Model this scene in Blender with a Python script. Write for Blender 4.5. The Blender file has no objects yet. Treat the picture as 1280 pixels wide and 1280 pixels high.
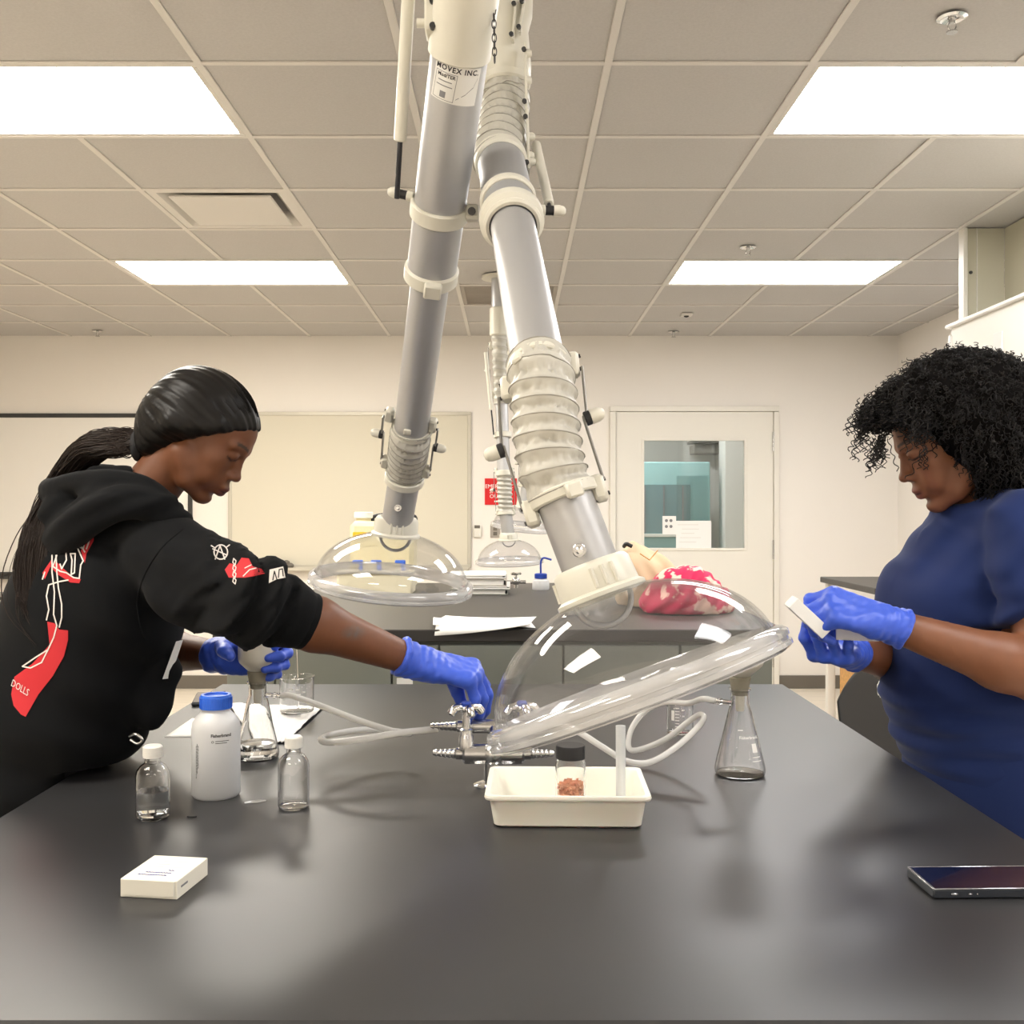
import bpy, bmesh, math, random
import numpy as np
from mathutils import Vector, Matrix, noise
from mathutils.bvhtree import BVHTree
random.seed(7)
rng = np.random.default_rng(7)
V = Vector
R = math.radians
sc = bpy.context.scene
col = sc.collection

# ------------------------------------------------------------------ camera
F_PX, CAM_Z = 1300.0, 1.36          # focal length in pixels of the 1280 frame, eye height
HOR, CEN = 638.0, 640.0             # horizon row and vanishing column measured in the photograph
cam_d = bpy.data.cameras.new('camera')
cam = bpy.data.objects.new('camera', cam_d)
col.objects.link(cam)
cam.location = (0, 0, CAM_Z)
cam.rotation_euler = (R(90), 0, 0)
cam_d.sensor_width = 36
cam_d.lens = 36 * F_PX / 1280
cam_d.shift_y = -2 / 1280
cam_d.clip_start = 0.05
sc.camera = cam

# ------------------------------------------------------------------ world, exposure
w = bpy.data.worlds.new('world')
sc.world = w
w.use_nodes = True
w.node_tree.nodes['Background'].inputs[0].default_value = (0.8, 0.85, 0.9, 1)
w.node_tree.nodes['Background'].inputs[1].default_value = 0.15
sc.view_settings.view_transform = 'Standard'
sc.view_settings.look = 'None'
sc.view_settings.gamma = 1
sc.view_settings.use_curve_mapping = False
sc.view_settings.exposure = 0.0
LIGHT_ROWS = {0: 25.0, 4: 27.0, -4: 18.0, -8: 15.0}      # panel strength by ceiling row (set unequal to balance near and far brightness)
LIGHT_WARM = (1.0, 0.94, 0.84)
LIGHT_COOL = (1.0, 0.985, 0.975)

sc.cycles.max_bounces = 10
sc.cycles.transparent_max_bounces = 24
sc.cycles.transmission_bounces = 10
sc.cycles.caustics_reflective = False
sc.cycles.blur_glossy = 1.0

# ------------------------------------------------------------------ measures
BZ, B2Z, CEIL = 0.915, 1.026, 2.693


def W(px, py, Y):
    return V(((px - CEN) * Y / F_PX, Y, CAM_Z - (py - HOR) * Y / F_PX))


def ON(px, py, z=BZ):
    Y = F_PX * (CAM_Z - z) / (py - HOR)
    return V(((px - CEN) * Y / F_PX, Y, z))


# ------------------------------------------------------------------ materials
def lin(c):
    if isinstance(c, str):
        c = tuple(int(c[i:i + 2], 16) / 255 for i in (0, 2, 4))
        return tuple(x / 12.92 if x <= 0.04045 else ((x + 0.055) / 1.055) ** 2.4 for x in c)
    return c


def mat(name, c, rough=0.5, metal=0.0, spec=0.5, bump=0.0, bscale=200.0, var=0.0, vscale=8.0, stretch=None,
        trans=0.0, ior=1.47, emit=0.0, sheen=0.0, coat=0.0, attr=None, sss=0.0, rvar=0.0, bdist=0.001, hue=None):
    m = bpy.data.materials.new(name)
    m.use_nodes = True
    nt = m.node_tree
    b = nt.nodes['Principled BSDF']
    c = lin(c)
    b.inputs['Base Color'].default_value = (*c, 1)
    b.inputs['Roughness'].default_value = rough
    b.inputs['Metallic'].default_value = metal
    b.inputs['Specular IOR Level'].default_value = spec
    b.inputs['IOR'].default_value = ior
    b.inputs['Transmission Weight'].default_value = trans
    b.inputs['Sheen Weight'].default_value = sheen
    b.inputs['Coat Weight'].default_value = coat
    if sss:
        b.inputs['Subsurface Weight'].default_value = sss
        b.inputs['Subsurface Radius'].default_value = (0.008, 0.003, 0.0015)
        b.inputs['Subsurface Scale'].default_value = 1.0
    if emit:
        b.inputs['Emission Color'].default_value = (*c, 1)
        b.inputs['Emission Strength'].default_value = emit
    tc = nt.nodes.new('ShaderNodeTexCoord')
    mp = nt.nodes.new('ShaderNodeMapping')
    nt.links.new(tc.outputs['Object'], mp.inputs[0])
    if stretch:
        mp.inputs['Scale'].default_value = stretch
    src = None
    if attr:
        a = nt.nodes.new('ShaderNodeAttribute')
        a.attribute_name = attr
        src = a.outputs['Color']
    if var or hue:
        n = nt.nodes.new('ShaderNodeTexNoise')
        n.inputs['Scale'].default_value = vscale
        n.inputs['Detail'].default_value = 5
        nt.links.new(mp.outputs[0], n.inputs['Vector'])
        mx = nt.nodes.new('ShaderNodeMix')
        mx.data_type = 'RGBA'
        mx.blend_type = 'MIX' if hue else 'MULTIPLY'
        if hue:
            rp = nt.nodes.new('ShaderNodeValToRGB')
            rp.color_ramp.elements[0].position = 0.53
            rp.color_ramp.elements[1].position = 0.58
            nt.links.new(n.outputs['Fac'], rp.inputs[0])
            nt.links.new(rp.outputs[0], mx.inputs['Factor'])
            mx.inputs[6].default_value = (*c, 1)
            mx.inputs[7].default_value = (*lin(hue), 1)
        else:
            mx.inputs['Factor'].default_value = 1.0
            mr = nt.nodes.new('ShaderNodeMapRange')
            mr.inputs['From Min'].default_value = 0.25
            mr.inputs['From Max'].default_value = 0.75
            mr.inputs['To Min'].default_value = 1 - var
            mr.inputs['To Max'].default_value = 1 + var
            nt.links.new(n.outputs['Fac'], mr.inputs['Value'])
            if src:
                nt.links.new(src, mx.inputs[6])
            else:
                mx.inputs[6].default_value = (*c, 1)
            nt.links.new(mr.outputs[0], mx.inputs[7])
        src = mx.outputs[2]
    if src:
        nt.links.new(src, b.inputs['Base Color'])
    if rvar:
        n2 = nt.nodes.new('ShaderNodeTexNoise')
        n2.inputs['Scale'].default_value = 3.0
        n2.inputs['Detail'].default_value = 6
        nt.links.new(tc.outputs['Object'], n2.inputs['Vector'])
        m2 = nt.nodes.new('ShaderNodeMapRange')
        m2.inputs['From Min'].default_value = 0.3
        m2.inputs['From Max'].default_value = 0.7
        m2.inputs['To Min'].default_value = rough - rvar
        m2.inputs['To Max'].default_value = rough + rvar
        nt.links.new(n2.outputs['Fac'], m2.inputs['Value'])
        nt.links.new(m2.outputs[0], b.inputs['Roughness'])
    if bump:
        n3 = nt.nodes.new('ShaderNodeTexNoise')
        n3.inputs['Scale'].default_value = bscale
        n3.inputs['Detail'].default_value = 4
        nt.links.new(mp.outputs[0], n3.inputs['Vector'])
        bp = nt.nodes.new('ShaderNodeBump')
        bp.inputs['Strength'].default_value = bump
        bp.inputs['Distance'].default_value = bdist
        nt.links.new(n3.outputs['Fac'], bp.inputs['Height'])
        nt.links.new(bp.outputs[0], b.inputs['Normal'])
    return m


def thin_clear(name, tint=(0.95, 0.955, 0.96), rough=0.02, f0=0.04, haze=0.0, gain=1.0):
    """thin clear sheet: lets light straight through, mirrors more towards grazing angles (Schlick)"""
    m = bpy.data.materials.new(name)
    m.use_nodes = True
    nt = m.node_tree
    nt.nodes.remove(nt.nodes['Principled BSDF'])
    out = nt.nodes['Material Output']
    tr = nt.nodes.new('ShaderNodeBsdfTransparent')
    tr.inputs[0].default_value = (*tint, 1)
    gl = nt.nodes.new('ShaderNodeBsdfGlossy')
    gl.inputs['Roughness'].default_value = rough
    lw = nt.nodes.new('ShaderNodeLayerWeight')
    lw.inputs[0].default_value = 0.5
    pw = nt.nodes.new('ShaderNodeMath')
    pw.operation = 'POWER'
    pw.inputs[1].default_value = 5.0
    nt.links.new(lw.outputs['Facing'], pw.inputs[0])
    ma = nt.nodes.new('ShaderNodeMath')
    ma.operation = 'MULTIPLY_ADD'
    ma.use_clamp = True
    ma.inputs[1].default_value = (1 - f0) * gain
    ma.inputs[2].default_value = f0
    nt.links.new(pw.outputs[0], ma.inputs[0])
    mx = nt.nodes.new('ShaderNodeMixShader')
    nt.links.new(ma.outputs[0], mx.inputs[0])
    last = tr.outputs[0]
    if haze:
        df = nt.nodes.new('ShaderNodeBsdfDiffuse')
        df.inputs[0].default_value = (0.9, 0.9, 0.9, 1)
        m1 = nt.nodes.new('ShaderNodeMixShader')
        m1.inputs[0].default_value = haze
        nt.links.new(tr.outputs[0], m1.inputs[1])
        nt.links.new(df.outputs[0], m1.inputs[2])
        last = m1.outputs[0]
    nt.links.new(last, mx.inputs[1])
    nt.links.new(gl.outputs[0], mx.inputs[2])
    nt.links.new(mx.outputs[0], out.inputs[0])
    return m


M = {}
M['wall'] = mat('wall_paint', 'F1ECE5', 0.75, bump=0.05, bscale=300)
M['ceiling'] = mat('ceiling_tile', 'C1BEBB', 0.9, bump=0.25, bscale=260, var=0.05, vscale=120, bdist=0.002)
M['tbar'] = mat('grid_bar_paint', 'DAD6D0', 0.6)
M['floor'] = mat('floor_vinyl', 'E4DACA', 0.4, var=0.08, vscale=3, stretch=(1, 6, 1))
M['base'] = mat('baseboard_rubber', '6E685F', 0.6)
M['epoxy'] = mat('black_epoxy_top', (0.03, 0.03, 0.032), 0.36, spec=0.5)
M['epoxy2'] = mat('grey_epoxy_top', (0.045, 0.041, 0.038), 0.42, spec=0.5)
M['cab'] = mat('cabinet_grey', '84877F', 0.5)
M['cabwhite'] = mat('cabinet_white', 'E6E3DA', 0.45)
M['dark'] = mat('dark_plastic', (0.015, 0.015, 0.017), 0.45)
M['alu'] = mat('anodised_aluminium', (0.48, 0.48, 0.485), 0.42, metal=0.5, bump=0.02, bscale=90, stretch=(1, 1, 1))
M['aludark'] = mat('dark_aluminium', (0.42, 0.425, 0.435), 0.45, metal=0.45)
M['cream'] = mat('cream_plastic', 'D9D6C9', 0.4)
M['fabric'] = mat('bellows_fabric', 'BFBCB2', 0.4, bump=0.12, bscale=60)
M['wire'] = mat('bellows_wire', '9C998F', 0.5)
M['steel'] = mat('steel', (0.6, 0.6, 0.6), 0.25, metal=1.0)
M['barsteel'] = mat('bracket_bar', (0.30, 0.29, 0.27), 0.4, metal=0.8)
M['chrome'] = mat('chrome', (0.78, 0.78, 0.78), 0.09, metal=1.0)
M['bolt'] = mat('bolt_dark', (0.08, 0.08, 0.08), 0.35, metal=0.8)
M['clear'] = thin_clear('clear_acrylic', (0.97, 0.97, 0.975), 0.02, 0.04, 0.012, 0.6)
M['clearrim'] = thin_clear('clear_acrylic_rim', (0.95, 0.95, 0.955), 0.06, 0.14, 0.32, 0.9)
M['pane'] = thin_clear('window_glass', (0.90, 0.94, 0.94), 0.01, 0.05)
M['glass'] = mat('lab_glass', (1, 1, 1), 0.0, trans=1.0, ior=1.47)
M['water'] = mat('clear_liquid', (0.97, 0.99, 1.0), 0.0, trans=1.0, ior=1.33)
M['hdpe'] = mat('milky_polyethylene', (0.96, 0.965, 0.975), 0.35, trans=0.38)
M['hdpe_liquid'] = mat('milky_liquid', (0.58, 0.70, 0.86), 0.3)
M['hose'] = mat('clear_tubing', (0.95, 0.945, 0.92), 0.12, trans=0.5, ior=1.2)
M['softtube'] = mat('translucent_tube', (0.93, 0.94, 0.94), 0.3, trans=0.45, ior=1.15)
M['whitecap'] = mat('white_cap', 'F0EEE8', 0.4)
M['bluecap'] = mat('blue_cap', '2F6BE0', 0.4)
M['navycap'] = mat('navy_cap', '1F3F9E', 0.4)
M['paper'] = mat('paper', 'F3F2EF', 0.8)
M['paper2'] = mat('paper_shade', 'E4E3DE', 0.8)
M['card'] = mat('box_card', 'EFEBDD', 0.7)
M['porcelain'] = mat('porcelain', 'DAD6C9', 0.3)
M['rubber'] = mat('stopper_rubber', '8E8878', 0.7)
M['tray'] = mat('tray_plastic', 'F3F0E4', 0.4, sss=0.1)
M['copper'] = mat('copper_chips', 'FFB48C', 0.45)
M['red'] = mat('red_sign', 'D8121A', 0.5)
M['white'] = mat('white_print', 'F4F2EE', 0.6)
M['ink'] = mat('black_ink', (0.02, 0.02, 0.025), 0.6)
M['grey_ink'] = mat('grey_ink', (0.22, 0.22, 0.23), 0.6)
M['blue_ink'] = mat('blue_ink', (0.12, 0.14, 0.45), 0.6)
M['board'] = mat('whiteboard', 'D9D3C2', 0.6, spec=0.2)
M['board_white'] = mat('white_board_panel', 'F1EEE8', 0.6, spec=0.2)
M['boardframe'] = mat('board_frame', 'C9C4B6', 0.4, metal=0.2)
M['wood'] = mat('wood', 'C89551', 0.5, var=0.25, vscale=5, stretch=(1, 12, 12))
M['screen'] = mat('phone_screen', (0.008, 0.010, 0.03), 0.06, coat=0.5)
M['phone'] = mat('phone_case', (0.03, 0.035, 0.045), 0.35)
M['edge'] = mat('phone_edge', (0.55, 0.56, 0.58), 0.25, metal=0.8)
M['chair'] = mat('chair_plastic', (0.028, 0.027, 0.026), 0.45, bump=0.1, bscale=600)
M['yellowjug'] = mat('yellow_jug', 'DCD2AC', 0.4)
M['yellow'] = mat('yellow_label', 'E4B62A', 0.5)
M['creambin'] = mat('cream_bin', 'E2DBBF', 0.5)
M['tbag'] = mat('beige_canvas', 'CDB596', 0.85, bump=0.3, bscale=500)
M['pink'] = mat('pink_floral_cloth', 'C4174F', 0.75, hue='EFC3B4', vscale=22, bump=0.2, bscale=400)
M['cyan'] = mat('cabinet_teal', '9CC4C4', 0.4)
M['darkteal'] = mat('cabinet_interior', '6F8C90', 0.4)
for _r, _p in LIGHT_ROWS.items():
    M['lightL%d' % _r] = mat('light_diffuser_warm', LIGHT_WARM, 0.6, emit=_p * 1.4)
    M['lightR%d' % _r] = mat('light_diffuser', LIGHT_COOL, 0.6, emit=_p * 0.9)
M['vent'] = mat('return_grille', 'A9A197', 0.6)


# ------------------------------------------------------------------ mesh building
def frame(d):
    d = V(d).normalized()
    a = V((0, 0, 1)) if abs(d.z) < 0.9 else V((1, 0, 0))
    u = d.cross(a).normalized()
    return u, d.cross(u).normalized(), d


class MB:
    def __init__(s):
        s.v, s.f = [], []

    def add(s, vs, fs):
        o = len(s.v)
        s.v += [V(p) for p in vs]
        s.f += [tuple(i + o for i in f) for f in fs]
        return s

    def box(s, c, size, bev=0.0, rot=None):
        c = V(c)
        h = [x / 2 for x in size]
        rot = rot if rot is not None else Matrix.Identity(3)
        if bev <= 0:
            vs = [c + rot @ V((x * h[0], y * h[1], z * h[2])) for x in (-1, 1) for y in (-1, 1) for z in (-1, 1)]
            fs = [(0, 1, 3, 2), (4, 6, 7, 5), (0, 4, 5, 1), (2, 3, 7, 6), (0, 2, 6, 4), (1, 5, 7, 3)]
            return s.add(vs, fs)
        bev = min(bev, min(h) * 0.95)
        vs, cs = [], [(x, y, z) for x in (-1, 1) for y in (-1, 1) for z in (-1, 1)]
        for k in cs:
            for a in range(3):
                vs.append(V([k[i] * (h[i] if i == a else h[i] - bev) for i in range(3)]))
        ix = {k: i * 3 for i, k in enumerate(cs)}
        fs = []
        for a in range(3):
            b, d = [i for i in range(3) if i != a]
            for sg in (-1, 1):
                q = []
                for (p, r) in ((-1, -1), (1, -1), (1, 1), (-1, 1)):
                    k = [0, 0, 0]
                    k[a], k[b], k[d] = sg, p, r
                    q.append(ix[tuple(k)] + a)
                fs.append(tuple(q))
            for p in (-1, 1):
                for r in (-1, 1):
                    k1, k2 = [0, 0, 0], [0, 0, 0]
                    k1[a], k2[a] = -1, 1
                    k1[b] = k2[b] = p
                    k1[d] = k2[d] = r
                    fs.append((ix[tuple(k1)] + b, ix[tuple(k2)] + b, ix[tuple(k2)] + d, ix[tuple(k1)] + d))
        for k in cs:
            fs.append((ix[k], ix[k] + 1, ix[k] + 2))
        out = []
        for f in fs:
            n = (vs[f[1]] - vs[f[0]]).cross(vs[f[2]] - vs[f[0]])
            m = sum((vs[i] for i in f), V()) / len(f)
            out.append(f if n.dot(m) > 0 else f[::-1])
        return s.add([c + rot @ p for p in vs], out)

    def lathe(s, prof, p0, axis=(0, 0, 1), n=32, closed=False, arc=None, up=None):
        """prof: list of (r, h) along axis from p0"""
        p0 = V(p0)
        u, v, d = frame(axis)
        if up is not None:
            u = (V(up) - V(up).dot(d) * d).normalized()
            v = d.cross(u)
        vs, fs = [], []
        full = arc is None
        a0, a1 = (0, 2 * math.pi) if full else arc
        m = n if full else n + 1
        for (r, h) in prof:
            for i in range(m):
                t = a0 + (a1 - a0) * i / n
                vs.append(p0 + d * h + (u * math.cos(t) + v * math.sin(t)) * max(r, 1e-5))
        k = len(prof)
        for j in range(k if closed else k - 1):
            j2 = (j + 1) % k
            for i in range(n):
                i2 = (i + 1) % m if full else i + 1
                fs.append((j * m + i, j * m + i2, j2 * m + i2, j2 * m + i))
        return s.add(vs, fs)

    def cyl(s, p0, p1, r0, r1=None, n=24, bev=0.0):
        p0, p1 = V(p0), V(p1)
        r1 = r0 if r1 is None else r1
        L = (p1 - p0).length
        if bev:
            pr = [(0, 0), (r0 - bev, 0), (r0, bev), (r1, L - bev), (r1 - bev, L), (0, L)]
        else:
            pr = [(0, 0), (r0, 0), (r1, L), (0, L)]
        return s.lathe(pr, p0, p1 - p0, n)

    def ring(s, c, axis, r, h, t=0.004, n=36, bev=0.002):
        """a band of inner radius r - t, outer r, height h, centred on c"""
        axis = V(axis).normalized()
        p = V(c) - axis * h / 2
        return s.lathe([(r - t, 0), (r - bev, 0), (r, bev), (r, h - bev), (r - bev, h), (r - t, h)], p, axis, n, closed=True)

    def tube(s, pts, r, n=10, closed=False, cap=True):
        pts = [V(p) for p in pts]
        k = len(pts)
        rs = r if hasattr(r, '__len__') else [r] * k
        T = []
        for i in range(k):
            a = pts[(i - 1) % k] if (closed or i > 0) else pts[i]
            b = pts[(i + 1) % k] if (closed or i < k - 1) else pts[i]
            T.append((b - a).normalized())
        u = frame(T[0])[0]
        vs, fs = [], []
        for i in range(k):
            u = (u - u.dot(T[i]) * T[i])
            u = u.normalized() if u.length > 1e-8 else frame(T[i])[0]
            v = T[i].cross(u)
            for j in range(n):
                a = 2 * math.pi * j / n
                vs.append(pts[i] + (u * math.cos(a) + v * math.sin(a)) * rs[i])
        for i in range(k if closed else k - 1):
            i2 = (i + 1) % k
            for j in range(n):
                j2 = (j + 1) % n
                fs.append((i * n + j, i * n + j2, i2 * n + j2, i2 * n + j))
        if cap and not closed:
            fs.append(tuple(range(n))[::-1])
            fs.append(tuple((k - 1) * n + j for j in range(n)))
        return s.add(vs, fs)

    def prism(s, poly, o, ux, uy, t):
        """flat polygon (list of 2-d points) extruded by t along ux x uy"""
        o, ux, uy = V(o), V(ux), V(uy)
        nz = ux.cross(uy).normalized() * t
        k = len(poly)
        vs = [o + ux * a + uy * b for a, b in poly] + [o + ux * a + uy * b + nz for a, b in poly]
        fs = [tuple(range(k))[::-1], tuple(range(k, 2 * k))]
        fs += [(i, (i + 1) % k, k + (i + 1) % k, k + i) for i in range(k)]
        return s.add(vs, fs)

    def ball(s, c, r, n=16, m=10, sc3=(1, 1, 1)):
        c = V(c)
        vs, fs = [], []
        for i in range(m + 1):
            t = math.pi * i / m
            for j in range(n):
                a = 2 * math.pi * j / n
                vs.append(c + V((math.sin(t) * math.cos(a) * r * sc3[0], math.sin(t) * math.sin(a) * r * sc3[1], math.cos(t) * r * sc3[2])))
        for i in range(m):
            for j in range(n):
                j2 = (j + 1) % n
                fs.append((i * n + j, i * n + n + j, i * n + n + j2, i * n + j2))
        return s.add(vs, fs)


def spline(pts, n=8, closed=False):
    pts = [V(p) for p in pts]
    k = len(pts)
    out = []
    for i in range(k if closed else k - 1):
        p0 = pts[(i - 1) % k] if (closed or i > 0) else pts[0] * 2 - pts[1]
        p1, p2 = pts[i], pts[(i + 1) % k]
        p3 = pts[(i + 2) % k] if (closed or i + 2 < k) else pts[-1] * 2 - pts[-2]
        for j in range(n):
            t = j / n
            out.append(0.5 * ((2 * p1) + (p2 - p0) * t + (2 * p0 - 5 * p1 + 4 * p2 - p3) * t * t + (3 * p1 - p0 - 3 * p2 + p3) * t ** 3))
    if not closed:
        out.append(pts[-1])
    return out


INV = {}


def tag(o, label=None, cat=None, group=None, kind=None):
    for k, v in (('label', label), ('category', cat), ('group', group), ('kind', kind)):
        if v:
            o[k] = v
    return o


def root(name, label, cat, loc=(0, 0, 0), rz=0.0, group=None, kind=None):
    o = bpy.data.objects.new(name, None)
    o.empty_display_size = 0.05
    col.objects.link(o)
    o.location = loc
    o.rotation_euler = (0, 0, rz)
    INV[o] = (Matrix.Translation(V(loc)) @ Matrix.Rotation(rz, 4, 'Z')).inverted()
    return tag(o, label, cat, group, kind)


def part(name, mb, m, parent=None, local=False, sharp=38, label=None, smooth=True, clean=False):
    """one mesh object; world-space vertices are brought into the parent's frame unless local"""
    me = bpy.data.meshes.new(name)
    inv = INV.get(parent) if parent is not None else None
    if isinstance(mb, MB):
        vs, fs = mb.v, mb.f
        if inv is not None and not local:
            vs = [inv @ p for p in vs]
        me.from_pydata([tuple(p) for p in vs], [], fs)
    else:
        vs, fs = mb
        vs = np.asarray(vs, dtype=np.float64)
        if inv is not None and not local:
            a = np.array(inv)
            vs = vs @ a[:3, :3].T + a[:3, 3]
        me.from_pydata(vs.tolist(), [], fs.tolist() if hasattr(fs, 'tolist') else fs)
    if clean:
        bm = bmesh.new()
        bm.from_mesh(me)
        bmesh.ops.remove_doubles(bm, verts=bm.verts, dist=1e-5)
        bmesh.ops.recalc_face_normals(bm, faces=bm.faces)
        bm.to_mesh(me)
        bm.free()
    if m is not None:
        me.materials.append(m if not isinstance(m, str) else M[m])
    if smooth and len(me.polygons):
        me.polygons.foreach_set('use_smooth', [True] * len(me.polygons))
        me.set_sharp_from_angle(angle=R(sharp))
    me.update()
    o = bpy.data.objects.new(name, me)
    col.objects.link(o)
    if parent is not None:
        o.parent = parent
        INV[o] = inv
    if label:
        o['label'] = label
    return o


def struct(name, mb, m, label=None, parent=None, **k):
    o = part(name, mb, m, parent, **k)
    o['kind'] = 'structure'
    if label:
        o['label'] = label
    return o


def shared(name, src, parent, loc, rz=0.0):
    o = bpy.data.objects.new(name, src.data)
    col.objects.link(o)
    o.parent = parent
    o.location = loc
    o.rotation_euler = (0, 0, rz)
    INV[o] = INV.get(parent)
    return o


def copy_tree(o, loc, rz, parent=None):
    c = o.copy()
    col.objects.link(c)
    c.parent = parent
    if parent is None:
        c.location, c.rotation_euler = loc, (0, 0, rz)
    for ch in list(o.children):
        copy_tree(ch, None, None, c)
    return c


def text_geo(body, size=1.0, align='CENTER', bold=0.0, space=1.0):
    """triangulated flat lettering, returned as (2-d points, faces)"""
    cu = bpy.data.curves.new('lettering', 'FONT')
    cu.body = body
    cu.size = size
    cu.align_x = align
    cu.align_y = 'CENTER'
    cu.space_character = space
    cu.resolution_u = 2
    cu.offset = bold * size
    o = bpy.data.objects.new('lettering', cu)
    col.objects.link(o)
    me = o.to_mesh()
    vs = [(p.co.x, p.co.y) for p in me.vertices]
    fs = [tuple(p.vertices) for p in me.polygons]
    o.to_mesh_clear()
    bpy.data.objects.remove(o)
    bpy.data.curves.remove(cu)
    return vs, fs


def lettering(name, body, size, o, ux, uy, m, parent, lift=0.0006, align='CENTER', warp=None, **k):
    vs, fs = text_geo(body, size, align, **k)
    o, ux, uy = V(o), V(ux).normalized(), V(uy).normalized()
    nz = ux.cross(uy)
    mb = MB()
    mb.add([warp(a, b) if warp else o + ux * a + uy * b + nz * lift for a, b in vs], fs)
    return part(name, mb, m, parent, smooth=False)
# ================================================================== the room
XL, XR, YB, YF = -4.3, 2.95, 7.95, -2.6
GX0, GY0, GS = -0.934, 3.097, 0.61      # one ceiling grid crossing and the grid spacing

floor = struct('floor', MB().box(((XL + XR) / 2, 4.0, -0.05), (XR - XL + 0.4, 13.4, 0.1)), 'floor', 'pale beige vinyl floor', smooth=False)
struct('wall_left', MB().box((XL - 0.06, 2.7, 1.4), (0.12, 10.9, 2.9)), 'wall', 'cream painted left wall', smooth=False)
struct('wall_right', MB().box((XR + 0.06, 2.7, 1.4), (0.12, 10.9, 2.9)), 'wall', 'cream painted right wall', smooth=False)
struct('wall_front', MB().box(((XL + XR) / 2, YF - 0.06, 1.4), (XR - XL, 0.12, 2.9)), 'wall', 'cream painted wall behind the viewer', smooth=False)
DX0, DX1, DZ = W(762, 0, YB).x, W(973, 0, YB).x, W(0, 508, YB).z
mb = MB()
mb.box(((XL + DX0) / 2, YB + 0.06, 1.4), (DX0 - XL, 0.12, 2.9))
mb.box(((XR + DX1) / 2, YB + 0.06, 1.4), (XR - DX1, 0.12, 2.9))
mb.box(((DX0 + DX1) / 2, YB + 0.06, (DZ + 2.85) / 2), (DX1 - DX0, 0.12, 2.85 - DZ))
struct('wall_back', mb, 'wall', 'cream painted back wall with the door', smooth=False)
struct('baseboard_back', MB().box(((XL + DX0) / 2, YB - 0.006, 0.05), (DX0 - XL, 0.012, 0.1), 0.003)
       .box(((XR + DX1) / 2, YB - 0.006, 0.05), (XR - DX1, 0.012, 0.1), 0.003), 'base', 'dark grey rubber baseboard', smooth=False)
struct('baseboard_left', MB().box((XL + 0.006, 2.7, 0.05), (0.012, 10.4, 0.1), 0.003), 'base', smooth=False)
struct('baseboard_right', MB().box((XR - 0.006, 2.7, 0.05), (0.012, 10.4, 0.1), 0.003), 'base', smooth=False)

# ---- ceiling: slab, tiles and bars of the grid
ceil = struct('ceiling', MB().box(((XL + XR) / 2, 2.68, CEIL + 0.09), (XR - XL + 0.2, 10.8, 0.06)), 'ceiling', 'suspended ceiling of square tiles in a grid', smooth=False)
INV[ceil] = Matrix.Identity(4)
ix0, ix1 = math.floor((XL - GX0) / GS), math.ceil((XR - GX0) / GS)
iy0, iy1 = math.floor((YF - GY0) / GS), math.ceil((YB - GY0) / GS)
LIGHTS = [(-2, 0), (3, 0), (-2, 4), (3, 4), (-2, -4), (3, -4), (-2, -8), (3, -8)]
taken = set()
for (i, j) in LIGHTS:
    taken |= {(i, j), (i + 1, j)}
DIFF, RET = (-1, 2), (1, 5)
taken |= {DIFF, RET}
tiles = {}
for i in range(ix0, ix1):
    for j in range(iy0, iy1):
        if (i, j) in taken:
            continue
        x0, x1 = max(GX0 + i * GS, XL), min(GX0 + (i + 1) * GS, XR)
        y0, y1 = max(GY0 + j * GS, YF), min(GY0 + (j + 1) * GS, YB)
        sx, sy = round(x1 - x0 - 0.006, 4), round(y1 - y0 - 0.006, 4)
        if sx < 0.03 or sy < 0.03:
            continue
        c = ((x0 + x1) / 2, (y0 + y1) / 2, CEIL + 0.012)
        if (sx, sy) in tiles:
            shared('ceiling_tile', tiles[(sx, sy)], ceil, c)
        else:
            t = part('ceiling_tile', MB().box((0, 0, 0), (sx, sy, 0.02), 0.002), 'ceiling', ceil, local=True, smooth=False)
            t.location = c
            tiles[(sx, sy)] = t
bars = {}


def grid_bar(sx, sy, c):
    k = (round(sx, 3), round(sy, 3))
    if k in bars:
        return shared('grid_bar', bars[k], ceil, c)
    bars[k] = part('grid_bar', MB().box((0, 0, 0), (sx, sy, 0.006), 0.0015), 'tbar', ceil, local=True, smooth=False)
    bars[k].location = c


for i in range(ix0, ix1 + 1):               # cross tees, one cell long, none across a light
    x = GX0 + i * GS
    if not XL < x < XR:
        continue
    for j in range(iy0, iy1):
        if (i - 1, j) in LIGHTS:
            continue
        y0, y1 = max(GY0 + j * GS, YF), min(GY0 + (j + 1) * GS, YB)
        grid_bar(0.024, y1 - y0, (x, (y0 + y1) / 2, CEIL - 0.001))
for j in range(iy0, iy1 + 1):               # main runners
    y = GY0 + j * GS
    if YF < y < YB:
        grid_bar(XR - XL, 0.022, ((XL + XR) / 2, y, CEIL - 0.0008))

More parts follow.
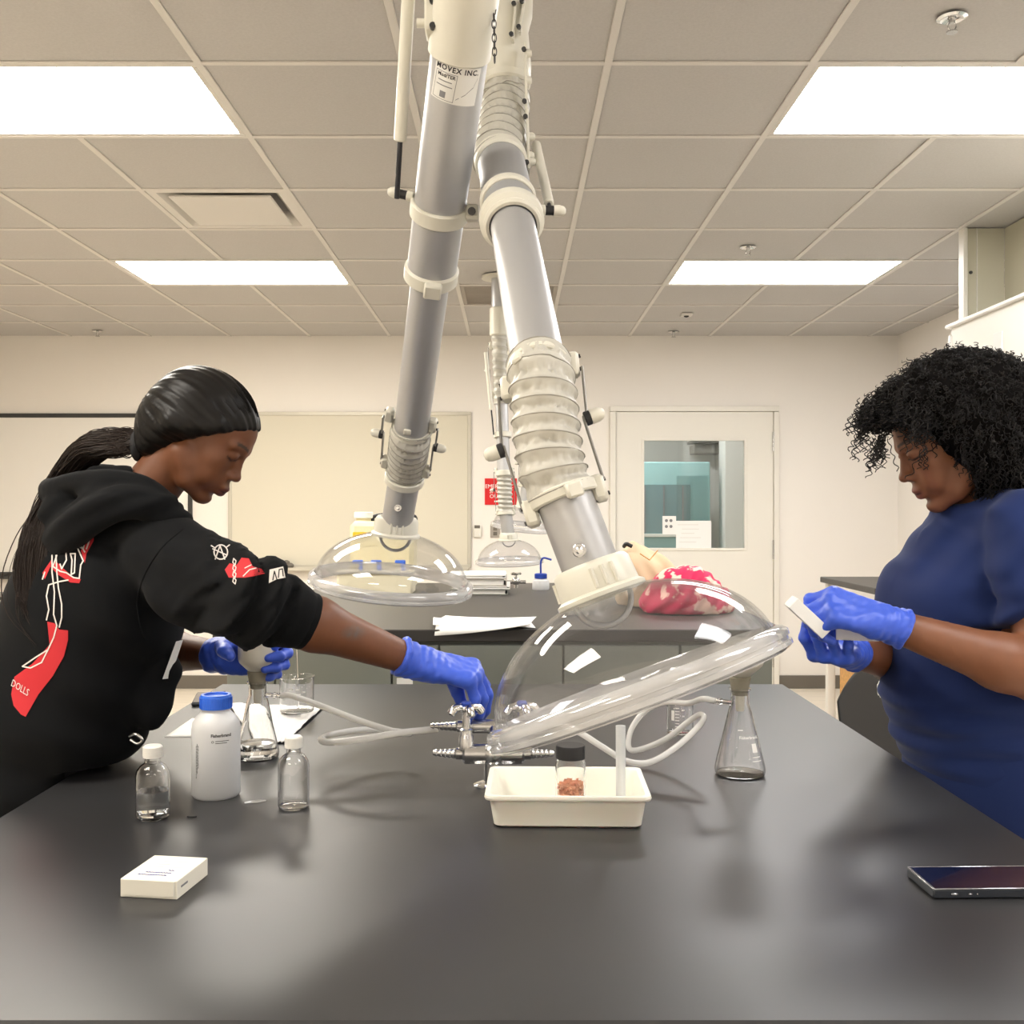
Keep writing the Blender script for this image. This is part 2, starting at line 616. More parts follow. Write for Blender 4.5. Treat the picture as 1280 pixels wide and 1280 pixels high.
# ---- ceiling lights
LB = {(-2, 0): 'bright ceiling light panel nearest at upper left', (3, 0): 'bright ceiling light panel nearest at upper right',
      (-2, 4): 'far ceiling light panel beyond the air vent on the left', (3, 4): 'far ceiling light panel above the door side',
      (-2, -4): 'ceiling light panel over the bench front on the left', (3, -4): 'ceiling light panel over the bench front on the right',
      (-2, -8): 'ceiling light panel behind the viewer on the left', (3, -8): 'ceiling light panel behind the viewer on the right'}
for (i, j) in LIGHTS:
    x0, y0 = GX0 + i * GS + 0.012, GY0 + j * GS + 0.012
    x1, y1 = x0 + 2 * GS - 0.024, y0 + GS - 0.024
    c = V(((x0 + x1) / 2, (y0 + y1) / 2, CEIL))
    t = root('ceiling_light', LB[(i, j)], 'ceiling light', c, group='recessed light panels')
    sx, sy = x1 - x0, y1 - y0
    m = MB()
    for sg in (-1, 1):
        m.box((0, sg * (sy / 2 - 0.009), 0.004), (sx, 0.018, 0.012), 0.002)
        m.box((sg * (sx / 2 - 0.009), 0, 0.004), (0.018, sy - 0.036, 0.012), 0.002)
    part('frame', m, 'tbar', t, local=True, smooth=False)
    part('diffuser', MB().box((0, 0, 0.008), (sx - 0.036, sy - 0.036, 0.006)), 'light%s%d' % ('L' if i < 0 else 'R', j), t, local=True, smooth=False)
    part('housing', MB().box((0, 0, 0.035), (sx - 0.01, sy - 0.01, 0.03)), 'tbar', t, local=True, smooth=False)

# ---- air supply diffuser: plate hanging in a dished frame
c = V((GX0 + (DIFF[0] + 0.5) * GS, GY0 + (DIFF[1] + 0.5) * GS, CEIL))
t = root('air_diffuser', 'square air supply diffuser with a white drop plate in the ceiling', 'air vent', c)
h = GS / 2 - 0.013
m = MB()
q = [(h, 0.0), (h - 0.035, 0.0), (h - 0.085, 0.055), (h - 0.085, 0.07), (h, 0.07)]
vs, fs = [], []
for (r, z) in q:
    vs += [(-r, -r, z), (r, -r, z), (r, r, z), (-r, r, z)]
for k in range(len(q)):
    k2 = (k + 1) % len(q)
    for e in range(4):
        fs.append((k * 4 + e, k2 * 4 + e, k2 * 4 + (e + 1) % 4, k * 4 + (e + 1) % 4))
m.add(vs, fs)
part('frame', m, 'tbar', t, local=True, smooth=False)
part('plate', MB().box((0, 0, -0.002), (2 * h - 0.15, 2 * h - 0.15, 0.012), 0.004), 'tbar', t, local=True, smooth=False)
part('throat', MB().box((0, 0, 0.066), (2 * h - 0.18, 2 * h - 0.18, 0.006)), 'dark', t, local=True, smooth=False)
for sx in (-1, 1):
    part('hanger', MB().box((sx * 0.15, 0.1, 0.034), (0.02, 0.02, 0.06)), 'tbar', t, local=True, smooth=False)
# ---- return grille
c = V((GX0 + (RET[0] + 0.5) * GS, GY0 + (RET[1] + 0.5) * GS, CEIL))
t = root('return_grille', 'grey perforated air return panel in the ceiling behind the arms', 'air vent', c)
m = MB()
for sg in (-1, 1):
    m.box((0, sg * (h - 0.012), 0.004), (2 * h, 0.024, 0.01), 0.002)
    m.box((sg * (h - 0.012), 0, 0.004), (0.024, 2 * h - 0.048, 0.01), 0.002)
part('frame', m, 'vent', t, local=True, smooth=False)
part('backing', MB().box((0, 0, 0.025), (2 * h, 2 * h, 0.01)), 'vent', t, local=True, smooth=False)
sl = None
for k in range(18):
    y = -h + 0.04 + k * (2 * h - 0.08) / 17
    if sl is None:
        sl = part('slat', MB().box((0, 0, 0), (2 * h - 0.05, 0.012, 0.006), 0.001), 'vent', t, local=True, smooth=False)
        sl.location = (0, y, 0.01)
    else:
        shared('slat', sl, t, (0, y, 0.01))

# ---- sprinklers and the small detector
for (px, py, lb) in ((1190, 20, 'chrome ceiling sprinkler above the nearest right light'), (935, 308, 'chrome ceiling sprinkler beside the far right light'),
                     (842, 414, 'tiny ceiling sprinkler near the back wall above the door'), (122, 413, 'tiny ceiling sprinkler near the back wall above the black framed board')):
    Y = F_PX * (CEIL - CAM_Z) / (HOR - py)
    t = root('sprinkler', lb, 'sprinkler', ((px - CEN) * Y / F_PX, Y, CEIL), group='ceiling sprinklers')
    part('escutcheon', MB().lathe([(0.012, 0), (0.036, 0), (0.04, -0.004), (0.03, -0.008), (0.02, -0.004), (0.012, -0.004)], (0, 0, -0.002), n=28, closed=True), 'chrome', t, local=True)
    part('body', MB().cyl((0, 0, -0.001), (0, 0, -0.02), 0.011, 0.008, 14), 'steel', t, local=True)
    m = MB()
    for sg in (-1, 1):
        m.tube(spline([(sg * 0.007, 0, -0.018), (sg * 0.011, 0, -0.03), (sg * 0.003, 0, -0.042)], 4), 0.002, 6)
    part('yoke', m, 'steel', t, local=True)
    part('deflector', MB().cyl((0, 0, -0.042), (0, 0, -0.045), 0.015, 0.015, 16), 'steel', t, local=True)
Y = F_PX * (CEIL - CAM_Z) / (HOR - 392)
t = root('ceiling_sensor', 'small white ceiling sensor near the far right light', 'sensor', ((858 - CEN) * Y / F_PX, Y, CEIL))
part('base', MB().box((0, 0, -0.008), (0.08, 0.08, 0.016), 0.004), 'tbar', t, local=True)
part('lens', MB().ball((0, 0, -0.016), 0.018, 14, 8, (1, 1, 0.6)), 'dark', t, local=True)

# ---- door with a glazed light, its frame, hinges and notices
x0, x1, zt = W(770, 0, YB).x, W(966, 0, YB).x, W(0, 515, YB).z
d = root('door_1', 'white door with a square window in the back wall', None, ((x0 + x1) / 2, YB, 0), kind='structure')
lx0, lx1, lz1, lz0 = W(805, 0, YB).x, W(930, 0, YB).x, W(0, 551, YB).z, W(0, 685, YB).z
m = MB()
yd = YB + 0.012
m.box(((x0 + lx0) / 2, yd, zt / 2), (lx0 - x0, 0.045, zt)).box(((x1 + lx1) / 2, yd, zt / 2), (x1 - lx1, 0.045, zt))
m.box(((lx0 + lx1) / 2, yd, (zt + lz1) / 2), (lx1 - lx0, 0.045, zt - lz1)).box(((lx0 + lx1) / 2, yd, lz0 / 2), (lx1 - lx0, 0.045, lz0))
M['doorpaint'] = mat('door_paint', 'E9E5DB', 0.45)
part('leaf', m, 'doorpaint', d, smooth=False)
part('pane', MB().box(((lx0 + lx1) / 2, yd, (lz0 + lz1) / 2), (lx1 - lx0, 0.006, lz1 - lz0)), 'pane', d, smooth=False)
m = MB()
for (a, b, c2, e) in ((lx0 - 0.02, lx0, lz0 - 0.02, lz1 + 0.02), (lx1, lx1 + 0.02, lz0 - 0.02, lz1 + 0.02), (lx0, lx1, lz1, lz1 + 0.02), (lx0, lx1, lz0 - 0.02, lz0)):
    m.box(((a + b) / 2, yd - 0.026, (c2 + e) / 2), (b - a, 0.008, e - c2), 0.002)
part('glazing_bead', m, 'doorpaint', d, smooth=False)
m = MB()
m.box(((DX0 + x0) / 2 - 0.002, YB + 0.02, zt / 2), (x0 - DX0 - 0.004, 0.1, zt), 0.002).box(((DX1 + x1) / 2 + 0.002, YB + 0.02, zt / 2), (DX1 - x1 - 0.004, 0.1, zt), 0.002)
m.box(((DX0 + DX1) / 2, YB + 0.02, (DZ + zt) / 2 + 0.002), (DX1 - DX0, 0.1, DZ - zt - 0.002), 0.002)
part('door_frame', m, 'doorpaint', d, smooth=False)
for py in (552, 687, 822):
    part('hinge', MB().cyl(W(967, py - 12, YB - 0.018), W(967, py + 12, YB - 0.018), 0.009, n=12, bev=0.002), 'steel', d)
part('lever_handle', MB().cyl((x0 + 0.07, yd - 0.02, 1.0), (x0 + 0.07, yd - 0.06, 1.0), 0.012, n=14).cyl((x0 + 0.06, yd - 0.06, 1.0), (x0 + 0.18, yd - 0.06, 1.0), 0.009, n=12, bev=0.003), 'steel', d)
pn = root('paper_notice', 'white paper notice taped inside the door window', 'notice', W(867, 685, YB + 0.02))
pa, pb = W(845, 651, YB + 0.008), W(889, 685, YB + 0.008)
part('sheet', MB().box(((pa.x + pb.x) / 2, YB + 0.0055, (pa.z + pb.z) / 2), (pb.x - pa.x, 0.0012, pa.z - pb.z)), 'paper', pn, smooth=False)
for k in range(5):
    part('text_line', MB().box((pa.x + 0.09 + 0.02 * (k % 2), YB + 0.0045, pa.z - 0.03 - k * 0.033), (0.16 - 0.03 * (k % 3), 0.0006, 0.006)), 'paper2', pn, smooth=False)
pn = root('door_placard', 'small white placard with dark symbols low in the door window', 'notice', W(835, 668, YB + 0.02))
pa, pb = W(828, 645, YB + 0.008), W(845, 668, YB + 0.008)
part('card', MB().box(((pa.x + pb.x) / 2, YB + 0.0052, (pa.z + pb.z) / 2), (pb.x - pa.x, 0.0016, pa.z - pb.z)), 'paper', pn, smooth=False)
for k in range(4):
    part('symbol', MB().cyl((pa.x + 0.03 + 0.035 * (k % 2), YB + 0.0045, pa.z - 0.035 - 0.045 * (k // 2)), (pa.x + 0.03 + 0.035 * (k % 2), YB + 0.0038, pa.z - 0.035 - 0.045 * (k // 2)), 0.012, n=12), 'grey_ink', pn)

# ---- the room beyond the door
mb = MB().box((1.3, 11.2, 1.4), (4.6, 0.1, 2.9)).box((-1.0, 9.6, 1.4), (0.1, 3.1, 2.9)).box((3.1, 9.6, 1.4), (0.1, 3.1, 2.9)).box((2.25, 9.9, 1.4), (0.5, 0.3, 2.7))
struct('wall_beyond', mb, 'wall', 'cream wall of the room seen through the door window', smooth=False)
struct('ceiling_beyond', MB().box((1.1, 9.65, 2.75), (4.3, 3.2, 0.06)), 'ceiling', 'ceiling of the room seen through the door window', smooth=False)
t = root('ceiling_light', 'ceiling light panel in the room beyond the door', 'ceiling light', (0.9, 9.3, 2.71), group='recessed light panels')
part('diffuser', MB().box((0, 0, 0), (1.2, 0.6, 0.012)), 'lightR-4', t, local=True, smooth=False)
part('frame', MB().box((0, 0, 0.008), (1.24, 0.64, 0.012)), 'tbar', t, local=True, smooth=False)
t = root('wall_unit', 'grey box unit high on the wall seen through the door window', 'air unit', W(882, 565, 10.4))
part('body', MB().box(W(882, 562, 11.0), (0.29, 0.3, 0.1), 0.01), 'vent', t, smooth=False)
part('louvre', MB().box(W(882, 553, 10.9), (0.33, 0.36, 0.025), 0.005), 'base', t, smooth=False)
t = root('safety_cabinet', 'pale teal glass fronted cabinet seen through the door window', 'cabinet', W(840, 668, 9.6))
a, b = W(780, 577, 9.8), W(889, 672, 9.8)
part('body', MB().box(((a.x + b.x) / 2, 10.2, (a.z + b.z) / 2 - 0.4), (b.x - a.x, 0.7, a.z - b.z + 0.8), 0.01), 'cyan', t, smooth=False)
part('opening', MB().box(((a.x + b.x) / 2 - 0.06, 9.845, b.z + 0.27), (b.x - a.x - 0.26, 0.01, 0.46)), 'darkteal', t, smooth=False)
part('sash', MB().box((b.x - 0.17, 9.838, b.z + 0.31), (0.3, 0.012, 0.55), 0.004), 'pane', t, smooth=False)
part('sill', MB().box(((a.x + b.x) / 2 - 0.06, 9.82, b.z + 0.02), (b.x - a.x - 0.2, 0.05, 0.03), 0.005), 'cabwhite', t, smooth=False)
for k in range(3):
    part('inner_post', MB().box((a.x + 0.2 + 0.18 * k, 9.832, b.z + 0.27), (0.012, 0.014, 0.44)), 'grey_ink', t, smooth=False)

# ---- boards and small things on the back wall
def board(name, label, px0, px1, py0, py1, fm, fw, tray=True):
    a, b = W(px0, py0, YB), W(px1, py1, YB)
    t = root(name, label, 'whiteboard', ((a.x + b.x) / 2, YB, b.z))
    cx, cz, sx, sz = (a.x + b.x) / 2, (a.z + b.z) / 2, b.x - a.x, a.z - b.z
    part('panel', MB().box((cx, YB - 0.009, cz), (sx - fw, 0.012, sz - fw)), 'board_white' if fm == 'bolt' else 'board', t, smooth=False)
    for (x, z, ww, hh) in ((cx, a.z - fw / 2, sx, fw), (cx, b.z + fw / 2, sx, fw), (a.x + fw / 2, cz, fw, sz - 2 * fw), (b.x - fw / 2, cz, fw, sz - 2 * fw)):
        part('frame_rail', MB().box((x, YB - 0.012, z), (ww, 0.022, hh), 0.003), fm, t, smooth=False)
    if tray:
        part('pen_tray', MB().box((cx, YB - 0.045, b.z - 0.012), (sx * 0.98, 0.08, 0.012), 0.003).box((cx, YB - 0.083, b.z - 0.004), (sx * 0.98, 0.006, 0.022), 0.002), fm, t, smooth=False)
    return t


board('whiteboard', 'large whiteboard in a black frame behind the woman in the hoodie', -150, 241, 517, 720, 'bolt', 0.032)
board('whiteboard', 'whiteboard in a thin pale frame left of the red sign', 286, 589, 515, 710, 'boardframe', 0.028)
t = root('eraser_cloth', 'crumpled grey cloth on the pale whiteboard tray', 'cloth', W(348, 708, YB - 0.05))
mb = MB()
for k in range(7):
    p = W(338 + 4 * k, 707 - (k % 3) * 2, YB - 0.05)
    mb.ball(p, 0.028 + 0.006 * math.sin(k * 2.1), 10, 7, (1.2, 0.7, 0.8))
part('folds', mb, 'base', t)
a, b = W(606, 598, YB), W(646, 631, YB)
t = root('emergency_sign', 'red emergency shower sign with white lettering on the back wall', 'sign', ((a.x + b.x) / 2, YB, b.z))
part('plate', MB().box(((a.x + b.x) / 2, YB - 0.004, (a.z + b.z) / 2), (b.x - a.x, 0.006, a.z - b.z), 0.001), 'red', t, smooth=False)
for k, s in enumerate(('EMERGENCY', 'SHOWER', 'OUTSIDE')):
    lettering('lettering', s, 0.042, ((a.x + b.x) / 2, YB - 0.0072, a.z - 0.062 - k * 0.038), (1, 0, 0), (0, 0, 1), 'white', t)
part('arrow', MB().prism([(-0.05, 0.006), (0.02, 0.006), (0.02, 0.014), (0.05, 0), (0.02, -0.014), (0.02, -0.006), (-0.05, -0.006)], ((a.x + b.x) / 2, YB - 0.0072, b.z + 0.026), (1, 0, 0), (0, 0, 1), 0.0006), 'white', t, smooth=False)
t = root('thermostat', 'small white thermostat beside the pale whiteboard', 'thermostat', W(597, 670, YB))
part('body', MB().box(W(597, 664, YB - 0.012), (0.062, 0.024, 0.095), 0.006), 'cabwhite', t)
part('display', MB().box(W(596.5, 658.5, YB - 0.0245), (0.042, 0.002, 0.024)), 'base', t, smooth=False)
part('button', MB().box(W(599, 668, YB - 0.0245), (0.012, 0.003, 0.014), 0.001), 'paper2', t, smooth=False)
t = root('wall_plate', 'grey steel outlet plate on the wall right of the thermostat', 'wall plate', W(619, 672, YB))
part('plate', MB().box(W(619, 664, YB - 0.004), (0.075, 0.008, 0.1), 0.002), 'vent', t)
part('socket', MB().box(W(619, 661, YB - 0.009), (0.03, 0.003, 0.028), 0.001).box(W(619, 667, YB - 0.009), (0.03, 0.003, 0.028), 0.001), 'base', t)

# ---- fume cupboard and the boxed duct above it on the right
t = root('fume_cupboard', 'tall white fume cupboard along the right wall behind the curly haired woman', 'fume cupboard', (2.5, 4.1, 0))
FX, FZ, FY1, FY0 = 2.1, 2.245, 5.0, 3.1
part('body', MB().box(((FX + 0.05 + XR - 0.02) / 2, (FY0 + FY1) / 2, FZ / 2), (XR - FX - 0.07, FY1 - FY0, FZ - 0.002), 0.004), 'cabwhite', t, smooth=False)
part('front_panel', MB().box((FX + 0.02, (FY0 + FY1) / 2, FZ - 0.25), (0.03, FY1 - FY0 - 0.02, 0.48), 0.006), 'cabwhite', t, smooth=False)
part('top_trim', MB().box((FX + 0.015, (FY0 + FY1) / 2, FZ - 0.004), (0.06, FY1 - FY0 + 0.02, 0.018), 0.004), 'white', t, smooth=False)
part('sash', MB().box((FX + 0.03, (FY0 + FY1) / 2, 1.4), (0.012, FY1 - FY0 - 0.3, 0.7), 0.003), 'pane', t, smooth=False)
part('worktop', MB().box((FX + 0.06, (FY0 + FY1) / 2, 0.91), (0.14, FY1 - FY0, 0.04), 0.006), 'epoxy', t, smooth=False)
part('end_trim', MB().box((FX + 0.012, FY1 - 0.01, FZ / 2 - 0.02), (0.03, 0.03, FZ - 0.05), 0.004), 'white', t, smooth=False)
for k in range(3):
    part('control_plate', MB().box((FX + 0.003, 3.4 + 0.55 * k, 2.07), (0.008, 0.08, 0.12), 0.002), 'paper2', t, smooth=False)
M['duct'] = mat('duct_paint', 'C6C2AE', 0.6)
t = root('duct_enclosure', 'pale green grey boxed duct between fume cupboard and ceiling', 'duct', (2.5, 4.0, FZ))
z0, z1 = FZ + 0.007, CEIL - 0.004
part('end_panel', MB().box((2.22, 4.915, (z0 + z1) / 2), (0.2, 0.03, z1 - z0), 0.002), 'duct', t, smooth=False)
part('corner_strip', MB().box((2.128, 4.905, (z0 + z1) / 2), (0.02, 0.06, z1 - z0), 0.003), 'cabwhite', t, smooth=False)
part('side_panel', MB().box((2.335, 4.0, (z0 + z1) / 2), (0.03, 1.8, z1 - z0), 0.002), 'duct', t, smooth=False)
part('seam_trim', MB().box((2.19, 4.898, (z0 + z1) / 2), (0.004, 0.006, z1 - z0)), 'cabwhite', t, smooth=False)
part('screw', MB().cyl((2.16, 4.899, 2.48), (2.16, 4.893, 2.48), 0.008, n=12), 'bolt', t)
# ================================================================== benches
def bench(name, label, x0, x1, y0, y1, z, top, drawers):
    t = root(name, label, 'lab bench', ((x0 + x1) / 2, (y0 + y1) / 2, 0))
    th = 0.034
    part('worktop', MB().box(((x0 + x1) / 2, (y0 + y1) / 2, z - th / 2), (x1 - x0, y1 - y0, th), 0.003), top, t, smooth=False)
    cx0, cx1, cy0, cy1 = x0 + 0.04, x1 - 0.04, y0 + 0.03, y1 - 0.03
    part('carcass', MB().box(((cx0 + cx1) / 2, (cy0 + cy1) / 2, (z - th + 0.1) / 2 - 0.0005), (cx1 - cx0, cy1 - cy0, z - th - 0.101)), 'cab', t, smooth=False)
    part('toe_kick', MB().box(((cx0 + cx1) / 2, (cy0 + cy1) / 2, 0.05), (cx1 - cx0 - 0.1, cy1 - cy0 - 0.1, 0.1)), 'dark', t, smooth=False)
    zt = z - th - 0.012
    for (a, b, lock) in drawers:
        dr = part('drawer_front', MB().box(((a + b) / 2, cy0 - 0.009, zt - 0.075), (b - a - 0.005, 0.018, 0.15), 0.002), 'cab', t, smooth=False)
        if lock:
            part('lock', MB().cyl(((a + b) / 2 + 0.015, cy0 - 0.018, zt - 0.03), ((a + b) / 2 + 0.015, cy0 - 0.024, zt - 0.03), 0.011, n=18, bev=0.002), 'steel', dr)
            part('card_holder', MB().box(((a + b) / 2 - 0.03, cy0 - 0.02, zt - 0.1), (0.045, 0.004, 0.018), 0.001), 'paper', dr, smooth=False)
            part('pull', MB().tube(spline([((a + b) / 2 - 0.035, cy0 - 0.018, zt - 0.07), ((a + b) / 2 - 0.03, cy0 - 0.035, zt - 0.07), ((a + b) / 2 + 0.03, cy0 - 0.035, zt - 0.07), ((a + b) / 2 + 0.035, cy0 - 0.018, zt - 0.07)], 4), 0.004, 8), 'steel', dr)
        do = part('cupboard_door', MB().box(((a + b) / 2, cy0 - 0.009, (zt - 0.155 + 0.11) / 2), (b - a - 0.005, 0.018, zt - 0.155 - 0.11), 0.002), 'cab', t, smooth=False)
        part('door_pull', MB().tube(spline([(b - 0.04, cy0 - 0.018, zt - 0.22), (b - 0.04, cy0 - 0.036, zt - 0.225), (b - 0.04, cy0 - 0.036, zt - 0.295), (b - 0.04, cy0 - 0.018, zt - 0.3)], 4), 0.004, 8), 'steel', do)
    return t


BX0, BX1, BY0, BY1 = -0.744, 0.695, 0.905, 2.666
bench('lab_bench', 'black topped lab bench in the foreground with the glassware', BX0, BX1, BY0, BY1, BZ, 'epoxy',
      [(-0.70, -0.24, 0), (-0.24, 0.22, 0), (0.22, 0.65, 0)])
px2x = lambda p: (p - CEN) * 2.93 / F_PX
bx = [px2x(p) for p in (283, 344, 490, 549, 704, 850, 966)]
bench('lab_bench', 'taller black topped bench with grey drawers in the middle of the room', -0.84, 0.775, 2.914, 4.476, B2Z, 'epoxy2',
      [(bx[k], bx[k + 1], k == 2) for k in range(6)])
bench('lab_bench', 'third lab bench at the back mostly hidden by the taller bench', -0.8, 0.8, 5.0, 6.6, 0.90, 'epoxy2', [(-0.75, -0.25, 0), (-0.25, 0.25, 0), (0.25, 0.75, 0)])

# ---- table along the right, desk and stool on the left
def table(name, label, cat, x0, x1, y0, y1, z, top, leg, th=0.03):
    t = root(name, label, cat, ((x0 + x1) / 2, (y0 + y1) / 2, 0))
    part('tabletop', MB().box(((x0 + x1) / 2, (y0 + y1) / 2, z - th / 2), (x1 - x0, y1 - y0, th), 0.004), top, t, smooth=False)
    for x in (x0 + 0.05, x1 - 0.05):
        for y in (y0 + 0.05, y1 - 0.05):
            part('leg', MB().box((x, y, (z - th) / 2), (0.05, 0.05, z - th), 0.004), leg, t, smooth=False)
    return t


t = table('side_table', 'grey topped table by the right wall behind the blue gloves', 'table', 1.955, 2.9, 5.6, 6.6, 0.94, 'epoxy2', 'cabwhite', 0.035)
t = root('wooden_cabinet', 'low honey coloured wooden cabinet under the grey topped table', 'cabinet', (2.4, 6.1, 0))
part('body', MB().box((2.4, 6.1, 0.27), (0.8, 0.5, 0.5), 0.006), 'wood', t, smooth=False)
part('cabinet_top', MB().box((2.4, 6.1, 0.53), (0.84, 0.54, 0.024), 0.004), 'wood', t, smooth=False)
for k in (-1, 1):
    dd = part('cabinet_door', MB().box((2.4 + k * 0.2, 5.84, 0.27), (0.38, 0.02, 0.44), 0.003), 'wood', t, smooth=False)
    part('knob', MB().ball((2.4 + k * 0.04, 5.82, 0.3), 0.012, 10, 8), 'steel', dd)
t = table('desk', 'honey coloured wooden desk far left behind the long ponytail', 'desk', -4.1, -2.62, 5.7, 6.4, 0.745, 'wood', 'wood', 0.03)
part('apron', MB().box((-3.36, 5.735, 0.66), (1.4, 0.02, 0.13), 0.003), 'wood', t, smooth=False)
part('apron', MB().box((-2.66, 6.05, 0.66), (0.02, 0.62, 0.13), 0.003), 'wood', t, smooth=False)
t = root('printer', 'grey and black printer on the wooden desk at the far left', 'printer', (-3.1, 6.05, 0.745))
part('body', MB().box((-3.1, 6.05, 0.80), (0.55, 0.4, 0.105), 0.012), 'vent', t, smooth=False)
part('lid', MB().box((-3.1, 6.06, 0.862), (0.53, 0.36, 0.018), 0.006), 'bolt', t, smooth=False)
part('paper_tray', MB().box((-3.1, 5.83, 0.775), (0.3, 0.07, 0.014), 0.004), 'dark', t, smooth=False)
t = root('stool', 'black seated stool in front of the wooden desk', 'stool', (-2.62, 5.2, 0))
part('seat', MB().lathe([(0, 0.6), (0.17, 0.6), (0.19, 0.62), (0.19, 0.65), (0.17, 0.67), (0, 0.672)], (-2.62, 5.2, 0), n=32), 'chair', t)
for k in range(4):
    a = R(45 + 90 * k)
    part('leg', MB().cyl((-2.62 + 0.11 * math.cos(a), 5.2 + 0.11 * math.sin(a), 0.6), (-2.62 + 0.21 * math.cos(a), 5.2 + 0.21 * math.sin(a), 0), 0.012, n=10), 'steel', t)
part('foot_ring', MB().tube([(-2.62 + 0.175 * math.cos(R(a)), 5.2 + 0.175 * math.sin(R(a)), 0.22) for a in range(0, 360, 12)], 0.008, 8, closed=True), 'steel', t)

# ---- black shell chair on the right
CX, CY = 1.18, 3.05
t = root('shell_chair', 'black plastic shell chair with an oval grip hole beside the bench', 'chair', (CX, CY, 0))
nu, nv, hw, z0, z1 = 72, 56, 0.215, 0.47, 0.915
vs, fs, keep = [], [], {}
g = []
for j in range(nv + 1):
    for i in range(nu + 1):
        a, b = 2 * i / nu - 1, j / nv
        wd = hw * (1 - 0.06 * (1 - b)) * (1 - 0.0 * b)
        top = z1 - 0.12 * abs(a) ** 3.0
        z = z0 + (top - z0) * b
        y = CY + 0.0 + 0.10 * b - 0.07 * a * a
        g.append(V((CX + a * wd, y, z)))
for j in range(nv):
    for i in range(nu):
        a, b = 2 * (i + 0.5) / nu - 1, (j + 0.5) / nv
        if ((a - 0.0) / 0.40) ** 2 + ((b - 0.80) / 0.10) ** 2 < 1:
            continue
        fs.append((j * (nu + 1) + i, j * (nu + 1) + i + 1, (j + 1) * (nu + 1) + i + 1, (j + 1) * (nu + 1) + i))
mb = MB()
mb.add(g, fs)
bk = part('backrest', mb, 'chair', t)
s_ = bk.modifiers.new('thick', 'SOLIDIFY')
s_.thickness = 0.012
s_ = bk.modifiers.new('soft', 'SUBSURF')
s_.levels = s_.render_levels = 1
mb = MB()
g, fs = [], []
for j in range(13):
    for i in range(17):
        a, b = 2 * i / 16 - 1, j / 12
        g.append(V((CX + a * 0.205, CY + 0.02 - 0.42 * b, 0.46 + 0.02 * a * a - 0.015 * math.sin(b * math.pi) + (0.03 * (1 - b / 0.15) if b < 0.15 else 0) - (0.03 * ((b - 0.85) / 0.15) ** 2 if b > 0.85 else 0))))
fs = [(j * 17 + i, j * 17 + i + 1, (j + 1) * 17 + i + 1, (j + 1) * 17 + i) for j in range(12) for i in range(16)]
mb.add(g, fs)
bk = part('seat', mb, 'chair', t)
s_ = bk.modifiers.new('thick', 'SOLIDIFY')
s_.thickness = 0.012
for sx in (-1, 1):
    for sy in (-1, 1):
        part('leg', MB().cyl((CX + sx * 0.15, CY - 0.18 + sy * 0.13, 0.448), (CX + sx * 0.21, CY - 0.18 + sy * 0.2, 0), 0.011, n=10), 'steel', t)
    part('leg_brace', MB().cyl((CX + sx * 0.15, CY - 0.33, 0.44), (CX + sx * 0.15, CY - 0.03, 0.44), 0.01, n=10), 'steel', t)
# ================================================================== extraction arms
def bellows(path, r, ridges, seed=0, amp=0.085, na=80):
    """creased fabric sleeve on a bent path, with a spiral of wire showing through"""
    pts = spline(path, 16)
    k = ridges * 11
    L = [0]
    for a, b in zip(pts, pts[1:]):
        L.append(L[-1] + (b - a).length)

    def at(s):
        s = max(0, min(1, s)) * L[-1]
        for i in range(len(pts) - 1):
            if L[i + 1] >= s - 1e-9:
                f = (s - L[i]) / max(L[i + 1] - L[i], 1e-9)
                return pts[i].lerp(pts[i + 1], f), (pts[i + 1] - pts[i]).normalized()
        return pts[-1], (pts[-1] - pts[-2]).normalized()
    u = frame(at(0)[1])[0]
    vs, fs, hel = [], [], []
    for i in range(k + 1):
        s = i / k
        p, T = at(s)
        u = (u - u.dot(T) * T).normalized()
        v = T.cross(u)
        for j in range(na):
            a = 2 * math.pi * j / na
            ph = s * ridges * 2 * math.pi + a * 1.0
            n1 = noise.noise(V((math.cos(a) * 2.2, math.sin(a) * 2.2, s * ridges * 0.9 + seed)))
            n2 = noise.noise(V((math.cos(a) * 5 + s * 9, math.sin(a) * 5, s * ridges * 0.5 + seed + 9)))
            n3 = 0.55 - 2.2 * abs(noise.noise(V((math.cos(a) * 4.5 + s * 9, math.sin(a) * 4.5 - s * 7, s * ridges * 0.8 + seed + 3)))) - 1.2 * abs(noise.noise(V((math.cos(a) * 9 - s * 9, math.sin(a) * 9, s * ridges * 1.7 + seed))))
            rr = r * (1 + amp * (math.cos(ph) - 1) * 0.6 + amp * (0.8 * n2 + 1.0 * n3) * (0.5 - 0.5 * math.cos(ph)) + 0.025 * n1)
            e = min(s, 1 - s) * k
            if e < 2:
                rr = r * 0.97
            vs.append(p + (u * math.cos(a) + v * math.sin(a)) * rr)
    for i in range(k):
        for j in range(na):
            j2 = (j + 1) % na
            fs.append((i * na + j, i * na + j2, (i + 1) * na + j2, (i + 1) * na + j))
    u = frame(at(0)[1])[0]
    hn = ridges * 28
    for i in range(hn + 1):
        s = 0.03 + 0.94 * i / hn
        p, T = at(s)
        u = (u - u.dot(T) * T).normalized()
        v = T.cross(u)
        a = -s * ridges * 2 * math.pi
        hel.append(p + (u * math.cos(a) + v * math.sin(a)) * r * 1.005)
    cloth, coil = MB(), MB()
    cloth.add(vs, fs)
    coil.tube(hel, r * 0.022, 5)
    return cloth, coil


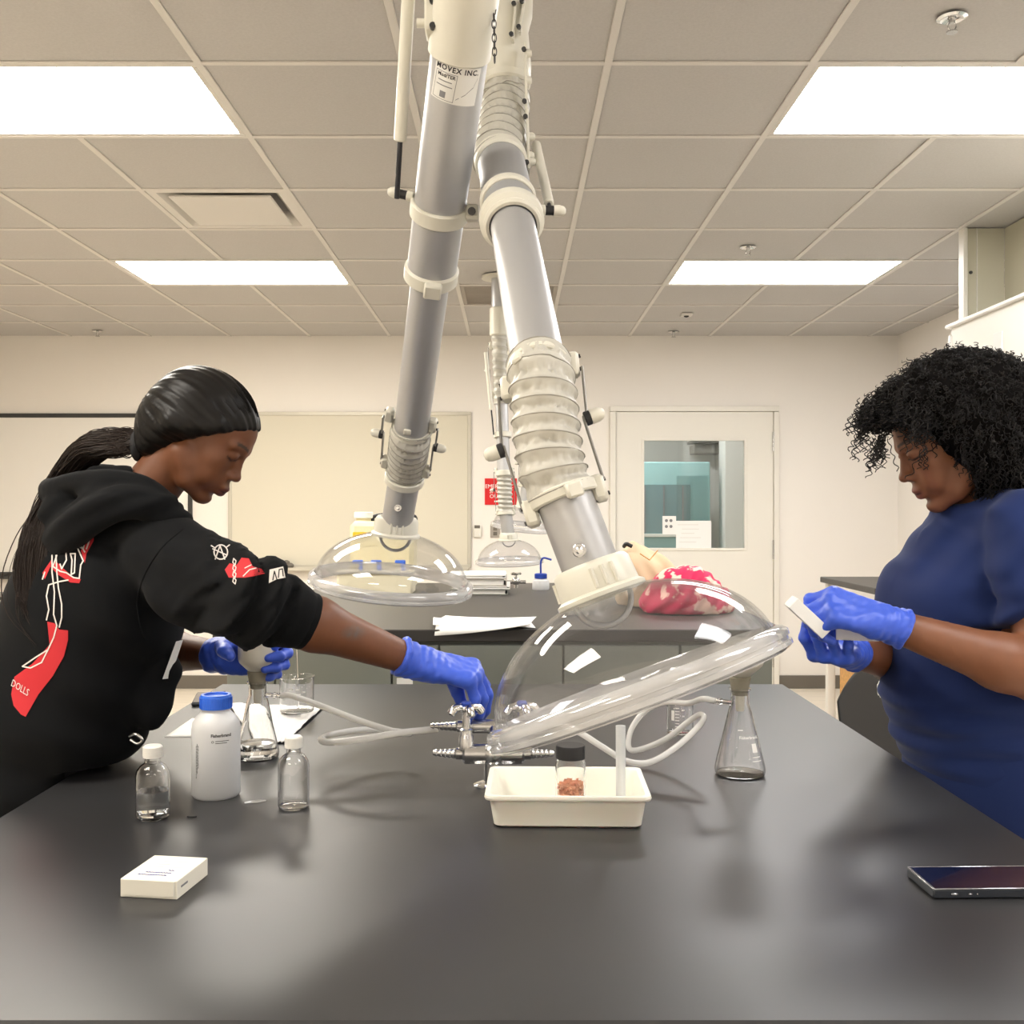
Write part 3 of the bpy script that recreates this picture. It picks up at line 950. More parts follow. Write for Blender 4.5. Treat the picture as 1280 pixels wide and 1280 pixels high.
def hood(t, c, ax, Rr=0.193, H=0.118, rc=0.047, n=72):
    """clear dome: c = centre under the collar, ax = direction up the tube"""
    ax = V(ax).normalized()
    dn = -ax
    Rd = Rr * 0.925
    th0 = math.asin(rc / Rd)
    Hp = H / math.cos(th0)
    pr = []
    for k in range(21):
        th = th0 + (math.pi / 2 - th0) * k / 20
        pr.append((Rd * math.sin(th), Hp * (math.cos(th0) - math.cos(th))))
    inner = [(r - 0.0028, h + 0.001) for (r, h) in reversed(pr)]
    part('hood_dome', MB().lathe(pr + inner, c, dn, n, closed=True), 'clear', t, sharp=60, clean=True)
    hb = pr[-1][1]
    rim = [(Rd - 0.004, hb - 0.002), (Rd + 0.002, hb - 0.012), (Rr - 0.004, hb - 0.009), (Rr, hb - 0.004), (Rr, hb + 0.002), (Rr - 0.003, hb + 0.003),
           (Rr - 0.003, hb + 0.007), (Rr, hb + 0.008), (Rr, hb + 0.013), (Rr - 0.005, hb + 0.016), (Rd - 0.004, hb + 0.014)]
    part('hood_rim', MB().lathe(rim, c, dn, n, closed=True), 'clearrim', t, sharp=50, clean=True)
    part('rim_lip', MB().lathe([(Rd - 0.006, hb + 0.014), (Rd + 0.004, hb + 0.014), (Rd + 0.004, hb + 0.018), (Rd - 0.006, hb + 0.018)], c, dn, n, closed=True), 'clearrim', t)
    cl = part('collar', MB().lathe([(rc + 0.003, 0.004), (rc + 0.010, 0.003), (rc + 0.010, -0.002), (rc + 0.004, -0.006), (rc + 0.002, -0.036), (rc - 0.002, -0.041), (rc - 0.010, -0.041), (rc - 0.010, 0.004)], c, dn, 48, closed=True), 'cream', t)
    for k in range(24):
        if k % 8 > 2:
            continue
        a = 2 * math.pi * (k + 14.5) / 24 * 1.0
        u, v, _ = frame(dn)
        e = u * math.cos(a) + v * math.sin(a)
        part('rib', MB().tube([c + e * (rc + 0.004) + ax * 0.008, c + e * (rc + 0.0035) + ax * 0.032], 0.0028, 8), 'cream', cl)
    root_bail(t, c, ax, rc)


def root_bail(t, c, ax, rc):
    u, v, d = frame(ax)
    side = V((1, 0, 0)) - V((1, 0, 0)).dot(d) * d
    side.normalize()
    fw = d.cross(side)
    pts = [c + side * (rc - 0.012) * math.cos(a) - d * (0.004 + 0.034 * math.sin(a)) for a in [math.pi * i / 16 for i in range(17)]]
    return part('grip_bail', MB().tube(pts, 0.0036, 8), 'aludark', t)


def joint(t, C, ax, up, lo, r, Lu, Ll, s=1.0):
    """pivot with knobs, bars and blocks on both sides of a bellows"""
    ax, up, lo = V(ax).normalized(), V(up).normalized(), V(lo).normalized()
    for sg in (-1, 1):
        a = ax * sg
        P = C + a * (r + 0.008 * s)
        for (d, L, nm) in ((up, Lu, 'upper_bar'), (lo, Ll, 'lower_bar')):
            off = a * (0.004 * s if nm == 'upper_bar' else 0.0)
            q0, q1 = P + off - d * 0.004, P + off + d * L
            y = a.cross(d).normalized()
            part(nm, MB().box((q0 + q1) / 2, ((q1 - q0).length, 0.011 * s, 0.0035 * s), 0.001, Matrix((d, y, d.cross(y))).transposed()), 'barsteel', t, smooth=False)
            bc = C + a * (r - 0.001) + d * (L + 0.008)
            blk = part('bracket_block', MB().box(bc, (0.034 * s, 0.02 * s, 0.018 * s), 0.004, Matrix((d, y, d.cross(y))).transposed()), 'cream', t)
            for e in (-0.4, 0.4):
                part('screw', MB().cyl(bc + a * 0.009 * s + d * 0.024 * e * s, bc + a * 0.0115 * s + d * 0.024 * e * s, 0.0028 * s, n=10), 'bolt', blk)
        part('washer', MB().cyl(P + a * 0.001, P + a * 0.009 * s, 0.0095 * s, n=20, bev=0.001), 'dark', t)
        part('knob', MB().lathe([(0, 0), (0.0098, 0), (0.0094, 0.010), (0.0075, 0.0155), (0.004, 0.0185), (0, 0.019)], P + a * 0.009 * s, a, 20), 'cream', t)


def strap_clip(t, p, ax, out, s=1.0):
    ax, out = V(ax).normalized(), V(out).normalized()
    y = ax.cross(out)
    part('strap_clip', MB().box(V(p) + out * 0.003, (0.018 * s, 0.02 * s, 0.011 * s), 0.003, Matrix((ax, y, out)).transposed()), 'cream', t)


def pipe(name, t, p0, p1, r, m='alu', th=0.003):
    p0, p1 = V(p0), V(p1)
    L = (p1 - p0).length
    return part(name, MB().lathe([(r, 0), (r, L), (r - th, L), (r - th, 0)], p0, p1 - p0, 56, closed=True), m, t)


def spring(t, a, b, ra, rb, split=0.6):
    a, b = V(a), V(b)
    m_ = a.lerp(b, split)
    part('gas_spring', MB().cyl(a, m_, ra, n=20, bev=0.002), 'cream', t)
    part('spring_rod', MB().cyl(m_, b, rb, n=12), 'ink', t)


def side_knob(t, p, d, s=1.0, m='cream'):
    d = V(d).normalized()
    p = V(p)
    part('pivot_stub', MB().cyl(p, p + d * 0.012 * s, 0.009 * s, n=14, bev=0.001), 'cream', t)
    part('pivot_sleeve', MB().cyl(p + d * 0.012 * s, p + d * 0.026 * s, 0.008 * s, n=16), 'dark', t)
    part('knob', MB().lathe([(0, 0), (0.0095, 0), (0.0095, 0.010), (0.0075, 0.017), (0.004, 0.020), (0, 0.0205)], p + d * 0.026 * s, d, 18), m, t)


TR, OR = 0.036, 0.0465
# ------------------------------------------------------------------ arm with the near hood on the right
A = root('extraction_arm', 'nearest fume extraction arm with a large clear dome tilted over the tray', 'extraction arm', (-0.02, 2.05, CEIL), group='fume extraction arms')
col_c = W(752, 744, 1.28)
lowtop = W(704, 619, 1.30)
bel_top = W(674.5, 463, 1.36)
ua = (lowtop - col_c).normalized()
hood(A, col_c, ua)
pipe('lower_tube', A, col_c + ua * 0.016, lowtop + ua * 0.01, TR)
for k in (0,):
    q = W(724, 688, 1.28 - TR - 0.001)
    part('rivet', MB().cyl(q + V((0, 0.004, 0)), q - V((0, 0.002, 0)), 0.0085, n=20, bev=0.001), 'steel', A)
    part('rivet_pin', MB().cyl(q, q - V((0, 0.006, 0)), 0.0048, n=14, bev=0.002), 'chrome', A)
tel = W(640, 277, 1.68)                      # where the thin tube slides into the wide one
ub = (tel - bel_top).normalized()
cl, co = bellows([lowtop - ua * 0.005, lowtop + ua * 0.045, bel_top - ub * 0.03, bel_top + ub * 0.012], 0.0435, 9, 3)
b_ = part('bellows', cl, 'fabric', A, sharp=80)
part('wire_coil', co, 'wire', b_)
part('bellows_clamp', MB().ring(lowtop, ua, 0.0445, 0.016, 0.007), 'cream', A)
part('bellows_clamp', MB().ring(bel_top, ub, 0.043, 0.012, 0.006), 'cream', A)
strap_clip(A, lowtop + V((0.01, -0.043, 0.006)), ua, V((0.25, -1, 0.1)), 1.1)
strap_clip(A, bel_top + V((-0.028, -0.036, 0.01)), ub, V((-0.6, -1, 0.2)), 0.9)
axA = ua.cross(V((0, 1, 0))).normalized()
joint(A, W(680.5, 543, 1.325), axA, (bel_top - W(680.5, 543, 1.325)), lowtop - W(680.5, 543, 1.325), 0.046, 0.075, 0.085, 1.0)
pipe('inner_tube', A, bel_top - ub * 0.01, tel + ub * 0.05, TR)
out_top = tel + ub * 0.235
pipe('outer_tube', A, tel, out_top, OR - 0.004, 'aludark')
part('slide_clamp', MB().ring(tel + ub * 0.006, ub, OR + 0.006, 0.03, 0.014, bev=0.006), 'cream', A)
part('clamp_lip', MB().ring(tel - ub * 0.014, ub, OR + 0.001, 0.012, 0.009, bev=0.004), 'cream', A)
part('tube_band', MB().ring(tel + ub * 0.075, ub, OR + 0.001, 0.018, 0.006, bev=0.003), 'cream', A)
sideA = ub.cross(V((0, 0, 1))).normalized()
side_knob(A, tel + ub * 0.045 + sideA * 0.047, sideA, 1.0)
spring(A, tel + ub * 0.32 + sideA * 0.072 + V((0, 0, 0.0)), tel + ub * 0.05 + sideA * 0.068, 0.0085, 0.003, 0.93)
# second bellows up to the swivel under the ceiling
sw = V((-0.012, 2.04, 2.20))
cl, co = bellows([out_top - ub * 0.01, out_top + ub * 0.035, sw - V((0, 0.012, 0.05)), sw], 0.047, 9, 11, 0.08)
b_ = part('bellows', cl, 'fabric', A, sharp=80)
part('wire_coil', co, 'wire', b_)
part('bellows_clamp', MB().ring(out_top, ub, OR + 0.001, 0.03, 0.007, bev=0.004), 'cream', A)
part('bellows_clamp', MB().ring(sw, (0, 0.1, 1), 0.049, 0.02, 0.008, bev=0.004), 'cream', A)
part('swivel', MB().lathe([(0.04, -0.01), (0.048, 0), (0.05, 0.03), (0.044, 0.1), (0.052, 0.13), (0.055, 0.22), (0.046, 0.25), (0.03, 0.25)], sw, (0, 0.05, 1), 40), 'cream', A)
part('drop_column', MB().cyl(sw + V((0, 0.012, 0.24)), V((-0.012, 2.06, CEIL - 0.012)), 0.05, n=40), 'alu', A)
part('ceiling_plate', MB().cyl((-0.012, 2.06, CEIL - 0.016), (-0.012, 2.06, CEIL - 0.006), 0.11, n=40, bev=0.003), 'cream', A)
for (q0, q1, wd) in (((657, 55, 1.98), (658, 140, 1.93), 0.013), ((659, 140, 1.92), (661, 215, 1.84), 0.014), ((645, 2, 2.0), (641, 52, 1.99), 0.016), ((655, 0, 2.0), (650, 42, 1.99), 0.012)):
    p0, p1 = W(*q0), W(*q1)
    d_ = (p1 - p0).normalized()
    y_ = d_.cross(V((1, 0, 0))).normalized()
    bar = part('hinge_bar', MB().box((p0 + p1) / 2, ((p1 - p0).length, wd * 1.2, 0.005), 0.001, Matrix((d_, y_, d_.cross(y_))).transposed()), 'cream', A, smooth=False)
    for e in (0.12, 0.88):
        q = p0.lerp(p1, e) + V((-0.003, -0.009, 0))
        part('bolt', MB().cyl(q, q + V((-0.001, -0.005, 0)), 0.0045, n=10), 'bolt', bar)
for q in ((660, 67, 1.97), (660, 101, 1.95), (664, 171, 1.9), (665, 203, 1.86), (663, 195, 1.87)):
    part('knob', MB().lathe([(0, 0), (0.008, 0), (0.008, 0.006), (0.005, 0.011), (0, 0.0115)], W(*q) - V((0.004, 0, 0)), (1, 0, 0), 14), 'cream', A)

# ------------------------------------------------------------------ arm with the farther hood on the left
B = root('extraction_arm', 'fume extraction arm on the left with a clear dome over the middle bench', 'extraction arm', (-0.14, 2.3, CEIL), group='fume extraction arms')
bc = W(494.5, 668, 2.43)
blt = W(505.5, 598, 2.33)
bbt = W(514, 537, 2.19)
btop = W(583, 0, 1.569)
u1 = (blt - bc).normalized()
u2 = (btop - bbt).normalized()
hu = (V((0.105, -0.12, 1.0))).normalized()

def onB(py):
    """point of the wide tube's axis seen at picture row py"""
    lo, hi = -0.3, 1.5
    for _ in range(50):
        m_ = (lo + hi) / 2
        q_ = bbt + u2 * m_
        if HOR - (q_.z - CAM_Z) * F_PX / q_.y > py:
            lo = m_
        else:
            hi = m_
    return bbt + u2 * lo


hood(B, bc, hu, H=0.112)
pipe('lower_tube', B, bc + hu * 0.014, blt + u1 * 0.01, TR)
q = W(497.5, 635, 2.37 - TR - 0.002)
part('rivet', MB().cyl(q + V((0, 0.005, 0)), q - V((0, 0.002, 0)), 0.0085, n=20, bev=0.001), 'steel', B)
part('rivet_pin', MB().cyl(q, q - V((0, 0.006, 0)), 0.0048, n=14, bev=0.002), 'chrome', B)
cl, co = bellows([blt - u1 * 0.004, blt + u1 * 0.03, bbt - u2 * 0.03, bbt + u2 * 0.008], 0.0435, 9, 5)
b_ = part('bellows', cl, 'fabric', B, sharp=80)
part('wire_coil', co, 'wire', b_)
part('bellows_clamp', MB().ring(blt, u1, 0.0445, 0.018, 0.007), 'cream', B)
part('bellows_clamp', MB().ring(bbt, u2, 0.042, 0.012, 0.006), 'cream', B)
strap_clip(B, blt + V((0.002, -0.043, 0.0)), u1, (0, -1, 0), 1.0)
strap_clip(B, bbt + V((-0.004, -0.041, -0.008)), u2, (0, -1, -0.3), 0.9)
pb = W(510.5, 551, 2.22)
joint(B, pb, u1.cross(V((0, 1, 0))), u2, blt - pb, 0.047, 0.052, 0.083, 1.0)
btel = onB(345)
pipe('inner_tube', B, bbt - u2 * 0.01, btel + u2 * 0.05, TR)
pipe('outer_tube', B, btel, btop + u2 * 0.06, OR - 0.001, 'alu')
part('slide_clamp', MB().ring(btel + u2 * 0.006, u2, OR + 0.0035, 0.030, 0.013, bev=0.004), 'cream', B)
strap_clip(B, btel + u2 * 0.0 + V((0.006, -0.037, -0.034)), u2, u2.cross(V((1, 0, 0))) * (-1 if u2.cross(V((1, 0, 0))).y > 0 else 1), 1.6)
bband = onB(262)
part('tube_band', MB().ring(bband, u2, OR + 0.005, 0.03, 0.008, bev=0.003), 'cream', B)
sB = u2.cross(V((0, 1, 0))).normalized()
if sB.x > 0:
    sB = -sB
side_knob(B, bband + sB * 0.048 + u2 * 0.012, sB, 1.0)
part('link_block', MB().box(bband - sB * 0.058 + u2 * 0.008, (0.024, 0.03, 0.026), 0.004), 'cream', B)
part('link_bolt', MB().cyl(bband - sB * 0.058 + u2 * 0.006 + V((0, -0.014, 0)), bband - sB * 0.058 + u2 * 0.006 + V((0, -0.02, 0)), 0.007, n=14), 'bolt', B)
pk = bband + sB * 0.066 + u2 * 0.012
spring(B, W(513, -45, 1.58), W(496, 248, 1.76), 0.0105, 0.0045, 0.735)
# white socket at the top of the wide tube and the elbow above it

sk = onB(70)
part('socket', MB().ring((sk + btop + u2 * 0.012) / 2 + u2 * 0.01, u2, OR + 0.003, (btop - sk).length + 0.03, 0.006, 48, bev=0.003), 'cream', B)
part('socket_clip', MB().box(btop + V((0.008, -OR - 0.004, 0.002)), (0.014, 0.012, 0.022), 0.003), 'cream', B)
for (px, py) in ((537, 3), (538, 33)):
    pass
jb = W(536, 18, 1.60)
hp = part('hinge_plate', MB().box(jb + V((0.004, 0.0, 0.012)), (0.018, 0.05, 0.09), 0.003), 'cream', B)
for py in (2, 33):
    q = W(541, py, 1.575)
    part('bolt', MB().cyl(q + V((0, 0.004, 0)), q - V((0, 0.005, 0)), 0.005, n=12), 'bolt', hp)
part('pivot_stub', MB().cyl(W(521, 29, 1.59), W(534, 29, 1.59), 0.007, n=12), 'cream', B)
el = btop + u2 * 0.07
cl, co = bellows([el - u2 * 0.015, el + u2 * 0.05, el + u2 * 0.05 + V((-0.02, 0.06, 0.06)), V((-0.09, 1.66, 2.42))], 0.047, 8, 21, 0.08)
b_ = part('bellows', cl, 'fabric', B, sharp=80)
part('wire_coil', co, 'wire', b_)
pipe('upper_tube', B, (-0.088, 1.65, 2.41), (-0.14, 2.24, 2.57), OR, 'alu')
part('swivel', MB().ball((-0.14, 2.29, 2.575), 0.072, 24, 16), 'cream', B)
part('ceiling_plate', MB().cyl((-0.14, 2.3, 2.6), (-0.14, 2.3, CEIL - 0.006), 0.06, 0.1, n=40), 'cream', B)
# hanging chain: interlocked links
mb = MB()
for k in range(13):
    c_ = W(616.5 + 0.15 * k, -30 + 8.6 * k, 1.56)
    e1 = V((1, 0, 0)) if k % 2 else V((0.25, 1, 0)).normalized()
    lk = [c_ + e1 * 0.0032 * math.cos(a) + V((0, 0, 1)) * 0.0072 * math.sin(a) for a in [2 * math.pi * i / 14 for i in range(14)]]
    mb.tube(lk, 0.0009, 5, closed=True)
part('pull_chain', mb, 'bolt', B, label='small dark hanging chain')
# maker's label wrapped on the wide tube
lc = onB(92)
u_, v_, d_ = frame(u2)
toc = V((0, 0, CAM_Z)) - lc
e0 = (toc - toc.dot(u2) * u2).normalized()
e1 = u2.cross(e0)
if e1.x < 0:
    e1 = -e1
ROLL = R(-4)


def wrapB(a, b, rr):
    a, b = a * math.cos(ROLL) - b * math.sin(ROLL), a * math.sin(ROLL) + b * math.cos(ROLL)
    th = a / rr
    return lc + u2 * b + (e0 * math.cos(th) + e1 * math.sin(th)) * rr


def label_patch(x0, x1, y0, y1, rr, m, n=14):
    mb = MB()
    g = [wrapB(x0 + (x1 - x0) * i / n, y, rr) for y in (y0, y1) for i in range(n + 1)]
    mb.add(g, [(i, i + 1, n + 2 + i, n + 1 + i) for i in range(n)])
    return part('maker_label' if m == 'paper2' else 'label_rule', mb, m, B if m == 'paper2' else LB_)


r0 = OR - 0.001
LX = -0.002
LB_ = None
LB_ = label_patch(LX - 0.038, LX + 0.042, -0.03, 0.03, r0 + 0.0004, 'paper2')
LB_['label'] = 'silver maker label with black lettering'
lettering('lettering', 'MOVEX INC.', 0.0115, lc, e1, u2, 'ink', LB_, warp=lambda a, b: wrapB(a + LX + 0.001, b + 0.023, r0 + 0.0008), space=1.15, bold=0.025)
lettering('lettering', 'Mod/TER', 0.008, lc, e1, u2, 'ink', LB_, warp=lambda a, b: wrapB(a + LX - 0.015, b + 0.011, r0 + 0.0008), bold=0.02)
for (x0, x1, y0, y1) in ((-0.034, 0.003, 0.0155, 0.0163), (-0.034, 0.003, -0.0275, -0.0267), (-0.034, -0.0332, -0.0275, 0.0163), (0.0022, 0.003, -0.0275, 0.0163),
                         (-0.028, -0.004, 0.0015, 0.003), (-0.03, -0.002, -0.006, -0.0045), (-0.021, -0.011, -0.024, -0.014)):
    label_patch(LX + x0, LX + x1, y0, y1, r0 + 0.0008, 'grey_ink', 4)
mb = MB()
ln = [(0.006, -0.022), (0.02, -0.012), (0.032, 0.0), (0.038, 0.015)]
for (a, b), (c_, d2) in zip(ln, ln[1:]):
    mb.add([wrapB(LX + a, b - 0.0006, r0 + 0.0008), wrapB(LX + c_, d2 - 0.0006, r0 + 0.0008), wrapB(LX + c_, d2 + 0.0006, r0 + 0.0008), wrapB(LX + a, b + 0.0006, r0 + 0.0008)], [(0, 1, 2, 3)])
part('label_diagram', mb, 'grey_ink', LB_, smooth=False)

# ------------------------------------------------------------------ two far arms over the back bench
def far_arm(label, pts, hc, hax, Y, mount):
    t = root('extraction_arm', label, 'extraction arm', mount, group='fume extraction arms')
    c_ = hc
    hax = V(hax).normalized()
    hood(t, c_, hax, n=48)
    p1, p2, p3, p4 = pts            # lower bellows bottom, top, upper joint bottom, top
    pipe('lower_tube', t, c_, p1, TR)
    cl, co = bellows([p1, p1.lerp(p2, 0.4) , p1.lerp(p2, 0.7), p2], 0.044, 9, 31, 0.1, 24)
    b_ = part('bellows', cl, 'fabric', t, sharp=80)
    part('wire_coil', co, 'wire', b_)
    u_ = (p3 - p2).normalized()
    part('bellows_clamp', MB().ring(p2, u_, 0.047, 0.03, 0.008), 'cream', t)
    part('bellows_clamp', MB().ring(p1, u_, 0.046, 0.02, 0.008), 'cream', t)
    pipe('inner_tube', t, p2, p3, TR)
    part('tube_band', MB().ring(p2.lerp(p3, 0.55), u_, 0.05, 0.03, 0.014), 'cream', t)
    joint(t, p1.lerp(p2, 0.6), u_.cross(V((0, 1, 0))), u_, p1 - p2, 0.046, 0.1, 0.12)
    cl, co = bellows([p3, p3.lerp(p4, 0.4), p3.lerp(p4, 0.7), p4], 0.046, 9, 35, 0.1, 24)
    b_ = part('bellows', cl, 'fabric', t, sharp=80)
    part('wire_coil', co, 'wire', b_)
    joint(t, p3.lerp(p4, 0.5), u_.cross(V((0, 1, 0))), p4 - p3, p3 - p4, 0.05, 0.13, 0.13, 1.3)
    spring(t, p4 + V((-0.075, -0.05, -0.1)), p2.lerp(p3, 0.55) + V((-0.05, -0.03, 0)), 0.011, 0.004, 0.7)
    part('swivel', MB().cyl(p4, p4 + V((0, 0, 0.16)), 0.055, n=32, bev=0.006), 'cream', t)
    part('drop_column', MB().cyl(p4 + V((0, 0, 0.15)), V(mount) - V((0, 0, 0.008)), 0.045, n=32), 'alu', t)
    part('ceiling_plate', MB().cyl(V(mount) - V((0, 0, 0.02)), V(mount) - V((0, 0, 0.006)), 0.1, n=32), 'cream', t)


far_arm('far extraction arm with a small clear dome hanging beside the red sign',
        (W(632, 642, 5.85), W(630, 592, 5.85), W(627, 505, 5.9), W(624, 420, 5.9)), W(636, 675, 5.85), (-0.03, -0.05, 1), 5.85,
        (W(624, 420, 5.9).x, 5.9, CEIL))
far_arm('farthest extraction arm whose clear dome shows behind the nearer bellows',
        (W(659, 606, 6.3), W(661, 560, 6.3), W(656, 470, 6.3), W(650, 410, 6.3)), W(656, 634, 6.3), (0.12, -0.1, 1), 6.3,
        (W(650, 410, 6.3).x, 6.3, CEIL))
# ================================================================== things on the near bench
def vessel(prof, t=0.0016):
    """wall of even thickness from an outer profile (r, h) running bottom centre -> rim"""
    inner = [(max(r - t, 0), h + (t * 1.5 if r < prof[1][0] * 0.999 and i < 2 else 0)) for i, (r, h) in enumerate(prof)]
    inner[0] = (0, prof[0][1] + t * 1.6)
    inner[1] = (max(prof[1][0] - t, 0), prof[1][1] + t * 1.6)
    return prof + inner[::-1]


def lathe_part(name, prof, m, t, n=48, parent_local=True, sharp=40):
    return part(name, MB().lathe(prof, (0, 0, 0), (0, 0, 1), n), m, t, local=True, sharp=sharp, clean=True)


def boston(label, p, r, h, liquid):
    t = root('glass_bottle', label, 'bottle', p, group='small clear glass bottles')
    hb = h - 0.017
    prof = [(0, 0.0015), (r * 0.82, 0), (r, 0.004), (r, hb * 0.70), (r * 0.93, hb * 0.79), (r * 0.7, hb * 0.87), (r * 0.47, hb * 0.91), (r * 0.44, hb), (r * 0.44, h - 0.004)]
    lathe_part('bottle', vessel(prof, 0.0018), 'glass', t)
    if liquid:
        rl = r - 0.0019
        lathe_part('liquid', [(0, 0.0048), (rl * 0.85, 0.0048), (rl, 0.008), (rl, liquid), (0, liquid)], 'water', t)
    rc = r * 0.56
    c_ = part('cap', MB().lathe([(rc - 0.002, hb), (rc, hb), (rc, h - 0.002), (rc - 0.002, h), (0, h)], (0, 0, 0), n=36), 'whitecap', t, local=True)
    for k in range(30):
        a = 2 * math.pi * k / 30
        e = V((math.cos(a), math.sin(a), 0))
        if e.y < 0.3:
            part('grip_rib', MB().box(e * rc + V((0, 0, (hb + h) / 2)), (0.0008, 0.0012, h - hb - 0.004), 0, Matrix.Rotation(a, 3, 'Z')), 'whitecap', c_, local=True, smooth=False)
    return t


boston('clear glass bottle half full of liquid with a white cap, nearest left', ON(191, 1022), 0.0243, 0.105, 0.040)
boston('empty clear glass bottle with a white cap right of the plastic bottle', ON(367, 1009), 0.0233, 0.107, 0.0)

# ---- milky plastic bottle with a blue cap
p = ON(270, 994)
t = root('plastic_bottle', 'milky plastic bottle with a blue screw cap and pale liquid', 'bottle', p)
r, h = 0.0372, 0.158
prof = [(0, 0.0015), (r * 0.9, 0), (r, 0.005), (r, h * 0.66), (r * 0.96, h * 0.73), (r * 0.8, h * 0.79), (r * 0.62, h * 0.825), (r * 0.57, h * 0.84), (r * 0.57, h * 0.9)]
lathe_part('bottle', vessel(prof, 0.0016), 'hdpe', t)
lathe_part('liquid', [(0, 0.004), (r - 0.004, 0.005), (r - 0.0022, 0.008), (r - 0.0022, 0.062), (0, 0.062)], 'hdpe_liquid', t)
rc = r * 0.66
c_ = part('cap', MB().lathe([(rc - 0.003, h * 0.865), (rc, h * 0.865), (rc, h - 0.004), (rc - 0.002, h), (rc - 0.006, h), (rc - 0.007, h - 0.003), (0, h - 0.003)], (0, 0, 0), n=48), 'bluecap', t, local=True)
rib = None
for k in range(44):
    a = 2 * math.pi * k / 44
    if math.sin(a) > 0.3:
        continue
    if rib is None:
        rib = part('grip_rib', MB().box((rc, 0, h * 0.925), (0.001, 0.0014, h * 0.1)), 'bluecap', c_, local=True, smooth=False)
        rib.rotation_euler = (0, 0, a)
    else:
        shared('grip_rib', rib, c_, (0, 0, 0), a)


def wrapN(rr, th0, a, b):
    th = th0 + a / rr
    return p + V((rr * math.cos(th), rr * math.sin(th), b))


TN = R(-62)
lettering('lettering', 'Fisherbrand', 0.0066, p, (1, 0, 0), (0, 0, 1), 'ink', t, warp=lambda a, b: wrapN(r + 0.0003, TN, a, b + 0.1), bold=0.03)
lettering('lettering', 'o', 0.008, p, (1, 0, 0), (0, 0, 1), 'ink', t, warp=lambda a, b: wrapN(r + 0.0003, TN, a - 0.013, b + 0.0915))
for k in range(2):
    x0, x1 = ((-0.009, 0.012), (-0.009, 0.009))[k]
    y = 0.0912 - 0.003 * k
    mb = MB()
    g = [wrapN(r + 0.0003, TN, x0 + (x1 - x0) * i / 6, y + dy) for dy in (0, 0.0009) for i in range(7)]
    mb.add(g, [(i, i + 1, 8 + i, 7 + i) for i in range(6)])
    part('print_line', mb, 'ink', t, smooth=False)
for k in range(3):
    a = -0.0235 + 0.0022 * k
    mb = MB()
    y0 = 0.034 + 0.008 * k
    z = y0
    while z < 0.082:
        dz = 0.0025 + 0.003 * random.random()
        mb.add([wrapN(r + 0.0003, R(-90), a, z), wrapN(r + 0.0003, R(-90), a + 0.0009, z), wrapN(r + 0.0003, R(-90), a + 0.0009, z + dz), wrapN(r + 0.0003, R(-90), a, z + dz)], [(0, 1, 2, 3)])
        z += dz + 0.0009
    part('print_line', mb, 'ink', t, smooth=False)


def filter_flask(label, p, r, h, arm, funnel, liquid=0, rz=0.0, tilt=0.0):
    """conical flask with a side arm, rubber stopper and a porcelain funnel on top"""
    t = root('filter_flask', label, 'flask', p, rz, group='filter flasks')
    rn = 0.0155
    prof = [(0, 0.003), (r * 0.86, 0), (r * 0.97, 0.003), (r, 0.010), (r * 0.97, 0.018), (r * 0.72, h * 0.42), (rn * 1.25, h * 0.74), (rn, h * 0.82), (rn, h - 0.006), (rn + 0.003, h - 0.003), (rn + 0.003, h)]
    f = lathe_part('flask_body', vessel(prof, 0.0019), 'glass', t)
    a0 = V((arm * rn * 0.9, 0, h * 0.83))
    m = MB()
    d = V((arm, 0, -0.03)).normalized() if arm > 0 else V((arm, 0, 0.12)).normalized()
    m.lathe([(0.0044, 0), (0.0044, 0.016), (0.0058, 0.018), (0.0044, 0.022), (0.0056, 0.024), (0.0042, 0.029), (0.0052, 0.031), (0.0036, 0.038), (0.0022, 0.038), (0.0022, 0)], a0, d, 20, closed=True)
    part('side_arm', m, 'glass', t, local=True)
    if liquid:
        rl = r - 0.0021
        lathe_part('liquid', [(0, 0.0062), (rl * 0.86, 0.0062), (rl, 0.012), (rl - (liquid - 0.014) * 0.42, liquid), (0, liquid)], 'water', t)
    part('stopper', MB().lathe([(0, h - 0.012), (rn - 0.003, h - 0.012), (rn + 0.003, h + 0.018), (rn + 0.001, h + 0.02), (0, h + 0.02)], (0, 0, 0), n=36), 'rubber', t, local=True)
    fz = h + 0.016
    fr = funnel
    fp = [(0.0058, fz - 0.055), (0.0075, fz - 0.05), (0.0075, fz), (0.017, fz + 0.004), (fr * 0.93, fz + fr * 0.55), (fr, fz + fr * 0.75), (fr, fz + fr * 1.55), (fr + 0.003, fz + fr * 1.6), (fr - 0.001, fz + fr * 1.62),
          (fr - 0.004, fz + fr * 1.5), (fr - 0.004, fz + fr * 0.8), (0, fz + fr * 0.75)]
    part('funnel', MB().lathe(fp, (0, 0, 0), n=48), 'porcelain', t, local=True)
    return t, p + (Matrix.Rotation(rz, 3, 'Z') @ (a0 + d * 0.03))


F1, arm1 = filter_flask('filter flask with some liquid held by the woman in the hoodie', ON(322, 947), 0.0385, 0.137, 1, 0.0345, 0.028, R(-8))
F2, arm2 = filter_flask('filter flask with printed marks standing alone at the right', ON(925, 968), 0.0425, 0.146, -1, 0.040, 0.0, R(6))
# printed marks on the right flask
pf = ON(925, 968)
for (nm, s_, sz, th, z, mm) in (('lettering', 'Fisherbrand', 0.0068, R(-74), 0.068, 'white'),):
    lettering(nm, s_, sz, pf, (1, 0, 0), (0, 0, 1), mm, F2, warp=lambda a, b: pf + V(((0.0315 - b * 0.42) * math.cos(th + a / 0.03), (0.0315 - b * 0.42) * math.sin(th + a / 0.03), z + b)))


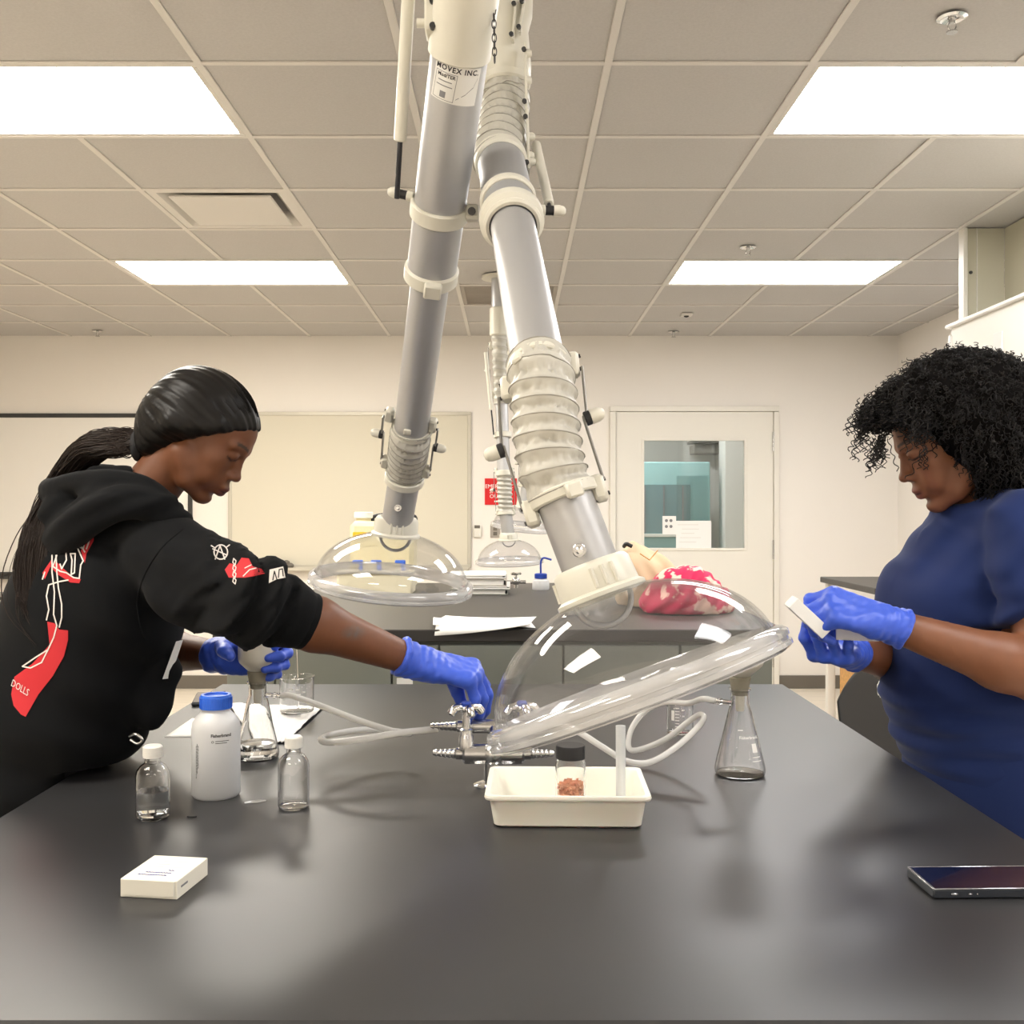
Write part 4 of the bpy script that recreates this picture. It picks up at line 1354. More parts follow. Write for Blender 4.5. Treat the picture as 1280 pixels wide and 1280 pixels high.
def cone_patch(c, base_r, slope, a0, a1, z0, z1, m, t, n=6, name='print_mark'):
    mb = MB()
    g = [c + V(((base_r - slope * z) * math.cos(a0 + (a1 - a0) * i / n), (base_r - slope * z) * math.sin(a0 + (a1 - a0) * i / n), z)) for z in (z0, z1) for i in range(n + 1)]
    mb.add(g, [(i, i + 1, n + 2 + i, n + 1 + i) for i in range(n)])
    return part(name, mb, m, t, smooth=False)


for (a0, a1, z0, z1) in ((-68, -52, 0.044, 0.058), (-70, -48, 0.036, 0.0375), (-72, -46, 0.030, 0.0312), (-110, -92, 0.079, 0.0802)):
    cone_patch(pf, 0.0498, 0.29, R(a0), R(a1), z0, z1, 'white', F2)

# ---- tubing
def hose(label, pts, r=0.0055):
    q = spline(pts, 10)
    t = root('tubing', label, 'tubing', q[0], group='clear vacuum tubing')
    o = part('hose', MB().tube(q, r, 14), 'hose', t)
    return t


VC = W(582, 948, 1.68)                       # the tap body
hose('clear tubing looping from the left flask to the tap', [arm1, arm1 + V((0.02, -0.003, 0.0)), W(400, 882, 1.83), W(450, 901, 1.80), W(495, 915, 1.80), W(512, 917, 1.835), W(495, 914, 1.87), W(455, 912, 1.86), W(415, 918, 1.80),
                                                                    W(401, 924, 1.76), W(412, 928, 1.71), W(450, 924, 1.69), W(500, 916, 1.70), W(537, 912, 1.72), W(548, 911, 1.72)])
hose('clear tubing looping from the right flask behind the dome to the tap', [arm2, arm2 + V((-0.02, 0.002, 0.003)), W(860, 879, 1.82), W(830, 878, 1.86), W(805, 890, 1.88), W(788, 915, 1.86), W(790, 938, 1.84), W(830, 925, 1.84), W(862, 901, 1.84),
                                                                            W(876, 893, 1.82), W(878, 902, 1.78), W(850, 930, 1.74), W(815, 952, 1.70), W(785, 952, 1.68), W(755, 935, 1.68), W(725, 916, 1.69), W(700, 905, 1.70), W(686, 905, 1.71)], 0.0052)

# ---- tap turret on the bench
vb = V((VC.x + 0.045, 1.68, BZ))
t = root('vacuum_tap', 'chrome bench tap turret with serrated nozzles and cross handles', 'tap', vb)
part('flange', MB().lathe([(0, 0), (0.032, 0), (0.032, 0.003), (0.02, 0.007), (0, 0.007)], vb, n=32), 'chrome', t)
part('post', MB().cyl(vb + V((0, 0, 0.004)), vb + V((0, 0, 0.052)), 0.0155, n=28), 'chrome', t)
zc = W(0, 942, 1.68).z - BZ
part('manifold', MB().cyl(vb + V((-0.05, 0, zc)), vb + V((0.05, 0, zc)), 0.0165, n=28, bev=0.004).ball(vb + V((0, 0, zc)), 0.021, 20, 14), 'steel', t)


def nozzle(p, d, n=5):
    pr = [(0, 0), (0.0095, 0), (0.0095, 0.010), (0.0075, 0.012)]
    x = 0.012
    for k in range(n):
        ra = 0.0075 - 0.0035 * k / n
        pr += [(ra, x), (ra + 0.0012, x + 0.001), (ra - 0.0008, x + 0.0068)]
        x += 0.0072
    pr += [(0.003, x), (0, x + 0.001)]
    return MB().lathe(pr, p, d, 18)


def tap_head(c, d, hb):
    """valve bonnet with wing handle rising from c, nozzle along d"""
    b_ = part('bonnet', MB().lathe([(0, -0.004), (0.0125, -0.004), (0.0125, 0.016), (0.0105, 0.019), (0.0105, 0.027), (0.007, 0.029), (0.0065, 0.034), (0.0065, 0.058), (0, 0.058)], c, (0, 0, 1), 24), 'steel', t)
    k_ = MB()
    hz = c + V((0, 0, hb))
    for a in (0, 1, 2, 3):
        e = Matrix.Rotation(R(20 + 90 * a), 3, 'Z') @ V((1, 0, 0))
        k_.tube(spline([hz, hz + e * 0.010 + V((0, 0, 0.003)), hz + e * 0.020 + V((0, 0, 0.001)), hz + e * 0.0275 + V((0, 0, -0.008))], 5), [0.0055] * 5 + [0.0064] * 5 + [0.0068] * 5 + [0.004], 10)
    k_.ball(hz, 0.0095, 16, 10, (1, 1, 0.8))
    h_ = part('cross_handle', k_, 'chrome', t)
    part('index_button', MB().lathe([(0.0085, 0), (0.0085, 0.005), (0.0065, 0.0075), (0, 0.008)], hz + V((0, 0, 0.005)), n=20), 'navycap', h_)


tap_head(vb + V((-0.044, 0, zc + 0.012)), (-1, 0, 0), 0.060)
tap_head(vb + V((0.046, 0.004, zc + 0.012)), (1, 0, 0), 0.060)
part('nozzle', nozzle(vb + V((-0.050, 0, zc)), (-1, 0, 0.03)), 'steel', t)
part('nozzle', nozzle(vb + V((-0.05, 0.04, zc + 0.036)), (-1, 0, 0.0), 6), 'steel', t)
part('nozzle', nozzle(vb + V((0.05, 0, zc)), (1, 0, 0)), 'steel', t)
part('nozzle', nozzle(vb + V((0.03, 0.04, zc + 0.036)), (1, 0, 0)), 'steel', t)
part('rear_manifold', MB().cyl(vb + V((-0.045, 0.04, zc + 0.036)), vb + V((0.04, 0.04, zc + 0.036)), 0.0115, n=20, bev=0.003).cyl(vb + V((0, 0, zc)), vb + V((0, 0.04, zc + 0.036)), 0.01, n=16), 'steel', t)

# ---- white tray with the jar of copper chips
TRC = V((0.080, 1.53, BZ))
t = root('tray', 'white plastic tray holding a jar in front of the tap', 'tray', TRC, R(-1.5))
lx, ly, hh = 0.232, 0.172, 0.047


def rect(hx, hy, z, rad=0.012, n=4):
    o_ = []
    for (sx, sy, a0) in ((1, 1, 0), (-1, 1, 90), (-1, -1, 180), (1, -1, 270)):
        for k in range(n + 1):
            a = R(a0 + 90 * k / n)
            o_.append(V((sx * (hx - rad) + rad * math.cos(a), sy * (hy - rad) + rad * math.sin(a), z)))
    return o_


loops = [rect(lx / 2 - 0.016, ly / 2 - 0.016, 0.0), rect(lx / 2 - 0.012, ly / 2 - 0.012, 0.003), rect(lx / 2 - 0.006, ly / 2 - 0.006, hh - 0.006), rect(lx / 2, ly / 2, hh - 0.006), rect(lx / 2 + 0.001, ly / 2 + 0.001, hh - 0.003), rect(lx / 2, ly / 2, hh),
         rect(lx / 2 - 0.007, ly / 2 - 0.007, hh), rect(lx / 2 - 0.009, ly / 2 - 0.009, hh - 0.003), rect(lx / 2 - 0.0145, ly / 2 - 0.0145, 0.006), rect(lx / 2 - 0.018, ly / 2 - 0.018, 0.003)]
mb = MB()
k = len(loops[0])
g = [q for L_ in loops for q in L_]
fs = [(i * k + j, i * k + (j + 1) % k, (i + 1) * k + (j + 1) % k, (i + 1) * k + j) for i in range(len(loops) - 1) for j in range(k)]
fs += [tuple(range(k))[::-1], tuple((len(loops) - 1) * k + j for j in range(k))]
mb.add(g, fs)
part('shell', mb, 'tray', t, local=True, clean=True)
JP = V(((713 - CEN) * 1.515 / F_PX, 1.515, BZ + 0.0035))
t = root('glass_jar', 'clear glass jar with a black lid and copper chips in the tray', 'jar', JP)
lathe_part('jar', vessel([(0, 0.001), (0.0195, 0), (0.0222, 0.003), (0.0222, 0.072), (0.019, 0.08), (0.019, 0.092)], 0.0016), 'glass', t)
part('lid', MB().lathe([(0.019, 0.081), (0.0215, 0.081), (0.0215, 0.098), (0.0205, 0.1), (0, 0.1)], (0, 0, 0), n=40), 'dark', t, local=True)
mb = MB()
for k in range(700):
    a, rr, z = random.random() * 6.28, 0.0185 * math.sqrt(random.random()), 0.006 + 0.040 * random.random() ** 1.0
    q = V((rr * math.cos(a), rr * math.sin(a), z))
    e1 = V((random.gauss(0, 1), random.gauss(0, 1), random.gauss(0, 0.8))).normalized()
    u_, v_, _ = frame(e1)
    s1, s2 = 0.0022 + 0.002 * random.random(), 0.0012 + 0.001 * random.random()
    pts_ = [q + u_ * s1 + v_ * s2, q - u_ * s1 + v_ * s2, q - u_ * s1 - v_ * s2, q + u_ * s1 - v_ * s2]
    pts_ = [V((x.x, x.y, max(x.z, 0.004))) * 1.0 for x in pts_]
    pts_ = [V((x.x * min(1, 0.0196 / max(math.hypot(x.x, x.y), 1e-6)), x.y * min(1, 0.0196 / max(math.hypot(x.x, x.y), 1e-6)), x.z)) for x in pts_]
    mb.add(pts_ + [x + e1 * 0.0005 for x in pts_], [(0, 3, 2, 1), (4, 5, 6, 7), (0, 1, 5, 4), (1, 2, 6, 5), (2, 3, 7, 6), (3, 0, 4, 7)])
o = part('copper_chips', mb, 'copper', t, local=True, smooth=False)
o['kind'] = 'stuff'
sp = V(((776 - CEN) * 1.52 / F_PX, 1.52, BZ + 0.004))
t = root('plastic_tube', 'translucent plastic tube standing in the tray under the dome', 'tube', sp)
part('wall', MB().lathe([(0.0055, 0), (0.0072, 0), (0.0072, 0.126), (0.0055, 0.126)], sp, (0.0, 0.02, 1), 24, closed=True), 'softtube', t)
part('foot_ring', MB().lathe([(0.006, 0), (0.0085, 0), (0.0085, 0.003), (0.006, 0.003)], sp, (0, 0.02, 1), 24, closed=True), 'hdpe', t)

# ---- beakers
def beaker(label, p, r, h, marks):
    t = root('beaker', label, 'beaker', p, group='beakers')
    prof = [(0, 0.001), (r - 0.004, 0), (r, 0.004), (r, h - 0.005), (r + 0.0025, h - 0.001), (r + 0.002, h)]
    lathe_part('beaker_wall', vessel(prof, 0.0016), 'glass', t)
    for (a0, a1, z0, z1) in marks:
        cone_patch(V(p), r + 0.0003, 0, R(a0), R(a1), z0, z1, 'white', t)
    return t


bk1 = ON(371, 893) + V((0, 0, 0.006))
beaker('glass beaker with a stirring rod on the paper towel', bk1, 0.037, 0.078,
       [(-105, -90, 0.052, 0.056), (-85, -70, 0.052, 0.056), (-110, -96, 0.042, 0.045), (-80, -66, 0.041, 0.045), (-60, -50, 0.046, 0.05)])
t = root('glass_rod', 'thin glass stirring rod leaning upright in the beaker', 'rod', bk1)
part('rod', MB().tube([bk1 + V((0.002, 0.004, 0.0065)), bk1 + V((-0.003, 0.0, 0.16))], 0.0028, 12), 'glass', t)
part('rod_tip', MB().ball(bk1 + V((-0.003, 0, 0.16)), 0.0034, 12, 8), 'glass', t)
beaker('graduated glass beaker behind the dome beside the right flask', ON(850, 917), 0.0265, 0.062,
       [(-120, -102, 0.012 + 0.006 * k, 0.0135 + 0.006 * k) for k in range(8)] + [(-138, -124, 0.03, 0.05), (-92, -80, 0.05, 0.053), (-90, -80, 0.038, 0.041)])

# ---- papers, wipes, box, phones, small bits
def sheet(name, label, cat, poly, z, m, bend=None, th=0.0006, group=None, sub=8):
    """thin sheet from world polygon corners (a quad), optionally bent upward"""
    c_ = sum(poly, V()) / len(poly)
    t = root(name, label, cat, (c_.x, c_.y, z), group=group)
    g = []
    for j in range(sub + 1):
        for i in range(sub + 1):
            a, b = i / sub, j / sub
            q = poly[0].lerp(poly[1], a).lerp(poly[3].lerp(poly[2], a), b)
            g.append(V((q.x, q.y, z + th + (bend(a, b) if bend else 0))))
    fs = [(j * (sub + 1) + i, j * (sub + 1) + i + 1, (j + 1) * (sub + 1) + i + 1, (j + 1) * (sub + 1) + i) for j in range(sub) for i in range(sub)]
    o = part('sheet', MB().add(g, fs), m, t)
    s_ = o.modifiers.new('thick', 'SOLIDIFY')
    s_.thickness = th
    return t


sheet('paper_towel', 'crumpled white paper towel under the beaker', 'paper towel', [ON(318, 930), ON(356, 930), ON(404, 886), ON(285, 880)], BZ, 'paper',
      lambda a, b: 0.0016 + 0.007 * abs(noise.noise(V((a * 5, b * 4, 1.3)))) * (0.3 + abs(a - 0.5) + abs(b - 0.55)) + 0.004 * abs(noise.noise(V((a * 11, b * 8, 4)))), sub=40)
sheet('paper_sheet', 'white paper sheet on the bench behind the plastic bottle', 'paper', [ON(205, 922), ON(262, 922), ON(285, 898), ON(240, 898)], BZ, 'paper', None)
t = root('phone', 'black phone lying behind the blue capped bottle', 'phone', ON(262, 876))
q = ON(262, 876)
part('case', MB().box(q + V((0, 0, 0.005)), (0.07, 0.14, 0.009), 0.003, Matrix.Rotation(R(12), 3, 'Z')), 'phone', t)
part('screen', MB().box(q + V((0, 0, 0.0097)), (0.064, 0.134, 0.0006), 0, Matrix.Rotation(R(12), 3, 'Z')), 'screen', t, smooth=False)
t = root('phone', 'dark phone with a steel rim at the right edge of the bench', 'phone', (0.558, 1.228, BZ))
rz_ = Matrix.Rotation(R(1.5), 3, 'Z')
c_ = V((0.5575, 1.228, BZ))
part('case', MB().box(c_ + V((0, 0, 0.0062)), (0.154, 0.075, 0.0115), 0.002, rz_), 'phone', t)
m = MB()
for sg in (-1, 1):
    m.box(c_ + rz_ @ V((0, sg * 0.0365, 0.0118)), (0.152, 0.0022, 0.0014), 0.0004, rz_)
    m.box(c_ + rz_ @ V((sg * 0.076, 0, 0.0118)), (0.0018, 0.071, 0.0014), 0.0004, rz_)
part('rim', m, 'edge', t)
part('screen', MB().box(c_ + V((0, 0, 0.0121)), (0.148, 0.0695, 0.0008), 0, rz_), 'screen', t, smooth=False)
part('charge_port', MB().box(c_ + rz_ @ V((-0.052, -0.0376, 0.006)), (0.008, 0.0008, 0.0022), 0.0004, rz_), 'edge', t)
part('speaker_slot', MB().box(c_ + rz_ @ V((-0.034, -0.0376, 0.006)), (0.004, 0.0008, 0.0014), 0.0003, rz_).box(c_ + rz_ @ V((-0.026, -0.0376, 0.006)), (0.0014, 0.0008, 0.0014), 0.0003, rz_), 'edge', t)


def carton(name, label, c, size, rot, marks=True, mt='card', scrib=True):
    t = root(name, label, 'box', c, group='white slide boxes')
    rt = rot.to_3x3() if hasattr(rot, 'to_3x3') else rot
    o = part('carton', MB().box(c, size, 0.0006, rt), mt, t, smooth=False)
    hx, hy, hz = [s_ / 2 for s_ in size]
    part('tuck_flap', MB().box(V(c) + rt @ V((0.0, -hy - 0.0003, 0.001)), (size[0] * 0.9, 0.0008, size[2] * 0.86), 0.0003, rt), mt, t, smooth=False)
    part('seam', MB().box(V(c) + rt @ V((hx * 0.9, -hy - 0.0004, 0)), (0.0006, 0.0006, size[2] * 0.9), 0, rt), 'paper2', t, smooth=False)
    part('print_mark', MB().box(V(c) + rt @ V((hx + 0.0002, -hy * 0.55, 0.001)), (0.0004, size[1] * 0.2, 0.0022), 0, rt), 'grey_ink', t, smooth=False)
    if scrib:
        for (y, x0, x1, z, mm) in ((0.55, -0.35, 0.55, 0, 'paper2'), (0.3, -0.5, 0.0, 0, 'paper2'), (0.08, -0.6, -0.1, 0, 'paper2'), (0.08, 0.15, 0.6, 0, 'paper2')):
            part('print_line', MB().box(V(c) + rt @ V(((x0 + x1) / 2 * hx, y * hy, hz + 0.0002)), ((x1 - x0) * hx, 0.0026, 0.0003), 0, rt), mm, t, smooth=False)
        for (y, x0, x1) in ((-0.22, 0.25, 0.45), (-0.42, -0.45, 0.45), (-0.62, -0.6, 0.4)):
            n_ = int((x1 - x0) * 22)
            pts_ = []
            for i in range(n_ * 2 + 1):
                xx = x0 + (x1 - x0) * i / (n_ * 2)
                pts_.append(V(c) + rt @ V((xx * hx, y * hy + (0.0022 if i % 2 else -0.0008) * (0.6 + 0.5 * math.sin(i * 1.7)), hz + 0.0003)))
            part('handwriting', MB().tube(pts_, 0.0004, 4), 'blue_ink', t)
    return t


carton('slide_box', 'small white box with blue handwriting lying on the near left bench', V((-0.411, 1.233, BZ + 0.0108)), (0.069, 0.082, 0.021), Matrix.Rotation(R(-8), 3, 'Z'))
t = root('plastic_strip', 'clear plastic strip lying on the bench between the bottles', 'plastic strip', ON(320, 1003))
q = ON(320, 1003)
part('film', MB().tube(spline([q + V((-0.016, -0.006, 0.001)), q + V((-0.004, 0.004, 0.0015)), q + V((0.014, 0.008, 0.001)), q + V((0.004, -0.003, 0.0015)), q + V((-0.014, -0.007, 0.001))], 6), 0.0009, 6), 'clearrim', t)
t = root('label_scrap', 'dark curled scrap on the bench below the plastic bottle', 'scrap', ON(240, 1022))
q = ON(240, 1022)
part('curl', MB().tube(spline([q + V((-0.007, 0.001, 0.0012)), q + V((0.0, -0.002, 0.0016)), q + V((0.006, 0.002, 0.0012))], 6), 0.0011, 6), 'dark', t)

# ================================================================== things on the middle bench
def open_paper(label, c, w_, d_, rz, lift):
    t = root('paper_sheet', label, 'paper', c, rz, group='loose papers on the middle bench')
    g = []
    n = 14
    for j in range(n + 1):
        for i in range(n + 1):
            a, b = i / n - 0.5, j / n - 0.5
            g.append(V((a * w_, b * d_, 0.001 + lift(a, b))))
    fs = [(j * (n + 1) + i, j * (n + 1) + i + 1, (j + 1) * (n + 1) + i + 1, (j + 1) * (n + 1) + i) for j in range(n) for i in range(n)]
    o = part('sheet', MB().add(g, fs), 'paper', t, local=True)
    s_ = o.modifiers.new('thick', 'SOLIDIFY')
    s_.thickness = 0.0008
    return t


pc = ON(603, 784, B2Z)
open_paper('long white paper lying at the front edge of the middle bench', pc + V((0.0, 0.06, 0.0006)), 0.29, 0.2, R(4), lambda a, b: 0.004 + 0.012 * max(0, -a - 0.2) + 0.004 * math.sin(a * 9))
open_paper('curled white paper on top drooping over the bench edge', pc + V((0.012, 0.0, 0.012)), 0.27, 0.17, R(-7), lambda a, b: 0.006 + 0.018 * max(0, a * a) - 0.2 * max(0, -b - 0.32) * (0.6 - a))
# wash bottle
q = V(((676 - CEN) * 4.38 / F_PX, 4.38, B2Z))
t = root('wash_bottle', 'small wash bottle with a navy cap and bent spout', 'bottle', q)
lathe_part('bottle', vessel([(0, 0.001), (0.034, 0), (0.036, 0.004), (0.036, 0.03), (0.033, 0.04), (0.022, 0.046), (0.022, 0.052)], 0.0016), 'hdpe', t)
part('cap', MB().lathe([(0.0, 0.048), (0.0265, 0.048), (0.0265, 0.066), (0.022, 0.069), (0, 0.069)], (0, 0, 0), n=32), 'navycap', t, local=True)
part('spout', MB().tube(spline([(0, 0, 0.065), (0, 0, 0.11), (0.004, 0, 0.128), (0.014, -0.002, 0.134), (0.032, -0.004, 0.13), (0.045, -0.006, 0.126)], 6), 0.0042, 10), 'navycap', t, local=True)
# books / binders stacked
for k, (hh, mm, dx) in enumerate(((0.022, 'cab', 0.0), (0.012, 'paper', 0.008), (0.03, 'vent', -0.006), (0.013, 'paper', -0.01))):
    z = B2Z + sum((0.022, 0.012, 0.03, 0.013)[:k]) + 0.0005 * (k + 1)
    cx = (600 - CEN) * 4.25 / F_PX + dx
    t = root('binder', ['grey binder at the bottom of the stack behind the left dome', 'white binder second from the bottom of the stack', 'thick grey binder third in the stack', 'white binder on top of the stack behind the left dome'][k], 'binder', (cx, 4.25, z), group='stacked binders')
    part('cover', MB().box((cx, 4.25, z + 0.0015), (0.23, 0.29, 0.003), 0.001).box((cx, 4.25, z + hh - 0.002), (0.23, 0.29, 0.003), 0.001).box((cx + 0.114, 4.25, z + hh / 2), (0.003, 0.29, hh - 0.001), 0.001), mm, t, smooth=False)
    part('pages', MB().box((cx - 0.004, 4.25, z + hh / 2), (0.215, 0.28, hh - 0.007)), 'paper2', t, smooth=False)
# pale jug and cream bin with blue spigots behind the left dome
jc = V(((480 - CEN) * 4.36 / F_PX, 4.36, B2Z))
t = root('carboy', 'pale yellow rectangular carboy with a yellow label behind the left dome', 'carboy', jc)
part('body', MB().box(jc + V((0, 0, 0.145)), (0.265, 0.17, 0.288), 0.02), 'yellowjug', t)
part('neck', MB().cyl(jc + V((-0.085, 0, 0.285)), jc + V((-0.085, 0, 0.305)), 0.032, n=24), 'yellowjug', t)
part('cap', MB().cyl(jc + V((-0.085, 0, 0.3)), jc + V((-0.085, 0, 0.328)), 0.04, n=28, bev=0.004), 'paper2', t)
part('label_patch', MB().box(jc + V((-0.09, -0.0865, 0.235)), (0.055, 0.003, 0.02), 0.001), 'yellow', t, smooth=False)
part('handle', MB().tube(spline([jc + V((-0.05, 0, 0.28)), jc + V((-0.03, 0, 0.312)), jc + V((0.12, 0, 0.312)), jc + V((0.128, 0, 0.27))], 6), 0.008, 8), 'ink', t)
jc2 = V(((471 - CEN) * 4.18 / F_PX, 4.18, B2Z))
t = root('storage_bin', 'low cream bin seen through the left dome', 'bin', jc2)
part('body', MB().box(jc2 + V((0, 0, 0.042)), (0.3, 0.14, 0.083), 0.008), 'creambin', t)
part('lid', MB().box(jc2 + V((0, 0, 0.088)), (0.31, 0.15, 0.01), 0.003), 'creambin', t)
for k, (px, lb) in enumerate(((451, 'left'), (474, 'middle'), (504, 'right'))):
    q = W(px, 697, 4.18)
    q.z = jc2.z + 0.0935
    t = root('spigot', 'blue bottle spigot on the cream bin, %s of three' % lb, 'spigot', q, group='blue spigots')
    part('stem', MB().cyl(q, q + V((0, 0, 0.036)), 0.009, n=14, bev=0.002), 'bluecap', t)
    part('beak', MB().box(q + V((-0.012, 0, 0.034)), (0.042, 0.014, 0.014), 0.003), 'bluecap', t)
# tap on the back bench
q = V(((645 - CEN) * 5.3 / F_PX, 5.3, 0.90))
t = root('vacuum_tap', 'small steel bench tap beside the wash bottle', 'tap', q)
part('post', MB().cyl(q, q + V((0, 0, 0.09)), 0.012, n=16), 'steel', t)
part('head', MB().ball(q + V((0, 0, 0.1)), 0.022, 14, 10).cyl(q + V((-0.05, 0, 0.095)), q + V((0.05, 0, 0.095)), 0.009, n=12), 'steel', t)
m = MB()
for a in range(4):
    e = Matrix.Rotation(R(30 + 90 * a), 3, 'Z') @ V((1, 0, 0))
    m.tube([q + V((0, 0, 0.135)), q + V((0, 0, 0.138)) + e * 0.028], 0.006, 8)
m.cyl(q + V((0, 0, 0.1)), q + V((0, 0, 0.14)), 0.006, n=10)
part('cross_handle', m, 'chrome', t)
# ================================================================== soft-body modelling on a grid
def axis(lo, hi, h, fine=()):
    """grid line positions with step h, refined to hf inside each (a, b, hf)"""
    out, x = [lo], lo
    while x < hi:
        st = h
        for (a, b, hf) in fine:
            if a - 2 * h <= x <= b + 2 * h:
                st = min(st, hf if a <= x <= b else (hf + h) / 2)
        x += st
        out.append(x)
    return np.array(out, dtype=np.float32)


class Field:
    def __init__(s, xs, ys, zs):
        s.x, s.y, s.z = xs, ys, zs
        s.F = np.full((len(xs), len(ys), len(zs)), 1.0, dtype=np.float32)

    def sub(s, lo, hi):
        sl = []
        for a, l, h in ((s.x, lo[0], hi[0]), (s.y, lo[1], hi[1]), (s.z, lo[2], hi[2])):
            i0, i1 = np.searchsorted(a, l), np.searchsorted(a, h)
            sl.append(slice(max(int(i0) - 1, 0), min(int(i1) + 1, len(a))))
        return tuple(sl), s.x[sl[0]][:, None, None], s.y[sl[1]][None, :, None], s.z[sl[2]][None, None, :]

    def mix(s, sl, d, k, cut=False):
        f = s.F[sl]
        if cut:
            f, d = -f, d
        h = np.clip(0.5 + 0.5 * (f - d) / k, 0, 1)
        r = f * (1 - h) + d * h - k * h * (1 - h)
        s.F[sl] = -r if cut else r

    def cap(s, a, b, ra, rb=None, k=0.01, cut=False, wide=None, wf=1.0):
        """tapered capsule; wide = unit direction stretched by wf"""
        rb = ra if rb is None else rb
        a, b = np.array(a, float), np.array(b, float)
        m = max(ra, rb) * max(wf, 1) + k * 1.2 + 0.012
        sl, x, y, z = s.sub(np.minimum(a, b) - m, np.maximum(a, b) + m)
        if s.F[sl].size == 0:
            return
        ab = b - a
        L2 = max(float(ab @ ab), 1e-9)
        px, py, pz = x - a[0], y - a[1], z - a[2]
        t = np.clip((px * ab[0] + py * ab[1] + pz * ab[2]) / L2, 0, 1)
        qx, qy, qz = px - t * ab[0], py - t * ab[1], pz - t * ab[2]
        if wide is not None:
            w_ = np.array(wide, float)
            w_ /= np.linalg.norm(w_)
            c = (qx * w_[0] + qy * w_[1] + qz * w_[2])
            g = c * (1 / wf - 1)
            qx, qy, qz = qx + g * w_[0], qy + g * w_[1], qz + g * w_[2]
        d = np.sqrt(qx * qx + qy * qy + qz * qz) - (ra + (rb - ra) * t)
        s.mix(sl, d.astype(np.float32), k, cut)

    def ell(s, c, r, rot=None, k=0.01, cut=False):
        c, r = np.array(c, float), np.array(r, float)
        rot = np.eye(3) if rot is None else np.array(rot)
        m = r.max() + k * 1.2 + 0.012
        sl, x, y, z = s.sub(c - m, c + m)
        if s.F[sl].size == 0:
            return
        px, py, pz = x - c[0], y - c[1], z - c[2]
        q = [(px * rot[0, i] + py * rot[1, i] + pz * rot[2, i]) / r[i] for i in range(3)]
        k0 = np.sqrt(q[0] ** 2 + q[1] ** 2 + q[2] ** 2) + 1e-9
        k1 = np.sqrt((q[0] / r[0]) ** 2 + (q[1] / r[1]) ** 2 + (q[2] / r[2]) ** 2) + 1e-9
        s.mix(sl, (k0 * (k0 - 1) / k1).astype(np.float32), k, cut)

    def plane(s, p, n, k=0.006, lo=None, hi=None):
        """cut away what lies on the side n points to"""
        p, n = np.array(p, float), np.array(n, float)
        n /= np.linalg.norm(n)
        sl, x, y, z = s.sub(lo if lo is not None else (-99,) * 3, hi if hi is not None else (99,) * 3)
        d = -((x - p[0]) * n[0] + (y - p[1]) * n[1] + (z - p[2]) * n[2])
        s.mix(sl, d.astype(np.float32), k, True)

    def displace(s, fn, lo=None, hi=None):
        sl, x, y, z = s.sub(lo if lo is not None else (-99,) * 3, hi if hi is not None else (99,) * 3)
        near = np.abs(s.F[sl]) < 0.03
        ii = np.nonzero(near)
        xx, yy, zz = s.x[sl[0]][ii[0]], s.y[sl[1]][ii[1]], s.z[sl[2]][ii[2]]
        f = s.F[sl]
        f[ii] += fn(xx, yy, zz).astype(np.float32)

    def mesh(s):
        F, xs, ys, zs = s.F, s.x, s.y, s.z
        S = F < 0
        c = np.zeros(tuple(n - 1 for n in F.shape), np.uint8)
        for a in (0, 1):
            for b in (0, 1):
                for d in (0, 1):
                    c += S[a:F.shape[0] - 1 + a, b:F.shape[1] - 1 + b, d:F.shape[2] - 1 + d]
        act = (c > 0) & (c < 8)
        idx = np.full(c.shape, -1, np.int32)
        ii, jj, kk = np.nonzero(act)
        idx[ii, jj, kk] = np.arange(len(ii))
        acc, cnt = np.zeros((len(ii), 3)), np.zeros(len(ii))
        E = []
        for a in (0, 1):
            for b in (0, 1):
                E += [((0, a, b), (1, a, b)), ((a, 0, b), (a, 1, b)), ((a, b, 0), (a, b, 1))]
        for (p, q) in E:
            fa, fb = F[ii + p[0], jj + p[1], kk + p[2]], F[ii + q[0], jj + q[1], kk + q[2]]
            m = (fa < 0) != (fb < 0)
            t = np.where(m, fa / np.where(m, fa - fb, 1), 0)
            X = xs[ii + p[0]] * (1 - t) + xs[ii + q[0]] * t
            Y = ys[jj + p[1]] * (1 - t) + ys[jj + q[1]] * t
            Z = zs[kk + p[2]] * (1 - t) + zs[kk + q[2]] * t
            acc += np.stack([X, Y, Z], 1) * m[:, None]
            cnt += m
        vs = acc / cnt[:, None]
        fs = []
        for ax in range(3):
            A = S if ax == 0 else S
            lo = [slice(None)] * 3
            hi = [slice(None)] * 3
            lo[ax], hi[ax] = slice(0, -1), slice(1, None)
            a, b = S[tuple(lo)], S[tuple(hi)]
            e = np.nonzero(a != b)
            e = [v for v in e]
            o1, o2 = [i for i in range(3) if i != ax]
            ok = (e[o1] > 0) & (e[o2] > 0) & (e[o1] < F.shape[o1] - 1) & (e[o2] < F.shape[o2] - 1)
            e = [v[ok] for v in e]
            st = S[e[0], e[1], e[2]]

            def at(d1, d2):
                q = [e[0].copy(), e[1].copy(), e[2].copy()]
                q[o1] -= d1
                q[o2] -= d2
                return idx[q[0], q[1], q[2]]
            quad = np.stack([at(1, 1), at(0, 1), at(0, 0), at(1, 0)], 1)
            flip = st if ax != 1 else ~st
            quad[~flip] = quad[~flip][:, ::-1]
            fs.append(quad)
        fs = np.concatenate(fs)
        fs = fs[(fs >= 0).all(1)]
        return relax(vs, fs, 1), fs


